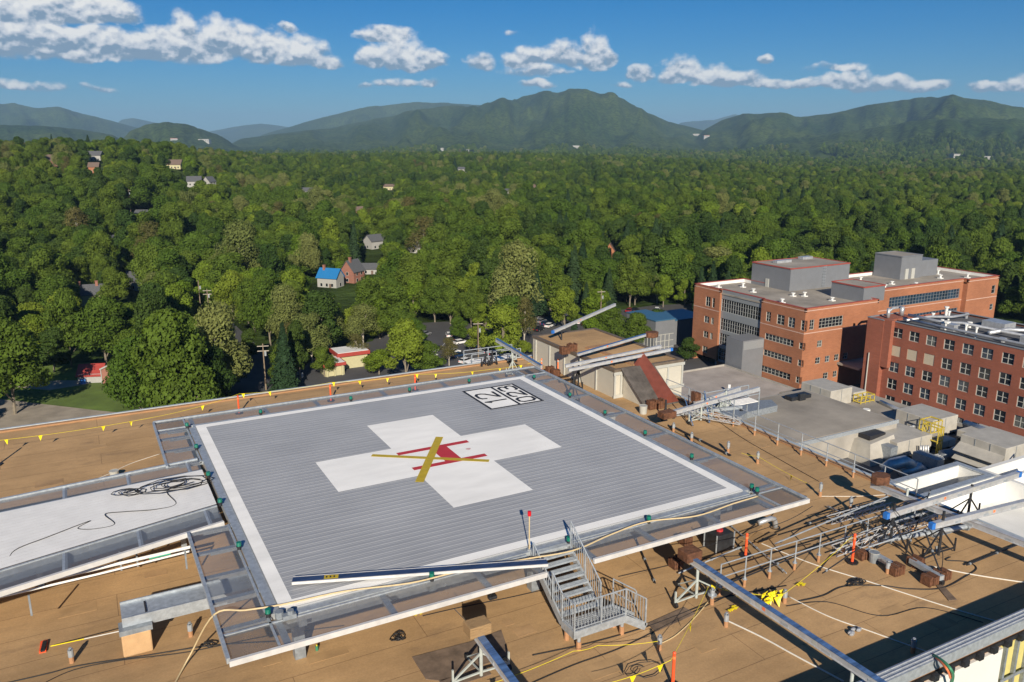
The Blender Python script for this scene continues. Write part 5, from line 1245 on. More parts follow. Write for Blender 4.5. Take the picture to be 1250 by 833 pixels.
def f_crate(t, x, y, z):
    MB().box(x - .45, x + .45, y - .35, y + .35, z + .003, z + .75).build('crate', M['dark_steel'], t, bevel=.04); r = MB()
    for a in (-.46, .46):
        for b in (-.36, .36): r.bar((x + a, y + b, z), (x + a, y + b, z + .8), .04)
    r.build('frame', M['galv'], t); MB().cyl(x, y, z + .76, z + .84, .14, 10).build('red_cap', M['red_paint'], t)
simple('dark_crate', 'black crate in a steel frame just beyond the near net bar', 'crate', 877, 669, f_crate)
def f_gooseneck(t, x, y, z):
    MB().tube([(x - .9, y, z + .45), (x - .2, y, z + .5), (x, y, z + .42), (x + .1, y, z + .2), (x + .1, y, z + .02)], .11, 12).build('elbow_pipe', M['duct'], t, smooth=True)
    MB().tube([(x + .1 + .2 * math.cos(a), y + .2 * math.sin(a), z + .02) for a in [k * .5 for k in range(14)]], .025, 6).build('ring', M['black'], t)
simple('gooseneck_vent', 'silver gooseneck pipe just outside the near net bar at right', 'vent', 944, 645, f_gooseneck)
def f_boards(t, x, y, z):
    for k, (dx, dy, l, r_) in enumerate(((0, 0, 1.6, .3), (.3, .35, 1.7, .35), (.7, -.2, 1.2, .2))):
        a = Vector((x + dx, y + dy, z + .04 + .05 * k)); b = a + Vector((math.cos(r_) * l, math.sin(r_) * l, 0)); MB().bar(a, b, .28, .04).build('board', M['ply'], t)
simple('board_pile', 'loose boards lying by the black crate beyond the near net', 'boards', 905, 668, f_boards)
def plate(label, px, m_, cat='mat', nm='floor_mat'):
    b = MB(); b.prism([P(u, v, ZR)[:2] for u, v in px], ZR + .004, ZR + .03); o = b.build(nm, M[m_]); return tag(o, label, cat)
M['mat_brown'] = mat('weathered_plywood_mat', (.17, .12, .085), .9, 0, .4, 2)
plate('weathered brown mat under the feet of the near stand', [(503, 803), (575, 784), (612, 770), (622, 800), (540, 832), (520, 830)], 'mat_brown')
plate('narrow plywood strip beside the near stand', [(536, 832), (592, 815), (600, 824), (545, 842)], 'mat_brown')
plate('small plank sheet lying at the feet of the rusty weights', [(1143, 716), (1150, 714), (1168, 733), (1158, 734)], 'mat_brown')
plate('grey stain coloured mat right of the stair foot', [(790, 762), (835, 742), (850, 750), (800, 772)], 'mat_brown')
plate('pale sheet lying beyond the dark mast', [(1130, 652), (1178, 640), (1186, 644), (1140, 657)], 'galv_dull')
plate('small white sheet of paper near the dark mast', [(1142, 668), (1148, 667), (1149, 674), (1143, 675)], 'frame_white', 'paper', 'paper_sheet')

# ================================================================== OUTRIGGER BEAMS FOR THE HANGING SCAFFOLDS
def stand(t, x, y, top, m_='galv', spread=.75, feet=True, casters=True, dirx=(1, 0), dark=False, kh=.62):
    mm = M['dark_steel'] if dark else M['stand_grey']
    MB().cyl(x, y, ZR + .12, top, .055, 10).build('mast', mm, t)
    dx, dy = dirx; px_, py_ = -dy, dx
    for s in (-1, 1):
        e = (x + dx * spread * s, y + dy * spread * s); l = MB()
        l.bar((x, y, ZR + (top - ZR) * kh), (e[0], e[1], ZR + .22), .05); l.bar((x, y, ZR + .24), (e[0], e[1], ZR + .2), .05); l.bar((e[0], e[1], ZR + .05), (e[0], e[1], ZR + .62), .055)
        l.build('leg', mm, t)
        if casters:
            MB().tube([(e[0] - .05, e[1] - .03, ZR + .1), (e[0] + .05, e[1] - .03, ZR + .1)], .1, 10).build('caster', M['black'], t)
    f = (x + px_ * spread * 1.1, y + py_ * spread * 1.1); l = MB(); l.bar((x, y, ZR + (top - ZR) * kh), (f[0], f[1], ZR + .12), .045); l.bar((x, y, ZR + .22), (f[0], f[1], ZR + .1), .04); l.build('leg', mm, t)
    if casters: MB().tube([(f[0] - .05, f[1], ZR + .1), (f[0] + .05, f[1], ZR + .1)], .1, 10).build('caster', M['black'], t)
M['stand_grey'] = mat('grey_green_paint', (.42, .46, .44), .6, .1, .15, 5)
def outrigger(label, a, b, stands=(), blue_a=True, blue_b=False, w=.14, h=.20, film=False, cap=None, tie=None, dark=False, casters=True, capm='rust'):
    a = Vector(a); b = Vector(b); t = thing('outrigger_beam', label, 'outrigger beam', (a.x, a.y, ZR), 'aluminium outrigger beams on stands around the roof')
    d = (b - a).normalized(); up = d.cross(Vector((d.y, -d.x, 0)).normalized()).normalized(); 
    if up.z < 0: up = -up
    m_ = MB(); m_.bar(a, b, w, h); m_.build('beam', M['alu'], t)
    f = MB(); f.bar(a + up * (h / 2 + .012), b + up * (h / 2 + .012), w + .06, .022); f.build('top_flange', M['alu_blue'] if film else M['alu'], t)
    f = MB(); f.bar(a - up * (h / 2 + .012), b - up * (h / 2 + .012), w + .06, .022); f.build('bottom_flange', M['alu'], t)
    s = MB(); L_ = (b - a).length
    for k in range(int(L_ / 1.6)): q = a + d * (1.1 + k * 1.6); s.bar(q - up * .06, q + d * .3 - up * .06, w + .02, .1)
    s.build('splice_plate', M['galv'], t)
    lb = MB(); q = a + d * L_ * .36; lb.bar(q, q + d * .22, w + .012, .13); q = a + d * L_ * .62; lb.bar(q, q + d * .16, w + .012, .13); lb.build('label_sticker', M['frame_white'], t)
    lr = MB(); q = a + d * (L_ * .36 + .3); lr.bar(q, q + d * .12, w + .012, .11); lr.build('red_sticker', M['orange_light'], t)
    for on, p, sg in ((blue_a, a, -1), (blue_b, b, 1)):
        if on: c = MB(); c.bar(p, p + d * (.18 * sg), w + .05, h + .05); c.build('end_cap', M['blue'], t)
    for (f_, kw) in stands:
        q = a + d * L_ * f_; stand(t, q.x, q.y, q.z + kw.get('over', 0) - h / 2 + (0 if 'over' not in kw else h), spread=kw.get('spread', .75), dirx=kw.get('dirx', (1, 0)), dark=kw.get('dark', False), casters=kw.get('casters', True), kh=kw.get('kh', .62))
    if cap:
        c = MB(); q = a + d * cap[0]; c.prism([(q.x + cap[1] * math.cos(k * math.pi / 4 + .39), q.y + cap[1] * .8 * math.sin(k * math.pi / 4 + .39)) for k in range(8)] if len(cap) < 4 else [(q.x - cap[1], q.y - cap[3]), (q.x + cap[1], q.y - cap[3]), (q.x + cap[1], q.y + cap[3]), (q.x - cap[1], q.y + cap[3])], q.z + cap[2] - .18, q.z + cap[2] + .18)
        c.build('rusty_block', M[capm], t, bevel=.02)
    if tie:
        for (f0, pt) in tie: MB().tube([a + d * L_ * f0 + Vector((0, 0, h / 2)), Vector(pt)], .012, 5).build('stay_wire', M['dark_steel'], t)
    return t
dk = dict(dark=True, casters=False)
outrigger('blue topped outrigger beam on a wheeled stand, leaving the picture at the bottom centre', (-3.95, -11.9, -.95), (-4.35, -20.5, -.95), [(0.03, dict(dirx=(1, 0), spread=.95, over=.0))], False, True, film=True, w=.17, capm='ply', cap=(.0, .36, .28, .26), tie=[(.0, (-4.4, -11.2, -.3))])
outrigger('long outrigger beam with blue film from the rusty block to the bottom edge', (4.74, -11.5, -.85), (4.82, -20.4, -.85), [(0.04, dict(dirx=(1, 0), spread=.95)), (.78, dict(dirx=(1, 0), spread=.5))], False, True, film=True, cap=(-.1, .34, .18, .28))
outrigger('outrigger beam with blue ends crossing the east guard rail on dark masts', (14.05, -12.4, -.85), (22.7, -12.4, -.85), [(0.04, dict(dirx=(0, 1), over=.35, **dk)), (.62, dict(dirx=(1, 0), over=.1, **dk))], True, True)
outrigger('outrigger beam with a blue end running out at the right edge of the picture', (14.75, -13.9, -.80), (22.9, -14.6, -.80), [(0.06, dict(dirx=(1, 0), over=.4, spread=1.0, **dk))], True, True)
outrigger('outrigger beam crossing under the two others towards the right edge', (16.6, -9.6, -1.15), (17.2, -20.2, -1.05), [(0.16, dict(dirx=(1, 0), spread=.8, over=.35))], False, True, cap=(.4, .46, .42))
outrigger('outrigger beam beyond the bulkhead pointing to the orange brick building', (15.0, 2.75, -1.35), (22.3, 3.1, -1.0), [(.36, dict(dirx=(1, 0), spread=.9)), ], False, False, cap=(0.0, .45, .0, .3))
outrigger('second outrigger beam parallel and lower behind it beside the grey roof', (17.8, 3.7, -1.45), (21.9, 4.3, -1.25), [(.6, dict(dirx=(0, 1), spread=.4))], False, False)
outrigger('long outrigger beam over the penthouse roof, nearer of the two parallel ones', P(694, 452, -.2), P(818, 427, .35), [(.05, dict(dirx=(0, 1), spread=.7, **dk))], False, True, w=.11, h=.14)
outrigger('long outrigger beam over the penthouse roof, farther of the two parallel ones', P(690, 447, -.1), P(807, 423, .45), [(.5, dict(dirx=(0, 1), spread=.4, **dk))], False, False, w=.11, h=.13)
outrigger('outrigger beam across the middle of the penthouse roof with a blue film end', P(705, 433, .1), P(788, 409, .5), [(.02, dict(dirx=(0, 1), spread=.5, **dk))], False, False, film=True, w=.11, h=.14, cap=(7.0, .5, -.1))
outrigger('outrigger beam rising against the trees behind the penthouse', P(676, 405, .3), P(751, 372, 1.3), [(.12, dict(dirx=(1, 0), spread=.7, dark=True, casters=False))], True, False, w=.12, h=.15)
outrigger('outrigger beam poking over the far roof edge left of the penthouse', P(661, 448, -.7), P(606, 415, -.2), [(.62, dict(dirx=(1, 0), spread=.5))], False, False, film=True)

def weights(label, pxs, z0=ZR, w=.42, hh=.36, n=5, ax=(1, 0)):
    q0 = Vector(P(*pxs[0], z0)); t = thing('counterweight_stack', label, 'counterweights', (q0.x, q0.y, z0), 'rusty counterweight stacks')
    for (u, v) in pxs:
        q = at(u, v, z0)
        for k in range(n):
            b = MB(); o = (k - n / 2) * .11; jx = random.uniform(-.02, .02); hk = hh * random.uniform(.85, 1.1)
            x = q.x + ax[0] * o; y = q.y + ax[1] * o
            b.box(x - (.045 if ax[0] else w / 2) , x + (.045 if ax[0] else w / 2), y - (w / 2 if ax[0] else .045) + jx, y + (w / 2 if ax[0] else .045) + jx, z0 + .004, z0 + hk); b.build('weight_plate', M['rust'], t, bevel=.012)
    return t
weights('rusty counterweight plates between the grey bucket and the marker post', [(1052, 681)], n=4)
weights('rusty counterweight plates under the middle dark mast', [(1094, 700), (1118, 690)], n=5)
weights('rusty counterweight plates at the right end of the mast base', [(1135, 712), (1150, 706)], n=5)
weights('heap of rusty weights at the base of the mast on the penthouse roof', [(690, 432), (699, 429)], z0=-.45, n=6, hh=.55)
weights('rusty weights beside the far corner of the net', [(672, 456), (679, 459)], n=5, hh=.5)
weights('rusty weights at the foot of the red gabled cover', [(797, 499), (806, 498)], n=6, hh=.55)
weights('rusty weights on the stand beside the grey roofed block', [(850, 490)], z0=ZR + .9, n=4, hh=.6)
weights('rusty weights under the near net bar, behind the rusty block', [(826, 692), (838, 664)], n=4, hh=.4)
# steel base channels of the masts
for lab, p0, p1 in (('steel base channel of the dark mast by the grey bucket', (1058, 672), (1098, 694)), ('steel base channel of the right dark mast', (1112, 684), (1150, 706)), ('steel base rail lying by the far stand', (822, 506), (905, 497))):
    a = Vector(P(*p0, ZR + .25)); b = Vector(P(*p1, ZR + .25)); t = thing('base_channel', lab, 'steel channel', (a.x, a.y, ZR))
    m_ = MB(); m_.bar(a, b, .22, .18); m_.build('channel', M['galv'], t)
    for p in (a, b): MB().bar((p.x, p.y, ZR + .003), (p.x, p.y, ZR + .16), .16).build('foot', M['dark_steel'], t)
# scaffold deck beyond the east edge and the far left roof corner equipment
def scaffold(label, x0, x1, y0, y1, z0, z1):
    t = thing('work_platform', label, 'work platform', ((x0 + x1) / 2, (y0 + y1) / 2, z0))
    d = MB(); n = 5
    for k in range(n): y = y0 + (y1 - y0) * k / n; d.box(x0, x1, y + .02, y + (y1 - y0) / n - .02, z0 - .05, z0)
    d.build('deck_plank', M['white_paint'], t); f = MB()
    for x in (x0, (x0 + x1) / 2, x1):
        for y in (y0, y1): f.bar((x, y, z0 - 1), (x, y, z1), .06)
    for y in (y0, y1):
        for z in (z0 + .5, z1): f.bar((x0, y, z), (x1, y, z), .05)
    f.build('frame', M['galv'], t)
scaffold('white planked scaffold walkway outside the east roof edge beside the bulkhead', 20.0, 24.2, 4.9, 5.9, -2.6, -1.8)
scaffold('white planked scaffold platform outside the far roof edge left of the penthouse', 11.4, 15.5, 21.0, 22.4, -2.5, -1.7)
for u, v, lab in ((593, 447, 'dark tripod frame at the far roof edge, left one'), (601, 446, 'grey wheeled frame at the far roof edge, next to the dark one'), (625, 443, 'galvanised frame with an orange bag at the far roof edge')):
    q = at(u, v, ZR); t = thing('small_stand', lab, 'stand', (q.x, q.y, ZR)); stand(t, q.x, q.y, ZR + 1.1, spread=.35, dark='dark' in lab, dirx=(1, 0))
# the forest of dark tripods near the east edge, beyond the bulkhead
for u, v, lab, sp in ((858, 506, 'galvanised wheeled stand in the heap of gear beyond the bulkhead', .8), (812, 512, 'small dark stand in front of the rusty weights by the bulkhead', .3), (885, 500, 'wheeled stand by the east guard rail', .5)):
    q = at(u, v, ZR); t = thing('gear_stand', lab, 'stand', (q.x, q.y, ZR)); stand(t, q.x, q.y, ZR + 1.2, spread=sp, dark='dark' in lab, dirx=(1, .2))

# loose scaffold tubes, braces and long thin pipes in the tangle right of the net corner
for k, (p0, p1, r_, m_, lab) in enumerate([
    ((946, 664, .9), (1084, 606, 1.2), .03, 'galv', 'thin steel tube running from the net corner to the upper dark mast'),
    ((880, 716, .15), (1010, 664, .25), .03, 'dark_steel', 'thin dark tube lying along the foot of the two rail barrier'),
    ((1004, 700, .2), (1092, 640, 1.3), .025, 'dark_steel', 'thin dark brace leaning on the first dark mast'),
    ((1060, 668, .3), (1160, 636, .9), .03, 'galv', 'galvanised tube lying between the two dark masts'),
    ((1080, 660, .25), (1186, 642, .25), .10, 'galv', 'silver duct length lying behind the right dark mast'),
    ((1046, 640, 1.0), (1132, 606, 1.0), .025, 'dark_steel', 'dark tube crossing under the beams near the disc'),
    ((985, 640, .12), (1048, 618, .12), .03, 'dark_steel', 'dark tube on the roof beyond the barrier, nearest the net corner'),
    ((1010, 618, .12), (1060, 640, .5), .025, 'galv', 'short galvanised brace beyond the barrier'),
    ((1110, 664, .2), (1136, 598, 1.6), .025, 'dark_steel', 'steep dark brace behind the right end of the barrier'),
    ((1150, 704, .2), (1128, 646, 1.4), .03, 'dark_steel', 'steep dark leg standing on the rusty weights'),
    ((1180, 690, .1), (1250, 662, .1), .03, 'dark_steel', 'dark tube on the roof at the right edge of the picture'),
    ((828, 700, .1), (905, 668, .5), .03, 'galv', 'galvanised tube between the rusty block and the dark crate'),
    ((775, 655, .1), (800, 712, .1), .03, 'dark_steel', 'dark tube on the roof left of the rusty block'),
    ((890, 640, .1), (960, 700, .15), .025, 'galv', 'galvanised tube lying under the right end of the near net'),
    ((820, 520, .1), (892, 556, .12), .05, 'dark_steel', 'long dark tube lying along the far net towards the bulkhead'),
    ((812, 500, .6), (876, 512, .6), .025, 'galv', 'thin rail in the heap of gear beyond the bulkhead'),
    ((836, 486, 1.2), (846, 520, .1), .03, 'alu_blue', 'upright blue film strut in the heap of gear'),
    ((860, 478, 1.4), (866, 516, .1), .04, 'alu_blue', 'taller upright blue film strut beside the east guard rail')]):
    a = P(p0[0], p0[1], ZR + p0[2]); b = P(p1[0], p1[1], ZR + p1[2])
    t = thing('scaffold_tube', lab, 'tube', a)
    MB().tube([a, b], r_, 8).build('tube', M[m_], t)
    cp = MB(); va, vb = Vector(a), Vector(b); d = (vb - va).normalized(); 
    for f in (.04, .5, .93): q = va + (vb - va) * f; cp.tube([q, q + d * .09], r_ * 1.7, 8)
    cp.build('coupler', M['galv_dull'], t)

def truss(label, p0, p1, z0, z1, dep=.35):
    a = Vector(P(*p0, ZR + z0)); b = Vector(P(*p1, ZR + z1)); t = thing('lattice_truss', label, 'truss', a, 'aluminium lattice trusses by the masts')
    d = b - a; n = max(3, int(d.length / .45)); s = Vector((-d.y, d.x, 0)).normalized() * .15; dn = Vector((0, 0, -dep))
    for o_ in (s, -s):
        for q in (Vector((0, 0, 0)), dn): MB().tube([a + o_ + q, b + o_ + q], .024, 6).build('chord', M['alu'], t)
    w = MB()
    for k in range(n):
        p, q = a + d * (k / n), a + d * ((k + 1) / n)
        for o_ in (s, -s): w.tube([p + o_ + (dn if k % 2 else Vector()), q + o_ + (Vector() if k % 2 else dn)], .013, 5)
        w.tube([p - s, p + s], .013, 5); w.tube([p - s + dn, q + s + dn], .012, 5)
    w.build('lacing', M['alu'], t)
truss('long lattice truss running under the first outrigger beam behind the barrier', (1018, 668), (1150, 622), .55, .75)
truss('short lattice truss lying between the barrier and the rusty disc', (1012, 632), (1085, 612), .45, .45, .25)
truss('lattice truss in the heap of gear beyond the red gabled cover', (838, 500), (905, 512), .6, .5, .3)
for lab, pts in (('dark cable hanging between the two dark masts', [(1088, 618, ZR + 1.9), (1112, 640, ZR + 1.1), (1134, 624, ZR + 1.9)]), ('dark cable hanging from the first mast to the barrier', [(1084, 620, ZR + 1.8), (1050, 650, ZR + .8), (1010, 665, ZR + 1.2)]),
        ('dark cable running from the second mast down to the rusty weights', [(1130, 640, ZR + 1.7), (1150, 672, ZR + .8), (1148, 704, ZR + .3)]), ('dark cable looping on the roof beyond the barrier', [(965, 655), (990, 640), (1020, 648), (1042, 634), (1020, 622), (985, 630)]),
        ('dark cable stretched from the rusty block to the net corner', [(842, 672, ZR + 1.5), (900, 656, ZR + .6), (960, 636, ZR + .9), (992, 618, ZR + 1.6)]), ('dark cable crossing the roof right of the pennant bunch', [(960, 740), (1010, 735), (1075, 752), (1130, 742), (1200, 760)]),
        ('dark cable strewn along the roof beside the far net', [(790, 512), (830, 530), (862, 548), (905, 572), (950, 596), (985, 606)]), ('dark wire from the far stand along the east rail', [(868, 508), (905, 534), (950, 560), (1000, 588)])):
    rope('cable', lab, 'cable', pts, .016, 'black')
# ================================================================== HOUSES, CARS, POLES, TREES
CLEAR = []     # (x, y, radius): no tree here; or lines of sight
def clear(x, y, r): CLEAR.append((x, y, r))
def clear_view(x, y, zlow, length=70, w=8):
    """keep the view from the roof to a thing at (x, y) open; returns nothing"""
    d = Vector((CAMP.x - x, CAMP.y - y)).normalized(); k = 0.0
    r0 = math.hypot(CAMP.x - x, CAMP.y - y); zt = zlow + 3.0
    while k < 420 and k < r0 - 100:
        px, py = x + d.x * k, y + d.y * k; los = zt + (CAMP.z - zt) * k / r0
        if k > length * .3 and los - terr1(px, py) > 17.5: break
        clear(px, py, (w + .5) * (1 - .5 * k / 420)); k += 5
def house(label, u, v, w, d, h, rh, rz, wallm, roofm, chim=1, view=60, vw=8, nm='house', gable=True, lift=0, q=None):
    q = q or at_ground(u, v); z = q.z - .5 + lift; w *= .82; d *= .85; h *= .88
    t = thing(nm, label, 'house', (q.x, q.y, z), None, rz); t.rotation_euler = (0, 0, rz)
    def bl(b, n_, m_, par=None):
        me_o = b.build(n_, m_); me_o.parent = par or t; return me_o
    # everything below is in the house's own coordinates
    b = MB(); b.box(-w / 2, w / 2, -d / 2, d / 2, 0, h)
    b.add([(-w / 2, -d / 2, h), (-w / 2, d / 2, h), (-w / 2, 0, h + rh)], [(0, 2, 1)]); b.add([(w / 2, -d / 2, h), (w / 2, d / 2, h), (w / 2, 0, h + rh)], [(0, 1, 2)])
    bl(b, 'wall', wallm)
    r = MB(); o = .5; sl = rh / (d / 2)
    for s in (-1, 1):
        r.add([(-w / 2 - o, s * (d / 2 + o), h - o * sl + .02), (w / 2 + o, s * (d / 2 + o), h - o * sl + .02), (w / 2 + o, 0, h + rh + .02), (-w / 2 - o, 0, h + rh + .02),
               (-w / 2 - o, s * (d / 2 + o), h - o * sl + .22), (w / 2 + o, s * (d / 2 + o), h - o * sl + .22), (w / 2 + o, 0, h + rh + .25), (-w / 2 - o, 0, h + rh + .25)],
              [(0, 1, 2, 3), (7, 6, 5, 4), (0, 4, 5, 1), (1, 5, 6, 2), (3, 7, 4, 0)])
    ro = bl(r, 'roof', roofm)
    for k in range(chim): c = MB(); x = -w * .28 + k * w * .5; c.box(x - .45, x + .45, -.9, 0, h, h + rh + 1.3); c.box(x - .55, x + .55, -1.0, .1, h + rh + 1.3, h + rh + 1.5); bl(c, 'chimney', M['brick_house'], ro)
    nf = max(1, int(h // 2.8))
    for f in range(nf):
        for k in range(int(w // 3)):
            x = -w / 2 + (k + .75) * w / (int(w // 3) + .5); z0 = .9 + f * 2.8
            if z0 + 1.4 > h: continue
            fr = MB(); fr.box(x - .6, x + .6, -d / 2 - .06, -d / 2 - .005, z0, z0 + 1.5); fo = bl(fr, 'window', M['frame_white']); g = MB(); g.box(x - .48, x + .48, -d / 2 - .08, -d / 2 - .061, z0 + .12, z0 + 1.38); bl(g, 'pane', M['glass'], fo)
        for s in (-1, 1):
            z0 = .9 + f * 2.8; fr = MB(); xx = s * w / 2; fr.box(min(xx, xx + s * .06), max(xx, xx + s * .06), -.6, .6, z0, z0 + 1.5); fo = bl(fr, 'window', M['frame_white']); g = MB(); g.box(min(xx + s * .061, xx + s * .08), max(xx + s * .061, xx + s * .08), -.48, .48, z0 + .12, z0 + 1.38); bl(g, 'pane', M['glass'], fo)
    dm = MB(); dm.box(w * .12, w * .12 + 1, -d / 2 - .1, -d / 2 - .003, .02, 2.2); bl(dm, 'door', M['shingle_brown'])
    clear(q.x, q.y, max(w, d) * .62 + 3); clear_view(q.x, q.y, z, view, vw)
    return t
VY = -YAW
house('cream house with a dark grey roof and two brick chimneys among the trees at left', 112, 372, 14, 9, 5.6, 3.0, VY + .35, M['cream'], M['shingle'], 2, 75, 7)
house('grey roofed house just right of the cream house, half hidden by trees', 168, 352, 12, 9, 5, 2.6, VY - .5, M['siding_white'], M['shingle'], 0, 60, 6)
house('white house with a bright blue metal roof', 404, 350, 11, 7, 5.5, 3.2, VY - .35, M['siding_white'], M['roof_blue'], 1, 80, 12)
house('brick house with a dark steep roof next to the blue roofed house', 431, 344, 9, 8, 6.4, 4.2, VY + 1.1, M['brick_house'], M['shingle'], 1, 70, 6)
house('small grey roofed house right of the brick house', 452, 334, 9, 7, 3.5, 2.0, VY, M['siding_white'], M['shingle'], 0, 40, 5)
house('pale house with a grey roof in the middle of the wood', 458, 303, 12, 9, 5.6, 3, VY + .8, M['siding_white'], M['shingle'], 0, 60, 8)
house('long pale house showing between the budding trees at centre', 508, 308, 20, 9, 4, 2.4, VY - .2, M['siding_white'], M['shingle'], 1, 60, 9)
house('dark brown roofed house above the centre of the wood', 437, 262, 14, 10, 4, 3.2, VY + .4, M['brick_house'], M['shingle_brown'], 0, 70, 9)
house('white cluster house on the wooded slope above the blue roof', 377, 238, 16, 9, 5, 3, VY, M['siding_white'], M['shingle'], 0, 80, 9)
house('cream long house on the slope at centre', 476, 232, 20, 10, 5, 2.4, VY + .2, M['cream'], M['shingle_brown'], 0, 90, 10)
house('tall white house on the left ridge', 238, 231, 13, 10, 8, 3.5, VY + .3, M['siding_white'], M['shingle'], 0, 90, 10)
house('white gabled house beside the tall one on the left ridge', 256, 229, 10, 9, 6.5, 4, VY + 1.2, M['siding_white'], M['shingle'], 0, 90, 9)
house('brown roofed house at the top of the left ridge', 214, 206, 16, 10, 5, 4, VY, M['cream'], M['shingle_brown'], 0, 80, 10)
house('grey brown house at the far left of the ridge', 62, 203, 18, 11, 6, 4.5, VY + .5, M['brick_house'], M['shingle_brown'], 0, 80, 10)
house('grey roofed house near the top of the left ridge', 117, 196, 16, 10, 6, 3.5, VY, M['siding_white'], M['shingle'], 0, 80, 10)
house('small orange brick house on the left ridge', 116, 211, 9, 8, 6, 3, VY + .2, M['brick_a'], M['shingle_brown'], 0, 70, 7)
house('low grey roofed house between tall trunks at left', 180, 266, 15, 9, 3.6, 2, VY, M['siding_white'], M['shingle'], 0, 60, 8)
house('white gable end showing right of the tall bare tree at left', 236, 308, 8, 9, 6, 4, VY + 1.4, M['siding_white'], M['shingle'], 0, 50, 6)
house('pale far house at the right of the centre wood', 620, 237, 18, 10, 4, 2.4, VY, M['siding_white'], M['shingle'], 0, 80, 9)
house('small pale house right of the far pale one', 650, 233, 11, 9, 5, 3, VY + .4, M['cream'], M['shingle_brown'], 0, 80, 8)
house('white far house standing in the wood upper centre', 564, 211, 16, 10, 7, 3, VY, M['siding_white'], M['shingle'], 0, 110, 9)
house('orange brick gable peeping out of the right wood', 745, 318, 7, 7, 6, 4, VY + 1.3, M['brick_a'], M['shingle_brown'], 0, 40, 4)
house('white house low on the far right slope', 945, 214, 20, 11, 6, 3, VY, M['siding_white'], M['shingle'], 0, 120, 12)
house('pale house at the left edge of the far wood', 130, 300, 9, 8, 4, 2, VY + .7, M['siding_white'], M['shingle'], 0, 40, 5)
# far white sheds in the valley
rf = random.Random(4)
for k, (u, v, w, lab) in enumerate([(703, 181, 60, 'wide white building at the foot of the big mountain'), (505, 190, 34, 'white shed in the far valley left of centre'), (540, 184, 26, 'small white shed in the far valley at centre'), (571, 186, 26, 'pale shed in the far valley right of the small white one'),
        (596, 192, 34, 'white building at the valley edge, lowest of the centre sheds'), (214, 172, 60, 'orange roofed block in the far left valley'), (250, 173, 90, 'long white mall roof in the far left valley'), (188, 181, 40, 'small white building below the long mall roof'),
        (850, 166, 70, 'pale buildings at the foot of the right mountains'), (862, 168, 50, 'orange building at the foot of the right mountains'), (1203, 195, 60, 'pale long building at the far right valley'), (1165, 192, 50, 'pale shed left of the long far right building'), (432, 188, 34, 'pale strip building in the far valley left'), (748, 196, 24, 'pale shed below the wide white building'), (614, 189, 30, 'white shed at the valley edge right of the lowest shed')]):
    q = at_ground(u, v); t = thing('far_building', lab, 'building', (q.x, q.y, q.z), 'pale buildings in the far valley', VY)
    dist = (q - CAMP).length; sc_ = dist / 998 * .13; hh = dist / 998 * 1.0
    b = MB(); b.box(-w / 2 * sc_, w / 2 * sc_, -15, 15, -12, hh + 6); o = b.build('wall', M['siding_white']); o.parent = t
    b = MB(); b.box(-w / 2 * sc_ - 1, w / 2 * sc_ + 1, -16, 16, hh + 6.02, hh + 7.5); o = b.build('roof', M['roof_red'] if 'orange' in lab else M['siding_white']); o.parent = t
    b = MB()
    for j in range(5): b.box(-w / 2 * sc_ + w * sc_ * (j + .3) / 5, -w / 2 * sc_ + w * sc_ * (j + .7) / 5, -15.3, -15.02, 2, hh * .6 + 2)
    o = b.build('window_band', M['glass']); o.parent = t
    clear(q.x, q.y, 60); d_ = Vector((CAMP.x - q.x, CAMP.y - q.y)).normalized()
    for k_ in range(12): clear(q.x + d_.x * 35 * k_, q.y + d_.y * 35 * k_, w * sc_ * .5 + 22)
# red shed at the left
def shed():
    q = at(115, 466, ZG); t = thing('red_shed', 'small red sided shed with a red roof by the lawn at left', 'shed', (q.x, q.y, ZG), None, VY + .15)
    def bl(b, n_, m_): o = b.build(n_, m_); o.parent = t; return o
    b = MB(); b.box(-3, 3, -2.2, 3, .3, 2.6); bl(b, 'wall', M['siding_white']); b = MB(); b.add([(-3.4, -2.6, 2.0), (3.0, -2.6, 2.0), (3.0, .6, 4.4), (-3.4, .6, 4.4), (-3.4, -2.6, 2.2), (3.0, -2.6, 2.2), (3.0, .6, 4.6), (-3.4, .6, 4.6)], [(3, 2, 1, 0), (4, 5, 6, 7), (0, 1, 5, 4), (1, 2, 6, 5), (2, 3, 7, 6), (3, 0, 4, 7)]); bl(b, 'roof', M['roof_red'])
    b = MB(); b.box(3.05, 6.5, -3.2, 5, .3, 4.0); b.add([(3.05, -3.2, 4.0), (6.5, -3.2, 4.0), (6.5, -3.2, 5.6)], [(0, 1, 2)]); bl(b, 'brick_wing', M['brick_house']); b = MB(); b.bar((2.8, -3.4, 4.0), (6.7, -3.4, 5.9), .3, .35); bl(b, 'white_verge', M['siding_white'])
    b = MB(); b.box(2.9, 3.1, -3.35, -3.15, .3, 4); bl(b, 'corner_board', M['siding_white'])
    b = MB(); b.box(-2.2, -1.0, -3.0, -2.3, .3, 1.5); bl(b, 'blue_barrel', M['blue'])
    clear(q.x, q.y, 7)
    for k in range(12): clear(q.x - .4 * 4 * k, q.y - .92 * 4 * k, 8)
shed()
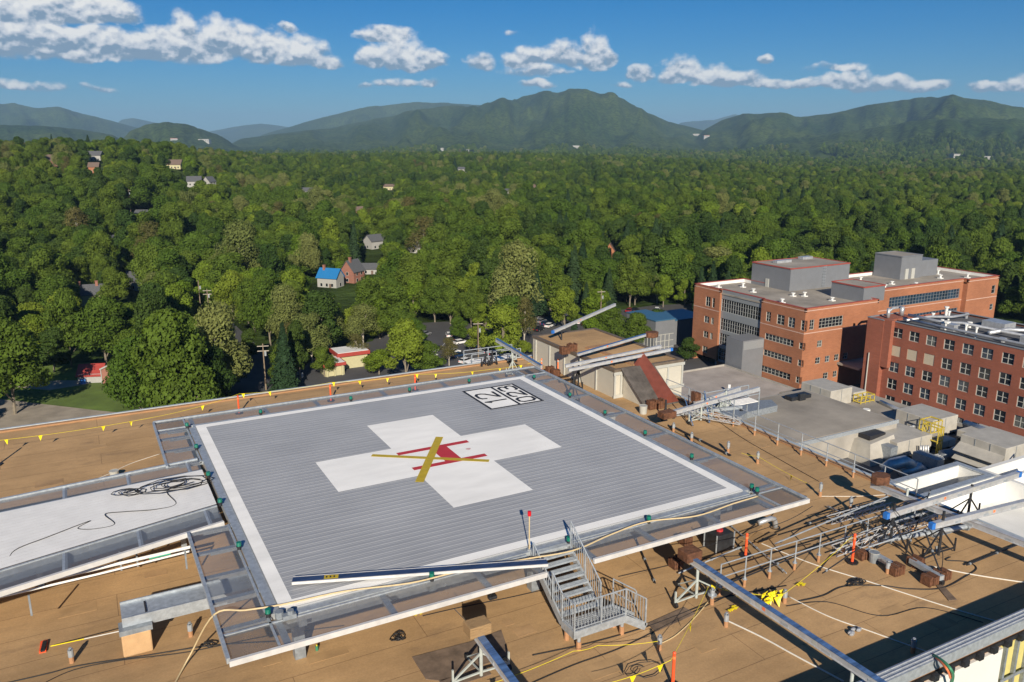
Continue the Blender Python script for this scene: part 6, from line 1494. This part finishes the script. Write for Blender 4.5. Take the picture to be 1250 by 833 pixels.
def station():
    q = at(412, 456, ZG); t = thing('red_roofed_shop', 'low shop with flat red edged roofs beside the parking lot', 'shop', (q.x, q.y, ZG), None, VY + .5)
    def bl(b, n_, m_): o = b.build(n_, m_); o.parent = t; return o
    b = MB(); b.box(-4, 1, -3, 3, .3, 3.0); b.box(1.01, 9, 2, 8, .3, 3.8); bl(b, 'wall', M['cream']); b = MB(); b.box(-4.6, 1.4, -3.6, 3.5, 3.02, 3.8); b.box(.6, 9.6, 1.4, 8.6, 3.83, 4.8); bl(b, 'red_fascia', M['roof_red'])
    b = MB(); b.box(-4.3, 1.1, -3.3, 3.2, 3.8, 3.86); b.box(.9, 9.3, 1.7, 8.3, 4.8, 4.9); bl(b, 'flat_roof', M['roof_white'])
    for x in (-3.6, -1.6, .4): b = MB(); b.box(x - .2, x + .2, -3.4, -3.02, .3, 3.0); bl(b, 'porch_column', M['cream'])
    clear(q.x, q.y, 9); clear(q.x + 10, q.y + 10, 12)
station()
# utility poles
def upole(label, u, v, h, arms=1):
    q = at_ground(u, v); t = thing('utility_pole', label, 'utility pole', (q.x, q.y, q.z), 'utility poles along the street')
    MB().cyl(q.x, q.y, q.z, q.z + h, .2, 8, r2=.13).build('pole', M['wood_pole'], t)
    for k in range(arms):
        z = q.z + h - .6 - k * 1.2; MB().bar((q.x - 1.3, q.y + .4, z), (q.x + 1.3, q.y - .4, z), .16).build('crossarm', M['bark_pale'], t)
    MB().cyl(q.x + .45, q.y - .2, q.z + h - 3, q.z + h - 1.9, .28, 8).build('transformer', M['galv'], t)
    clear(q.x, q.y, 3); clear_view(q.x, q.y, q.z, 26, 3)
upole('tall pale utility pole beside the side street at left', 246, 388, 13, 0); upole('utility pole with a crossarm where cars stand on the side street', 256, 392, 11, 2)
upole('utility pole with crossarms at the left end of the street behind the roof', 325, 478, 12, 2)
upole('light pole in the parking lot beyond the far roof edge', 584, 440, 11, 1); upole('thin utility pole in the far wood at upper left', 160, 262, 15, 1); upole('lamp pole in the upper parking lot', 733, 398, 12, 1)
upole('white lamp post close behind the far roof edge at left', 367, 470, 5, 0)


# cars --------------------------------------------------------------
def make_car():
    t = bpy.data.objects.new('parked_car', None); COL.objects.link(t)
    def bl(b, n_, m_, par=None, **k): o = b.build(n_, m_, **k); o.parent = par or t; return o
    b = MB(); prof = [(-2.2, .35), (2.2, .35), (2.28, .75), (1.3, .95), (-1.7, 1.0), (-2.25, .85)]
    w = .88; n = len(prof); b.add([(x, -w, z) for x, z in prof] + [(x, w, z) for x, z in prof], [tuple(range(n)), tuple(reversed(range(n, 2 * n)))] + [(i, n + i, n + (i + 1) % n, (i + 1) % n) for i in range(n)])
    b.add([(-1.5, -.66, 1.40), (.35, -.66, 1.44), (.35, .66, 1.44), (-1.5, .66, 1.40), (-1.5, -.66, 1.48), (.35, -.66, 1.50), (.35, .66, 1.50), (-1.5, .66, 1.48)], [(3, 2, 1, 0), (4, 5, 6, 7), (0, 1, 5, 4), (1, 2, 6, 5), (2, 3, 7, 6), (3, 0, 4, 7)])
    body = bl(b, 'body', M['car_white'], bevel=.06)
    g = MB(); g.add([(-1.85, -.80, .98), (1.2, -.80, .95), (1.2, .80, .95), (-1.85, .80, .98), (-1.5, -.68, 1.42), (.4, -.68, 1.44), (.4, .68, 1.44), (-1.5, .68, 1.42)], [(0, 1, 5, 4), (1, 2, 6, 5), (2, 3, 7, 6), (3, 0, 4, 7), (4, 5, 6, 7)])
    bl(g, 'window', M['glass'])
    for x in (-1.35, 1.35):
        for y in (-.84, .84):
            wv = MB(); wv.tube([(x, y - .1, .33), (x, y + .1, .33)], .33, 12); wo = bl(wv, 'wheel', M['tyre']); rm = MB(); rm.tube([(x, y - .11, .33), (x, y + .11, .33)], .18, 8); bl(rm, 'rim', M['car_silver'], wo)
    for y in (-.62, .62): hl = MB(); hl.box(2.2, 2.3, y - .16, y + .16, .62, .76); bl(hl, 'headlight', M['frame_white']); tl = MB(); tl.box(-2.3, -2.2, y - .16, y + .16, .68, .84); bl(tl, 'taillight', M['red_glass'])
    return t
CAR = make_car()
car_bodies = {}
def body_mesh(col, src):
    if col not in car_bodies:
        me = src.data.copy(); me.materials.clear(); me.materials.append(M[col]); car_bodies[col] = me
    return car_bodies[col]
cars = [(548, 411, 'white', 1.2, 'lower'), (561, 409.5, 'black', 1.2, 'lower'), (563, 416.5, 'black', .2, 'lower'), (562, 420, 'white', .2, 'lower'), (574, 425, 'silver', 1.3, 'lower'), (579, 427, 'black', 1.3, 'lower'), (584, 428.5, 'silver', 1.3, 'lower'), (553, 432, 'white', .3, 'lower'), (560, 436, 'blue', .3, 'lower'), (569, 443, 'white', .4, 'lower'),
        (592, 431, 'silver', 1.3, 'lower'), (598, 433, 'black', 1.3, 'lower'), (603, 435, 'black', 1.3, 'lower'), (527, 431, 'silver', .4, 'lower'), (512, 420, 'silver', .9, 'lower'), (628, 424, 'white', .9, 'lower'), (634, 426, 'black', .9, 'lower'), (580, 418, 'blue', 1.0, 'lower'), (519, 410, 'silver', .5, 'lower'), (534, 428, 'black', .5, 'lower'), (525, 437, 'white', .3, 'lower'), (611, 438, 'silver', 1.2, 'lower'),
        (661, 394, 'silver', .5, 'upper'), (666, 397, 'blue', .5, 'upper'), (671, 399.5, 'white', .5, 'upper'), (678, 388, 'white', .7, 'upper'), (684, 390, 'black', .7, 'upper'), (689, 391.5, 'black', .7, 'upper'), (695, 393, 'silver', .7, 'upper'), (769, 381, 'red', .5, 'upper'), (775, 380.5, 'black', .5, 'upper'), (706, 395, 'white', .8, 'upper'), (714, 397, 'black', .8, 'upper'), (722, 399, 'silver', .8, 'upper'), (802, 380, 'white', .8, 'upper'), (658, 404, 'black', .5, 'upper')]
cname = {'white': 'white', 'black': 'black', 'silver': 'silver', 'blue': 'dark blue', 'red': 'dark red'}
cnt = {}
where = {'lower': 'parking lot beyond the far roof edge', 'upper': 'parking lot behind the penthouse'}
from collections import Counter
seen = {}
order = sorted(range(len(cars)), key=lambda i: (cars[i][4], cars[i][2], cars[i][0]))
ords = ['leftmost', 'second', 'third', 'fourth', 'fifth', 'sixth', 'seventh', 'eighth', 'ninth', 'tenth']
lab = {}
tot = Counter((c[4], c[2]) for c in cars)
for i in order:
    c = cars[i]; k = seen.get((c[4], c[2]), 0); seen[(c[4], c[2])] = k + 1
    if tot[(c[4], c[2])] == 1: lab[i] = 'the only %s car in the %s' % (cname[c[2]], where[c[4]])
    else: lab[i] = '%s %s car%s in the %s' % (ords[k], cname[c[2]], ' from the left' if k else '', where[c[4]])
def put_car(i, u, v, col, rz, z, label, grp):
    q = at(u, v, z); o = CAR if i == 0 else copy_tree(CAR)
    o.location = (q.x, q.y, z); o.rotation_euler = (0, 0, rz); tag(o, label, 'car', grp)
    for ch in o.children:
        if ch.name.startswith('body'): ch.data = body_mesh('car_' + col, ch)
    clear(q.x, q.y, 4.5); clear_view(q.x, q.y, z, 14, 4)
    return o
for i, c in enumerate(cars): put_car(i, c[0], c[1], c[2], c[3] + (0 if i % 2 else .05), ZG + (.37 if c[4] == 'lower' else .41), lab[i], 'cars parked in the lots')
put_car(99, 243, 389, 'white', 1.2, ZG + .35, 'white van like car at the foot of the poles on the side street', 'cars on the side street'); put_car(98, 255, 394, 'black', 1.1, ZG + .35, 'black car just right of the white one on the side street', 'cars on the side street')
# bay lines in the lots
bl_ = MB()
for (u0, v0, u1, v1, n) in ((545, 413, 612, 440, 12), (540, 424, 575, 446, 8), (656, 391, 676, 402, 6), (676, 386, 725, 400, 10)):
    a = at(u0, v0, ZG); b = at(u1, v1, ZG); zz = ZG + (.365 if u0 < 650 else .405)
    for k in range(n): p = a + (b - a) * (k / n); q = p + Vector((3.0, 4.2, 0)); bl_.bar((p.x, p.y, zz), (q.x, q.y, zz), .12, .006)
o = bl_.build('parking_bay_lines', M['line_white']); o['kind'] = 'structure'

# trees --------------------------------------------------------------
def leaf_mat(name, c1, c2, tr=.28):
    mt = bpy.data.materials.new(name); mt.use_nodes = True; nt = mt.node_tree; N = nt.nodes; L = nt.links; b = N['Principled BSDF']
    b.inputs['Roughness'].default_value = .75; b.inputs['Specular IOR Level'].default_value = .2
    oi = N.new('ShaderNodeObjectInfo'); tc = N.new('ShaderNodeTexCoord'); n = N.new('ShaderNodeTexNoise'); n.inputs['Scale'].default_value = .55; n.inputs['Detail'].default_value = 5; L.new(tc.outputs['Object'], n.inputs['Vector'])
    r = N.new('ShaderNodeValToRGB'); L.new(oi.outputs['Random'], r.inputs[0]); e = r.color_ramp.elements; e[0].color = (*c1, 1); e[1].color = (*c2, 1)
    mr = N.new('ShaderNodeMapRange'); mr.inputs['From Min'].default_value = .3; mr.inputs['From Max'].default_value = .7; mr.inputs['To Min'].default_value = .7; mr.inputs['To Max'].default_value = 1.35; L.new(n.outputs['Fac'], mr.inputs['Value'])
    vm = N.new('ShaderNodeVectorMath'); vm.operation = 'SCALE'; L.new(r.outputs[0], vm.inputs[0]); L.new(mr.outputs[0], vm.inputs['Scale']); L.new(vm.outputs[0], b.inputs['Base Color'])
    t = N.new('ShaderNodeBsdfTranslucent'); L.new(vm.outputs[0], t.inputs['Color']); ms = N.new('ShaderNodeMixShader'); ms.inputs[0].default_value = tr
    L.new(b.outputs[0], ms.inputs[1]); L.new(t.outputs[0], ms.inputs[2]); L.new(ms.outputs[0], N['Material Output'].inputs['Surface'])
    return mt
ML = {'bright': leaf_mat('bright_spring_leaves', (.105, .18, .012), (.17, .22, .022)), 'green': leaf_mat('green_leaves', (.062, .115, .012), (.108, .155, .018)),
      'dark': leaf_mat('dark_leaves', (.036, .073, .012), (.062, .10, .016)), 'pale': leaf_mat('pale_grey_green_leaves', (.14, .172, .046), (.195, .215, .064)),
      'brown': leaf_mat('budding_olive_leaves', (.11, .115, .032), (.14, .12, .04)), 'needle': leaf_mat('needles', (.022, .05, .02), (.035, .065, .022), .1)}
def leaves_mesh(name, centers, normals, sizes, m_, rng):
    n = len(centers); a = rng.normal(size=(n, 3)); nn = normals + rng.normal(size=(n, 3)) * .45; nn /= np.linalg.norm(nn, axis=1, keepdims=True)
    t1 = np.cross(nn, a); t1 /= np.linalg.norm(t1, axis=1, keepdims=True); t2 = np.cross(nn, t1)
    s = sizes[:, None]; e = rng.uniform(.6, 1.0, (n, 1))
    V = np.stack([centers - t1 * s - t2 * s * e, centers + t1 * s - t2 * s * e * .6, centers + t1 * s * .7 + t2 * s * e, centers - t1 * s * .8 + t2 * s * e * .8], 1).reshape(-1, 3)
    me = bpy.data.meshes.new(name); me.vertices.add(4 * n); me.vertices.foreach_set('co', V.astype(np.float32).ravel()); me.loops.add(4 * n); me.loops.foreach_set('vertex_index', np.arange(4 * n, dtype=np.int32))
    me.polygons.add(n); me.polygons.foreach_set('loop_start', np.arange(0, 4 * n, 4, dtype=np.int32)); me.update(calc_edges=True); me.materials.append(m_); return me
def crown_data(seed, rad, hgt, base, lobes, nleaf, size, up_bias=.25, spread=.62, hollow=0):
    rng = np.random.RandomState(seed); cs = []; 
    L_ = []
    for k in range(lobes):
        th = rng.uniform(0, 2 * np.pi); f = np.sqrt(rng.uniform(0, 1)) * spread; zz = rng.uniform(.05, 1)
        rr = rad * (1 - .75 * zz ** 2.2) ; c = np.array([math.cos(th) * f * rr * 1.3, math.sin(th) * f * rr * 1.3, base + (hgt - base) * (.12 + .76 * zz)])
        r = rad * rng.uniform(.14, .46); L_.append((c, r, th, f))
    w = np.array([q[1] ** 2 for q in L_]); w /= w.sum(); C = []; Nn = []
    for (c, r, th, f), ww in zip(L_, w):
        m = int(nleaf * ww) + 1; d = rng.normal(size=(m, 3)); d[:, 2] += up_bias; d /= np.linalg.norm(d, axis=1, keepdims=True)
        k = r * rng.uniform(.72, 1.12, (m, 1)); C.append(c + d * k * np.array([1, 1, .8])); Nn.append(d)
    C = np.concatenate(C); Nn = np.concatenate(Nn); return C, Nn, size * rng.uniform(.6, 1.35, len(C)), L_, rng
def limb_mesh(name, h, base, L_, m_, r0=.32, nl=7):
    b = MB(); pts = [(0, 0, -1.0), (.1, 0, h * .2), (-.1, .15, h * .45), (.1, 0, h * .8)]; b.tube(pts, r0, 7, r2=.08)
    for (c, r, th, f) in sorted(L_, key=lambda q: -q[1])[:nl]:
        z0 = max(base * .7, c[2] - 5); b.tube([(0, 0, z0), (c[0] * .45, c[1] * .45, z0 + (c[2] - z0) * .6), (c[0], c[1], c[2] + r * .2)], r0 * .42, 5, r2=.04)
    me = bpy.data.meshes.new(name); me.from_pydata(b.v, [], b.f); me.materials.append(m_); me.update(); return me
def conifer_data(seed, rad, hgt, nleaf, size):
    rng = np.random.RandomState(seed); z = rng.uniform(0, 1, nleaf) ** 1.3; lev = np.floor(z * 13) / 13; rr = rad * (1 - lev) * (.55 + .45 * rng.uniform(0, 1, nleaf) ** .5) * (1 - .35 * ((z * 13) % 1)); th = rng.uniform(0, 2 * np.pi, nleaf)
    rr *= 1 + .25 * np.sin(th * 5 + lev * 40)
    C = np.stack([rr * np.cos(th), rr * np.sin(th), hgt * (.12 + .88 * z) - rr * .18], 1); Nn = np.stack([np.cos(th) * .5, np.sin(th) * .5, np.ones(nleaf)], 1); return C, Nn, size * rng.uniform(.6, 1.3, nleaf), [], rng
KINDS = {}
def kind(key, fn_args, leafk, trunk='bark', conifer=False, n=1):
    v = []
    for k in range(n):
        if conifer: C, Nn, S, L_, rng = conifer_data(100 + k * 7 + len(KINDS), *fn_args)
        else: C, Nn, S, L_, rng = crown_data(300 + k * 13 + len(KINDS) * 5, *fn_args)
        cm = leaves_mesh('crown', C, Nn, S, ML[leafk], rng); tm = limb_mesh('trunk', fn_args[1] if not conifer else fn_args[1], 3 if conifer else fn_args[2], L_, M[trunk]); v.append((cm, tm))
    KINDS[key] = v
#                 radius height base lobes leaves size
kind('bright', (5.6, 15, 3.0, 30, 9500, .215), 'bright', n=3)
kind('green', (6.4, 18, 3.5, 36, 12000, .22), 'green', n=4)
kind('dark', (5.8, 17, 2.5, 30, 10500, .22), 'dark', n=2)
kind('pale', (6.6, 19, 4.0, 46, 11500, .185), 'pale', 'bark_pale', n=2)
kind('brown', (5.6, 17, 5.0, 36, 4600, .16), 'brown', 'bark_pale', n=2)
kind('pine', (4.4, 19, 8000, .25), 'needle', conifer=True, n=2)
NAMES = {'bright': ('leafy_tree', 'bright yellow green leafy tree in the wood beyond the roof', 'bright leafy trees of the near wood'), 'green': ('leafy_tree', 'mid green leafy tree in the wood beyond the roof', 'mid green leafy trees of the near wood'),
         'dark': ('leafy_tree', 'dark green leafy tree in the wood beyond the roof', 'dark leafy trees of the near wood'), 'pale': ('budding_tree', 'pale grey green tree with light bark in the wood', 'pale trees of the near wood'),
         'brown': ('budding_tree', 'thin olive brown budding tree with bare limbs in the wood', 'olive brown budding trees of the near wood'), 'pine': ('conifer', 'dark pointed conifer in the wood beyond the roof', 'dark conifers of the near wood')}
near = []
def plant(key, x, y, z, s, sz=1.0, rz=None, label=None, grp=True):
    nm, lb, gp = NAMES[key]; cm, tm = random.choice(KINDS[key]); rz = random.uniform(0, 6.28) if rz is None else rz
    t = bpy.data.objects.new(nm, None); COL.objects.link(t); t.location = (x, y, z); t.rotation_euler = (random.uniform(-.05, .05), random.uniform(-.05, .05), rz); t.scale = (s * random.uniform(.85, 1.15), s * random.uniform(.85, 1.15), s * sz)
    tag(t, label or lb, 'tree', None if label else gp)
    a = bpy.data.objects.new('crown', cm); COL.objects.link(a); a.parent = t; c = bpy.data.objects.new('trunk', tm); COL.objects.link(c); c.parent = t
    near.append((x, y)); return t
occ = []
def special(key, u, v, zoff, s, sz, label, r=6):
    zo = .56 * {'pine': 17, 'bright': 15, 'green': 18, 'dark': 17, 'pale': 19, 'brown': 17}[key] * s * sz; q = at(u, v, ZG + zo)
    for _ in range(6): q = at(u, v, terr1(q.x, q.y) + zo)
    z = terr1(q.x, q.y)
    plant(key, q.x, q.y, z, s, sz, label=label); occ.append((q.x, q.y, r * s))
special('green', 8, 440, 8, 1.2, 1.05, 'big bright green tree at the left edge above the gravel road')
special('dark', 62, 425, 8, .8, .9, 'dark green tree behind the big bright one at the left edge'); special('green', 205, 452, 8, 1.25, 1.25, 'tall dense green tree right of the red shed'); special('green', 172, 462, 6, 1.0, 1.2, 'green tree overlapping the red shed on its right')
special('dark', 228, 470, 6, .95, 1.2, 'dark green tree just above the net corner at left'); special('pale', 268, 430, 9, 1.15, 1.15, 'large pale silvery tree left of the side street')
special('dark', 357, 425, 8, .75, 1.25, 'narrow dark green tree between the two streets behind the roof'); special('pine', 345, 440, 8, .9, 1.05, 'pointed grey green conifer by the side street'); special('pale', 352, 388, 10, .9, 1.2, 'pale upright tree above the conifers left of the shop')
special('bright', 495, 425, 7, 1.15, .95, 'broad bright green tree at the parking lot edge, right of the shop'); special('bright', 462, 440, 4, .7, .7, 'low rounded bright tree hiding the shop'); special('green', 520, 436, 5, .7, .8, 'green tree leaning over the lower lot')
special('bright', 612, 404, 7, 1.1, 1.0, 'bright green tree between the two parking lots'); special('bright', 585, 412, 5, .7, .8, 'small bright tree left of the one between the lots'); special('brown', 548, 428, 6, .6, .8, 'nearly bare tree leaning in front of the parked cars')
special('pale', 632, 345, 12, 1.45, 1.15, 'very large pale spreading tree with a white trunk at centre right'); special('brown', 640, 390, 8, .8, 1.1, 'thin bare trunked tree left of the upper lot')
special('green', 745, 395, 4, .8, .8, 'rounded green tree in front of the upper lot'); special('bright', 722, 402, 4, .8, .75, 'bright rounded tree right behind the penthouse'); special('green', 775, 402, 4, .75, .8, 'dark edged green tree beside the grey annex')
special('dark', 838, 425, 3, .6, .7, 'small dark tree between the annex and the brick tower'); special('bright', 690, 372, 8, 1.0, 1.0, 'bright tree above the upper lot, left'); special('bright', 730, 370, 8, .9, .9, 'bright tree above the upper lot, right')
for k_, (u_, v_, kd_, s_, lb_) in enumerate([(488, 415, 'bright', .6, 'small bright tree at the left rim of the lower lot'), (505, 404, 'green', .6, 'small green tree at the upper left rim of the lower lot'), (560, 400, 'green', .55, 'small green tree behind the parked cars'), (702, 384, 'green', .5, 'small green tree at the rim of the upper lot'), (395, 440, 'green', .55, 'small green tree in front of the red roofed shop'), (436, 424, 'brown', .6, 'thin olive tree behind the red roofed shop'), (802, 392, 'dark', .6, 'dark small tree behind the grey annex'), (303, 420, 'dark', .65, 'dark tree leaning over the side street')]): special(kd_, u_, v_, 4, s_, .85, lb_)
special('bright', 640, 425, 3, .55, .6, 'small bright tree at the left corner of the penthouse')
special('pale', 290, 312, 13, 1.5, 1.05, 'huge pale grey green tree crown at left centre'); special('brown', 515, 292, 12, 1.6, .9, 'broad olive brown budding tree at the middle of the wood')
special('brown', 180, 300, 12, 1.3, 1.1, 'spreading bare limbed tree at left'); special('dark', 388, 392, 9, 1.2, .95, 'broad dark tree below the blue roofed house'); special('pine', 430, 300, 10, 1.1, 1.1, 'tall dark conifer behind the brick house')
special('brown', 95, 285, 12, 1.5, 1.0, 'wide olive tree at far left above the cream house'); special('dark', 330, 330, 10, 1.2, 1.1, 'dark rounded tree left of the blue roofed house')
# zones without trees at street level
import itertools
def inside(x, y, poly):
    c = False; n = len(poly)
    for i in range(n):
        x1_, y1_ = poly[i][0], poly[i][1]; x2_, y2_ = poly[(i + 1) % n][0], poly[(i + 1) % n][1]
        if (y1_ > y) != (y2_ > y) and x < (x2_ - x1_) * (y - y1_) / (y2_ - y1_) + x1_: c = not c
    return c
zones = [[g2(-60, 466), g2(60, 452), g2(118, 452), g2(150, 470), g2(190, 640), g2(-60, 640)], [g2(262, 396), g2(286, 392), g2(345, 440), g2(345, 560), g2(290, 560)],
         [g2(505, 418), g2(520, 402), g2(560, 400), g2(602, 416), g2(620, 425), g2(680, 432), g2(700, 520), g2(390, 520), g2(385, 440), g2(440, 455)],
         [g2(652, 389), g2(676, 383), g2(735, 384), g2(800, 377), g2(845, 376), g2(880, 420), g2(880, 500), g2(720, 500), g2(655, 404)],
         [Vector((20, -60)), Vector((260, -60)), Vector((260, 137)), Vector((150, 145)), Vector((112, 150)), Vector((90, 110)), Vector((20, 110))], [Vector((-60, -60)), Vector((60, -60)), Vector((60, 120)), Vector((-60, 120))]]
CL = np.array(CLEAR)
def ok(x, y, s=1.0):
    if any(inside(x, y, z) for z in zones): return False
    d2 = (CL[:, 0] - x) ** 2 + (CL[:, 1] - y) ** 2
    if (d2 < CL[:, 2] ** 2).any(): return False
    for (a, b, r) in occ:
        if (a - x) ** 2 + (b - y) ** 2 < (r * .8) ** 2: return False
    return True
cand = []
sp = 7.9
th_lim = .66
for i in range(-70, 140):
    for j in range(10, 120):
        x = i * sp + random.uniform(-.42, .42) * sp + (j % 2) * sp / 2; y = j * sp * .9 + random.uniform(-.4, .4) * sp
        dx, dy = x - CAMP.x, y - CAMP.y; r = math.hypot(dx, dy); a = math.atan2(dx, dy) - YAW
        if abs(a) > th_lim or r < 175 or r > 620: continue
        cand.append((r, x, y))
cand.sort()
cand = [(r, x, y) for r, x, y in cand if ok(x, y)]
def pick(r, x, y):
    n_ = float(vnoise(np.array([x / 45.0]), np.array([y / 45.0]), 5)[0]) + random.uniform(-.3, .3)
    if n_ < .06: return 'pine'
    if n_ < .28: return 'dark'
    if n_ < .56: return 'green'
    if n_ < .80: return 'bright'
    if n_ < 1.02: return 'pale'
    return 'brown'
NN = 292 - len(near)
for k, (r, x, y) in enumerate(cand[:NN]):
    kd = pick(r, x, y); s = random.uniform(.58, 1.22); plant(kd, x, y, terr1(x, y) - .3, s * .92, random.uniform(.85, 1.15))
print('near trees', len(near), 'rest', len(cand) - NN, 'r at split', cand[min(NN, len(cand) - 1)][0])
# the rest of the wood: one object, crowns scattered over its points
def woodland():
    rest = [(x, y) for r, x, y in cand[NN:]]
    P_ = [(x, y, 1.0) for x, y in rest]
    rng = np.random.RandomState(3)
    for (r0, r1, dens, sc_) in ((620, 1100, 1 / 62., .88), (1100, 1900, 1 / 85., .98), (1900, 3700, 1 / 210., 1.15)):
        n = int(.66 * (r1 * r1 - r0 * r0) * dens); r = np.sqrt(rng.uniform(r0 * r0, r1 * r1, n)); a = YAW + rng.uniform(-.68, .68, n); x = CAMP.x + r * np.sin(a); y = CAMP.y + r * np.cos(a)
        keep = np.ones(n, bool)
        for (cx_, cy_, cr) in CLEAR: keep &= (x - cx_) ** 2 + (y - cy_) ** 2 > cr ** 2
        if r0 > 1800:
            keep &= vnoise(x / 220, y / 220, 8) > .3
        P_ += [(a_, b_, sc_) for a_, b_ in zip(x[keep], y[keep])]
    A = np.array(P_); z = terr(A[:, 0], A[:, 1]) - .4; n = len(A); me = bpy.data.meshes.new('woodland'); me.vertices.add(n); me.vertices.foreach_set('co', np.stack([A[:, 0], A[:, 1], z], 1).astype(np.float32).ravel())
    sz = me.attributes.new('tsize', 'FLOAT', 'POINT'); sz.data.foreach_set('value', (A[:, 2] * rng.uniform(.55, 1.3, n)).astype(np.float32))
    nn = vnoise(A[:, 0] / 70, A[:, 1] / 70, 5) + rng.uniform(-.35, .35, n)
    idx = np.digitize(nn, [-.22, -.06, .18, .36, .56, .66, .76, .88, .97, 1.05, 1.12]); idx = np.clip(idx, 0, 11)
    ia = me.attributes.new('tkind', 'INT', 'POINT'); ia.data.foreach_set('value', idx.astype(np.int32))
    o = bpy.data.objects.new('woodland', me); COL.objects.link(o); tag(o, 'endless green wood stretching to the foot of the mountains', 'wood', None, 'stuff')
    src = bpy.data.collections.new('crown_kinds')
    order_ = [('pine', 0), ('pine', 1), ('dark', 0), ('dark', 1), ('green', 0), ('green', 1), ('green', 2), ('bright', 0), ('bright', 1), ('pale', 0), ('brown', 0), ('pale', 1)]
    # crowns of standing trees serve as the shapes; names sort the collection
    used = set()
    for k, (kk, vi) in enumerate(order_):
        cm = KINDS[kk][vi][0]
        ob = next((q for q in bpy.data.objects if q.data is cm and q.name not in used), None)
        if ob is None:
            continue
        used.add(ob.name); ob.name = 'crown_' + 'abcdefghijkl'[k]; src.objects.link(ob)
    ng = bpy.data.node_groups.new('scatter', 'GeometryNodeTree'); ng.interface.new_socket('Geometry', in_out='INPUT', socket_type='NodeSocketGeometry'); ng.interface.new_socket('Geometry', in_out='OUTPUT', socket_type='NodeSocketGeometry')
    N = ng.nodes; L = ng.links; gi = N.new('NodeGroupInput'); go = N.new('NodeGroupOutput'); ci = N.new('GeometryNodeCollectionInfo'); ci.inputs['Collection'].default_value = src; ci.inputs['Separate Children'].default_value = True; ci.inputs['Reset Children'].default_value = True
    ip = N.new('GeometryNodeInstanceOnPoints'); ip.inputs['Pick Instance'].default_value = True
    na = N.new('GeometryNodeInputNamedAttribute'); na.data_type = 'INT'; na.inputs['Name'].default_value = 'tkind'; ns = N.new('GeometryNodeInputNamedAttribute'); ns.data_type = 'FLOAT'; ns.inputs['Name'].default_value = 'tsize'
    rv = N.new('FunctionNodeRandomValue'); rv.data_type = 'FLOAT_VECTOR'; rv.inputs[0].default_value = (-.1, -.1, 0); rv.inputs[1].default_value = (.1, .1, 6.28)
    L.new(gi.outputs[0], ip.inputs['Points']); L.new(ci.outputs[0], ip.inputs['Instance']); L.new(na.outputs['Attribute'], ip.inputs['Instance Index']); L.new(rv.outputs[0], ip.inputs['Rotation'])
    r2 = N.new('FunctionNodeRandomValue'); r2.data_type = 'FLOAT_VECTOR'; r2.inputs[0].default_value = (.75, .75, .72); r2.inputs[1].default_value = (1.3, 1.3, 1.22); r2.inputs['Seed'].default_value = 5
    vs = N.new('ShaderNodeVectorMath'); vs.operation = 'SCALE'; L.new(r2.outputs[0], vs.inputs[0]); L.new(ns.outputs['Attribute'], vs.inputs['Scale']); L.new(vs.outputs[0], ip.inputs['Scale']); L.new(ip.outputs[0], go.inputs[0])
    md = o.modifiers.new('scatter', 'NODES'); md.node_group = ng
    print('woodland points', n, 'sources', len(src.objects))
woodland()
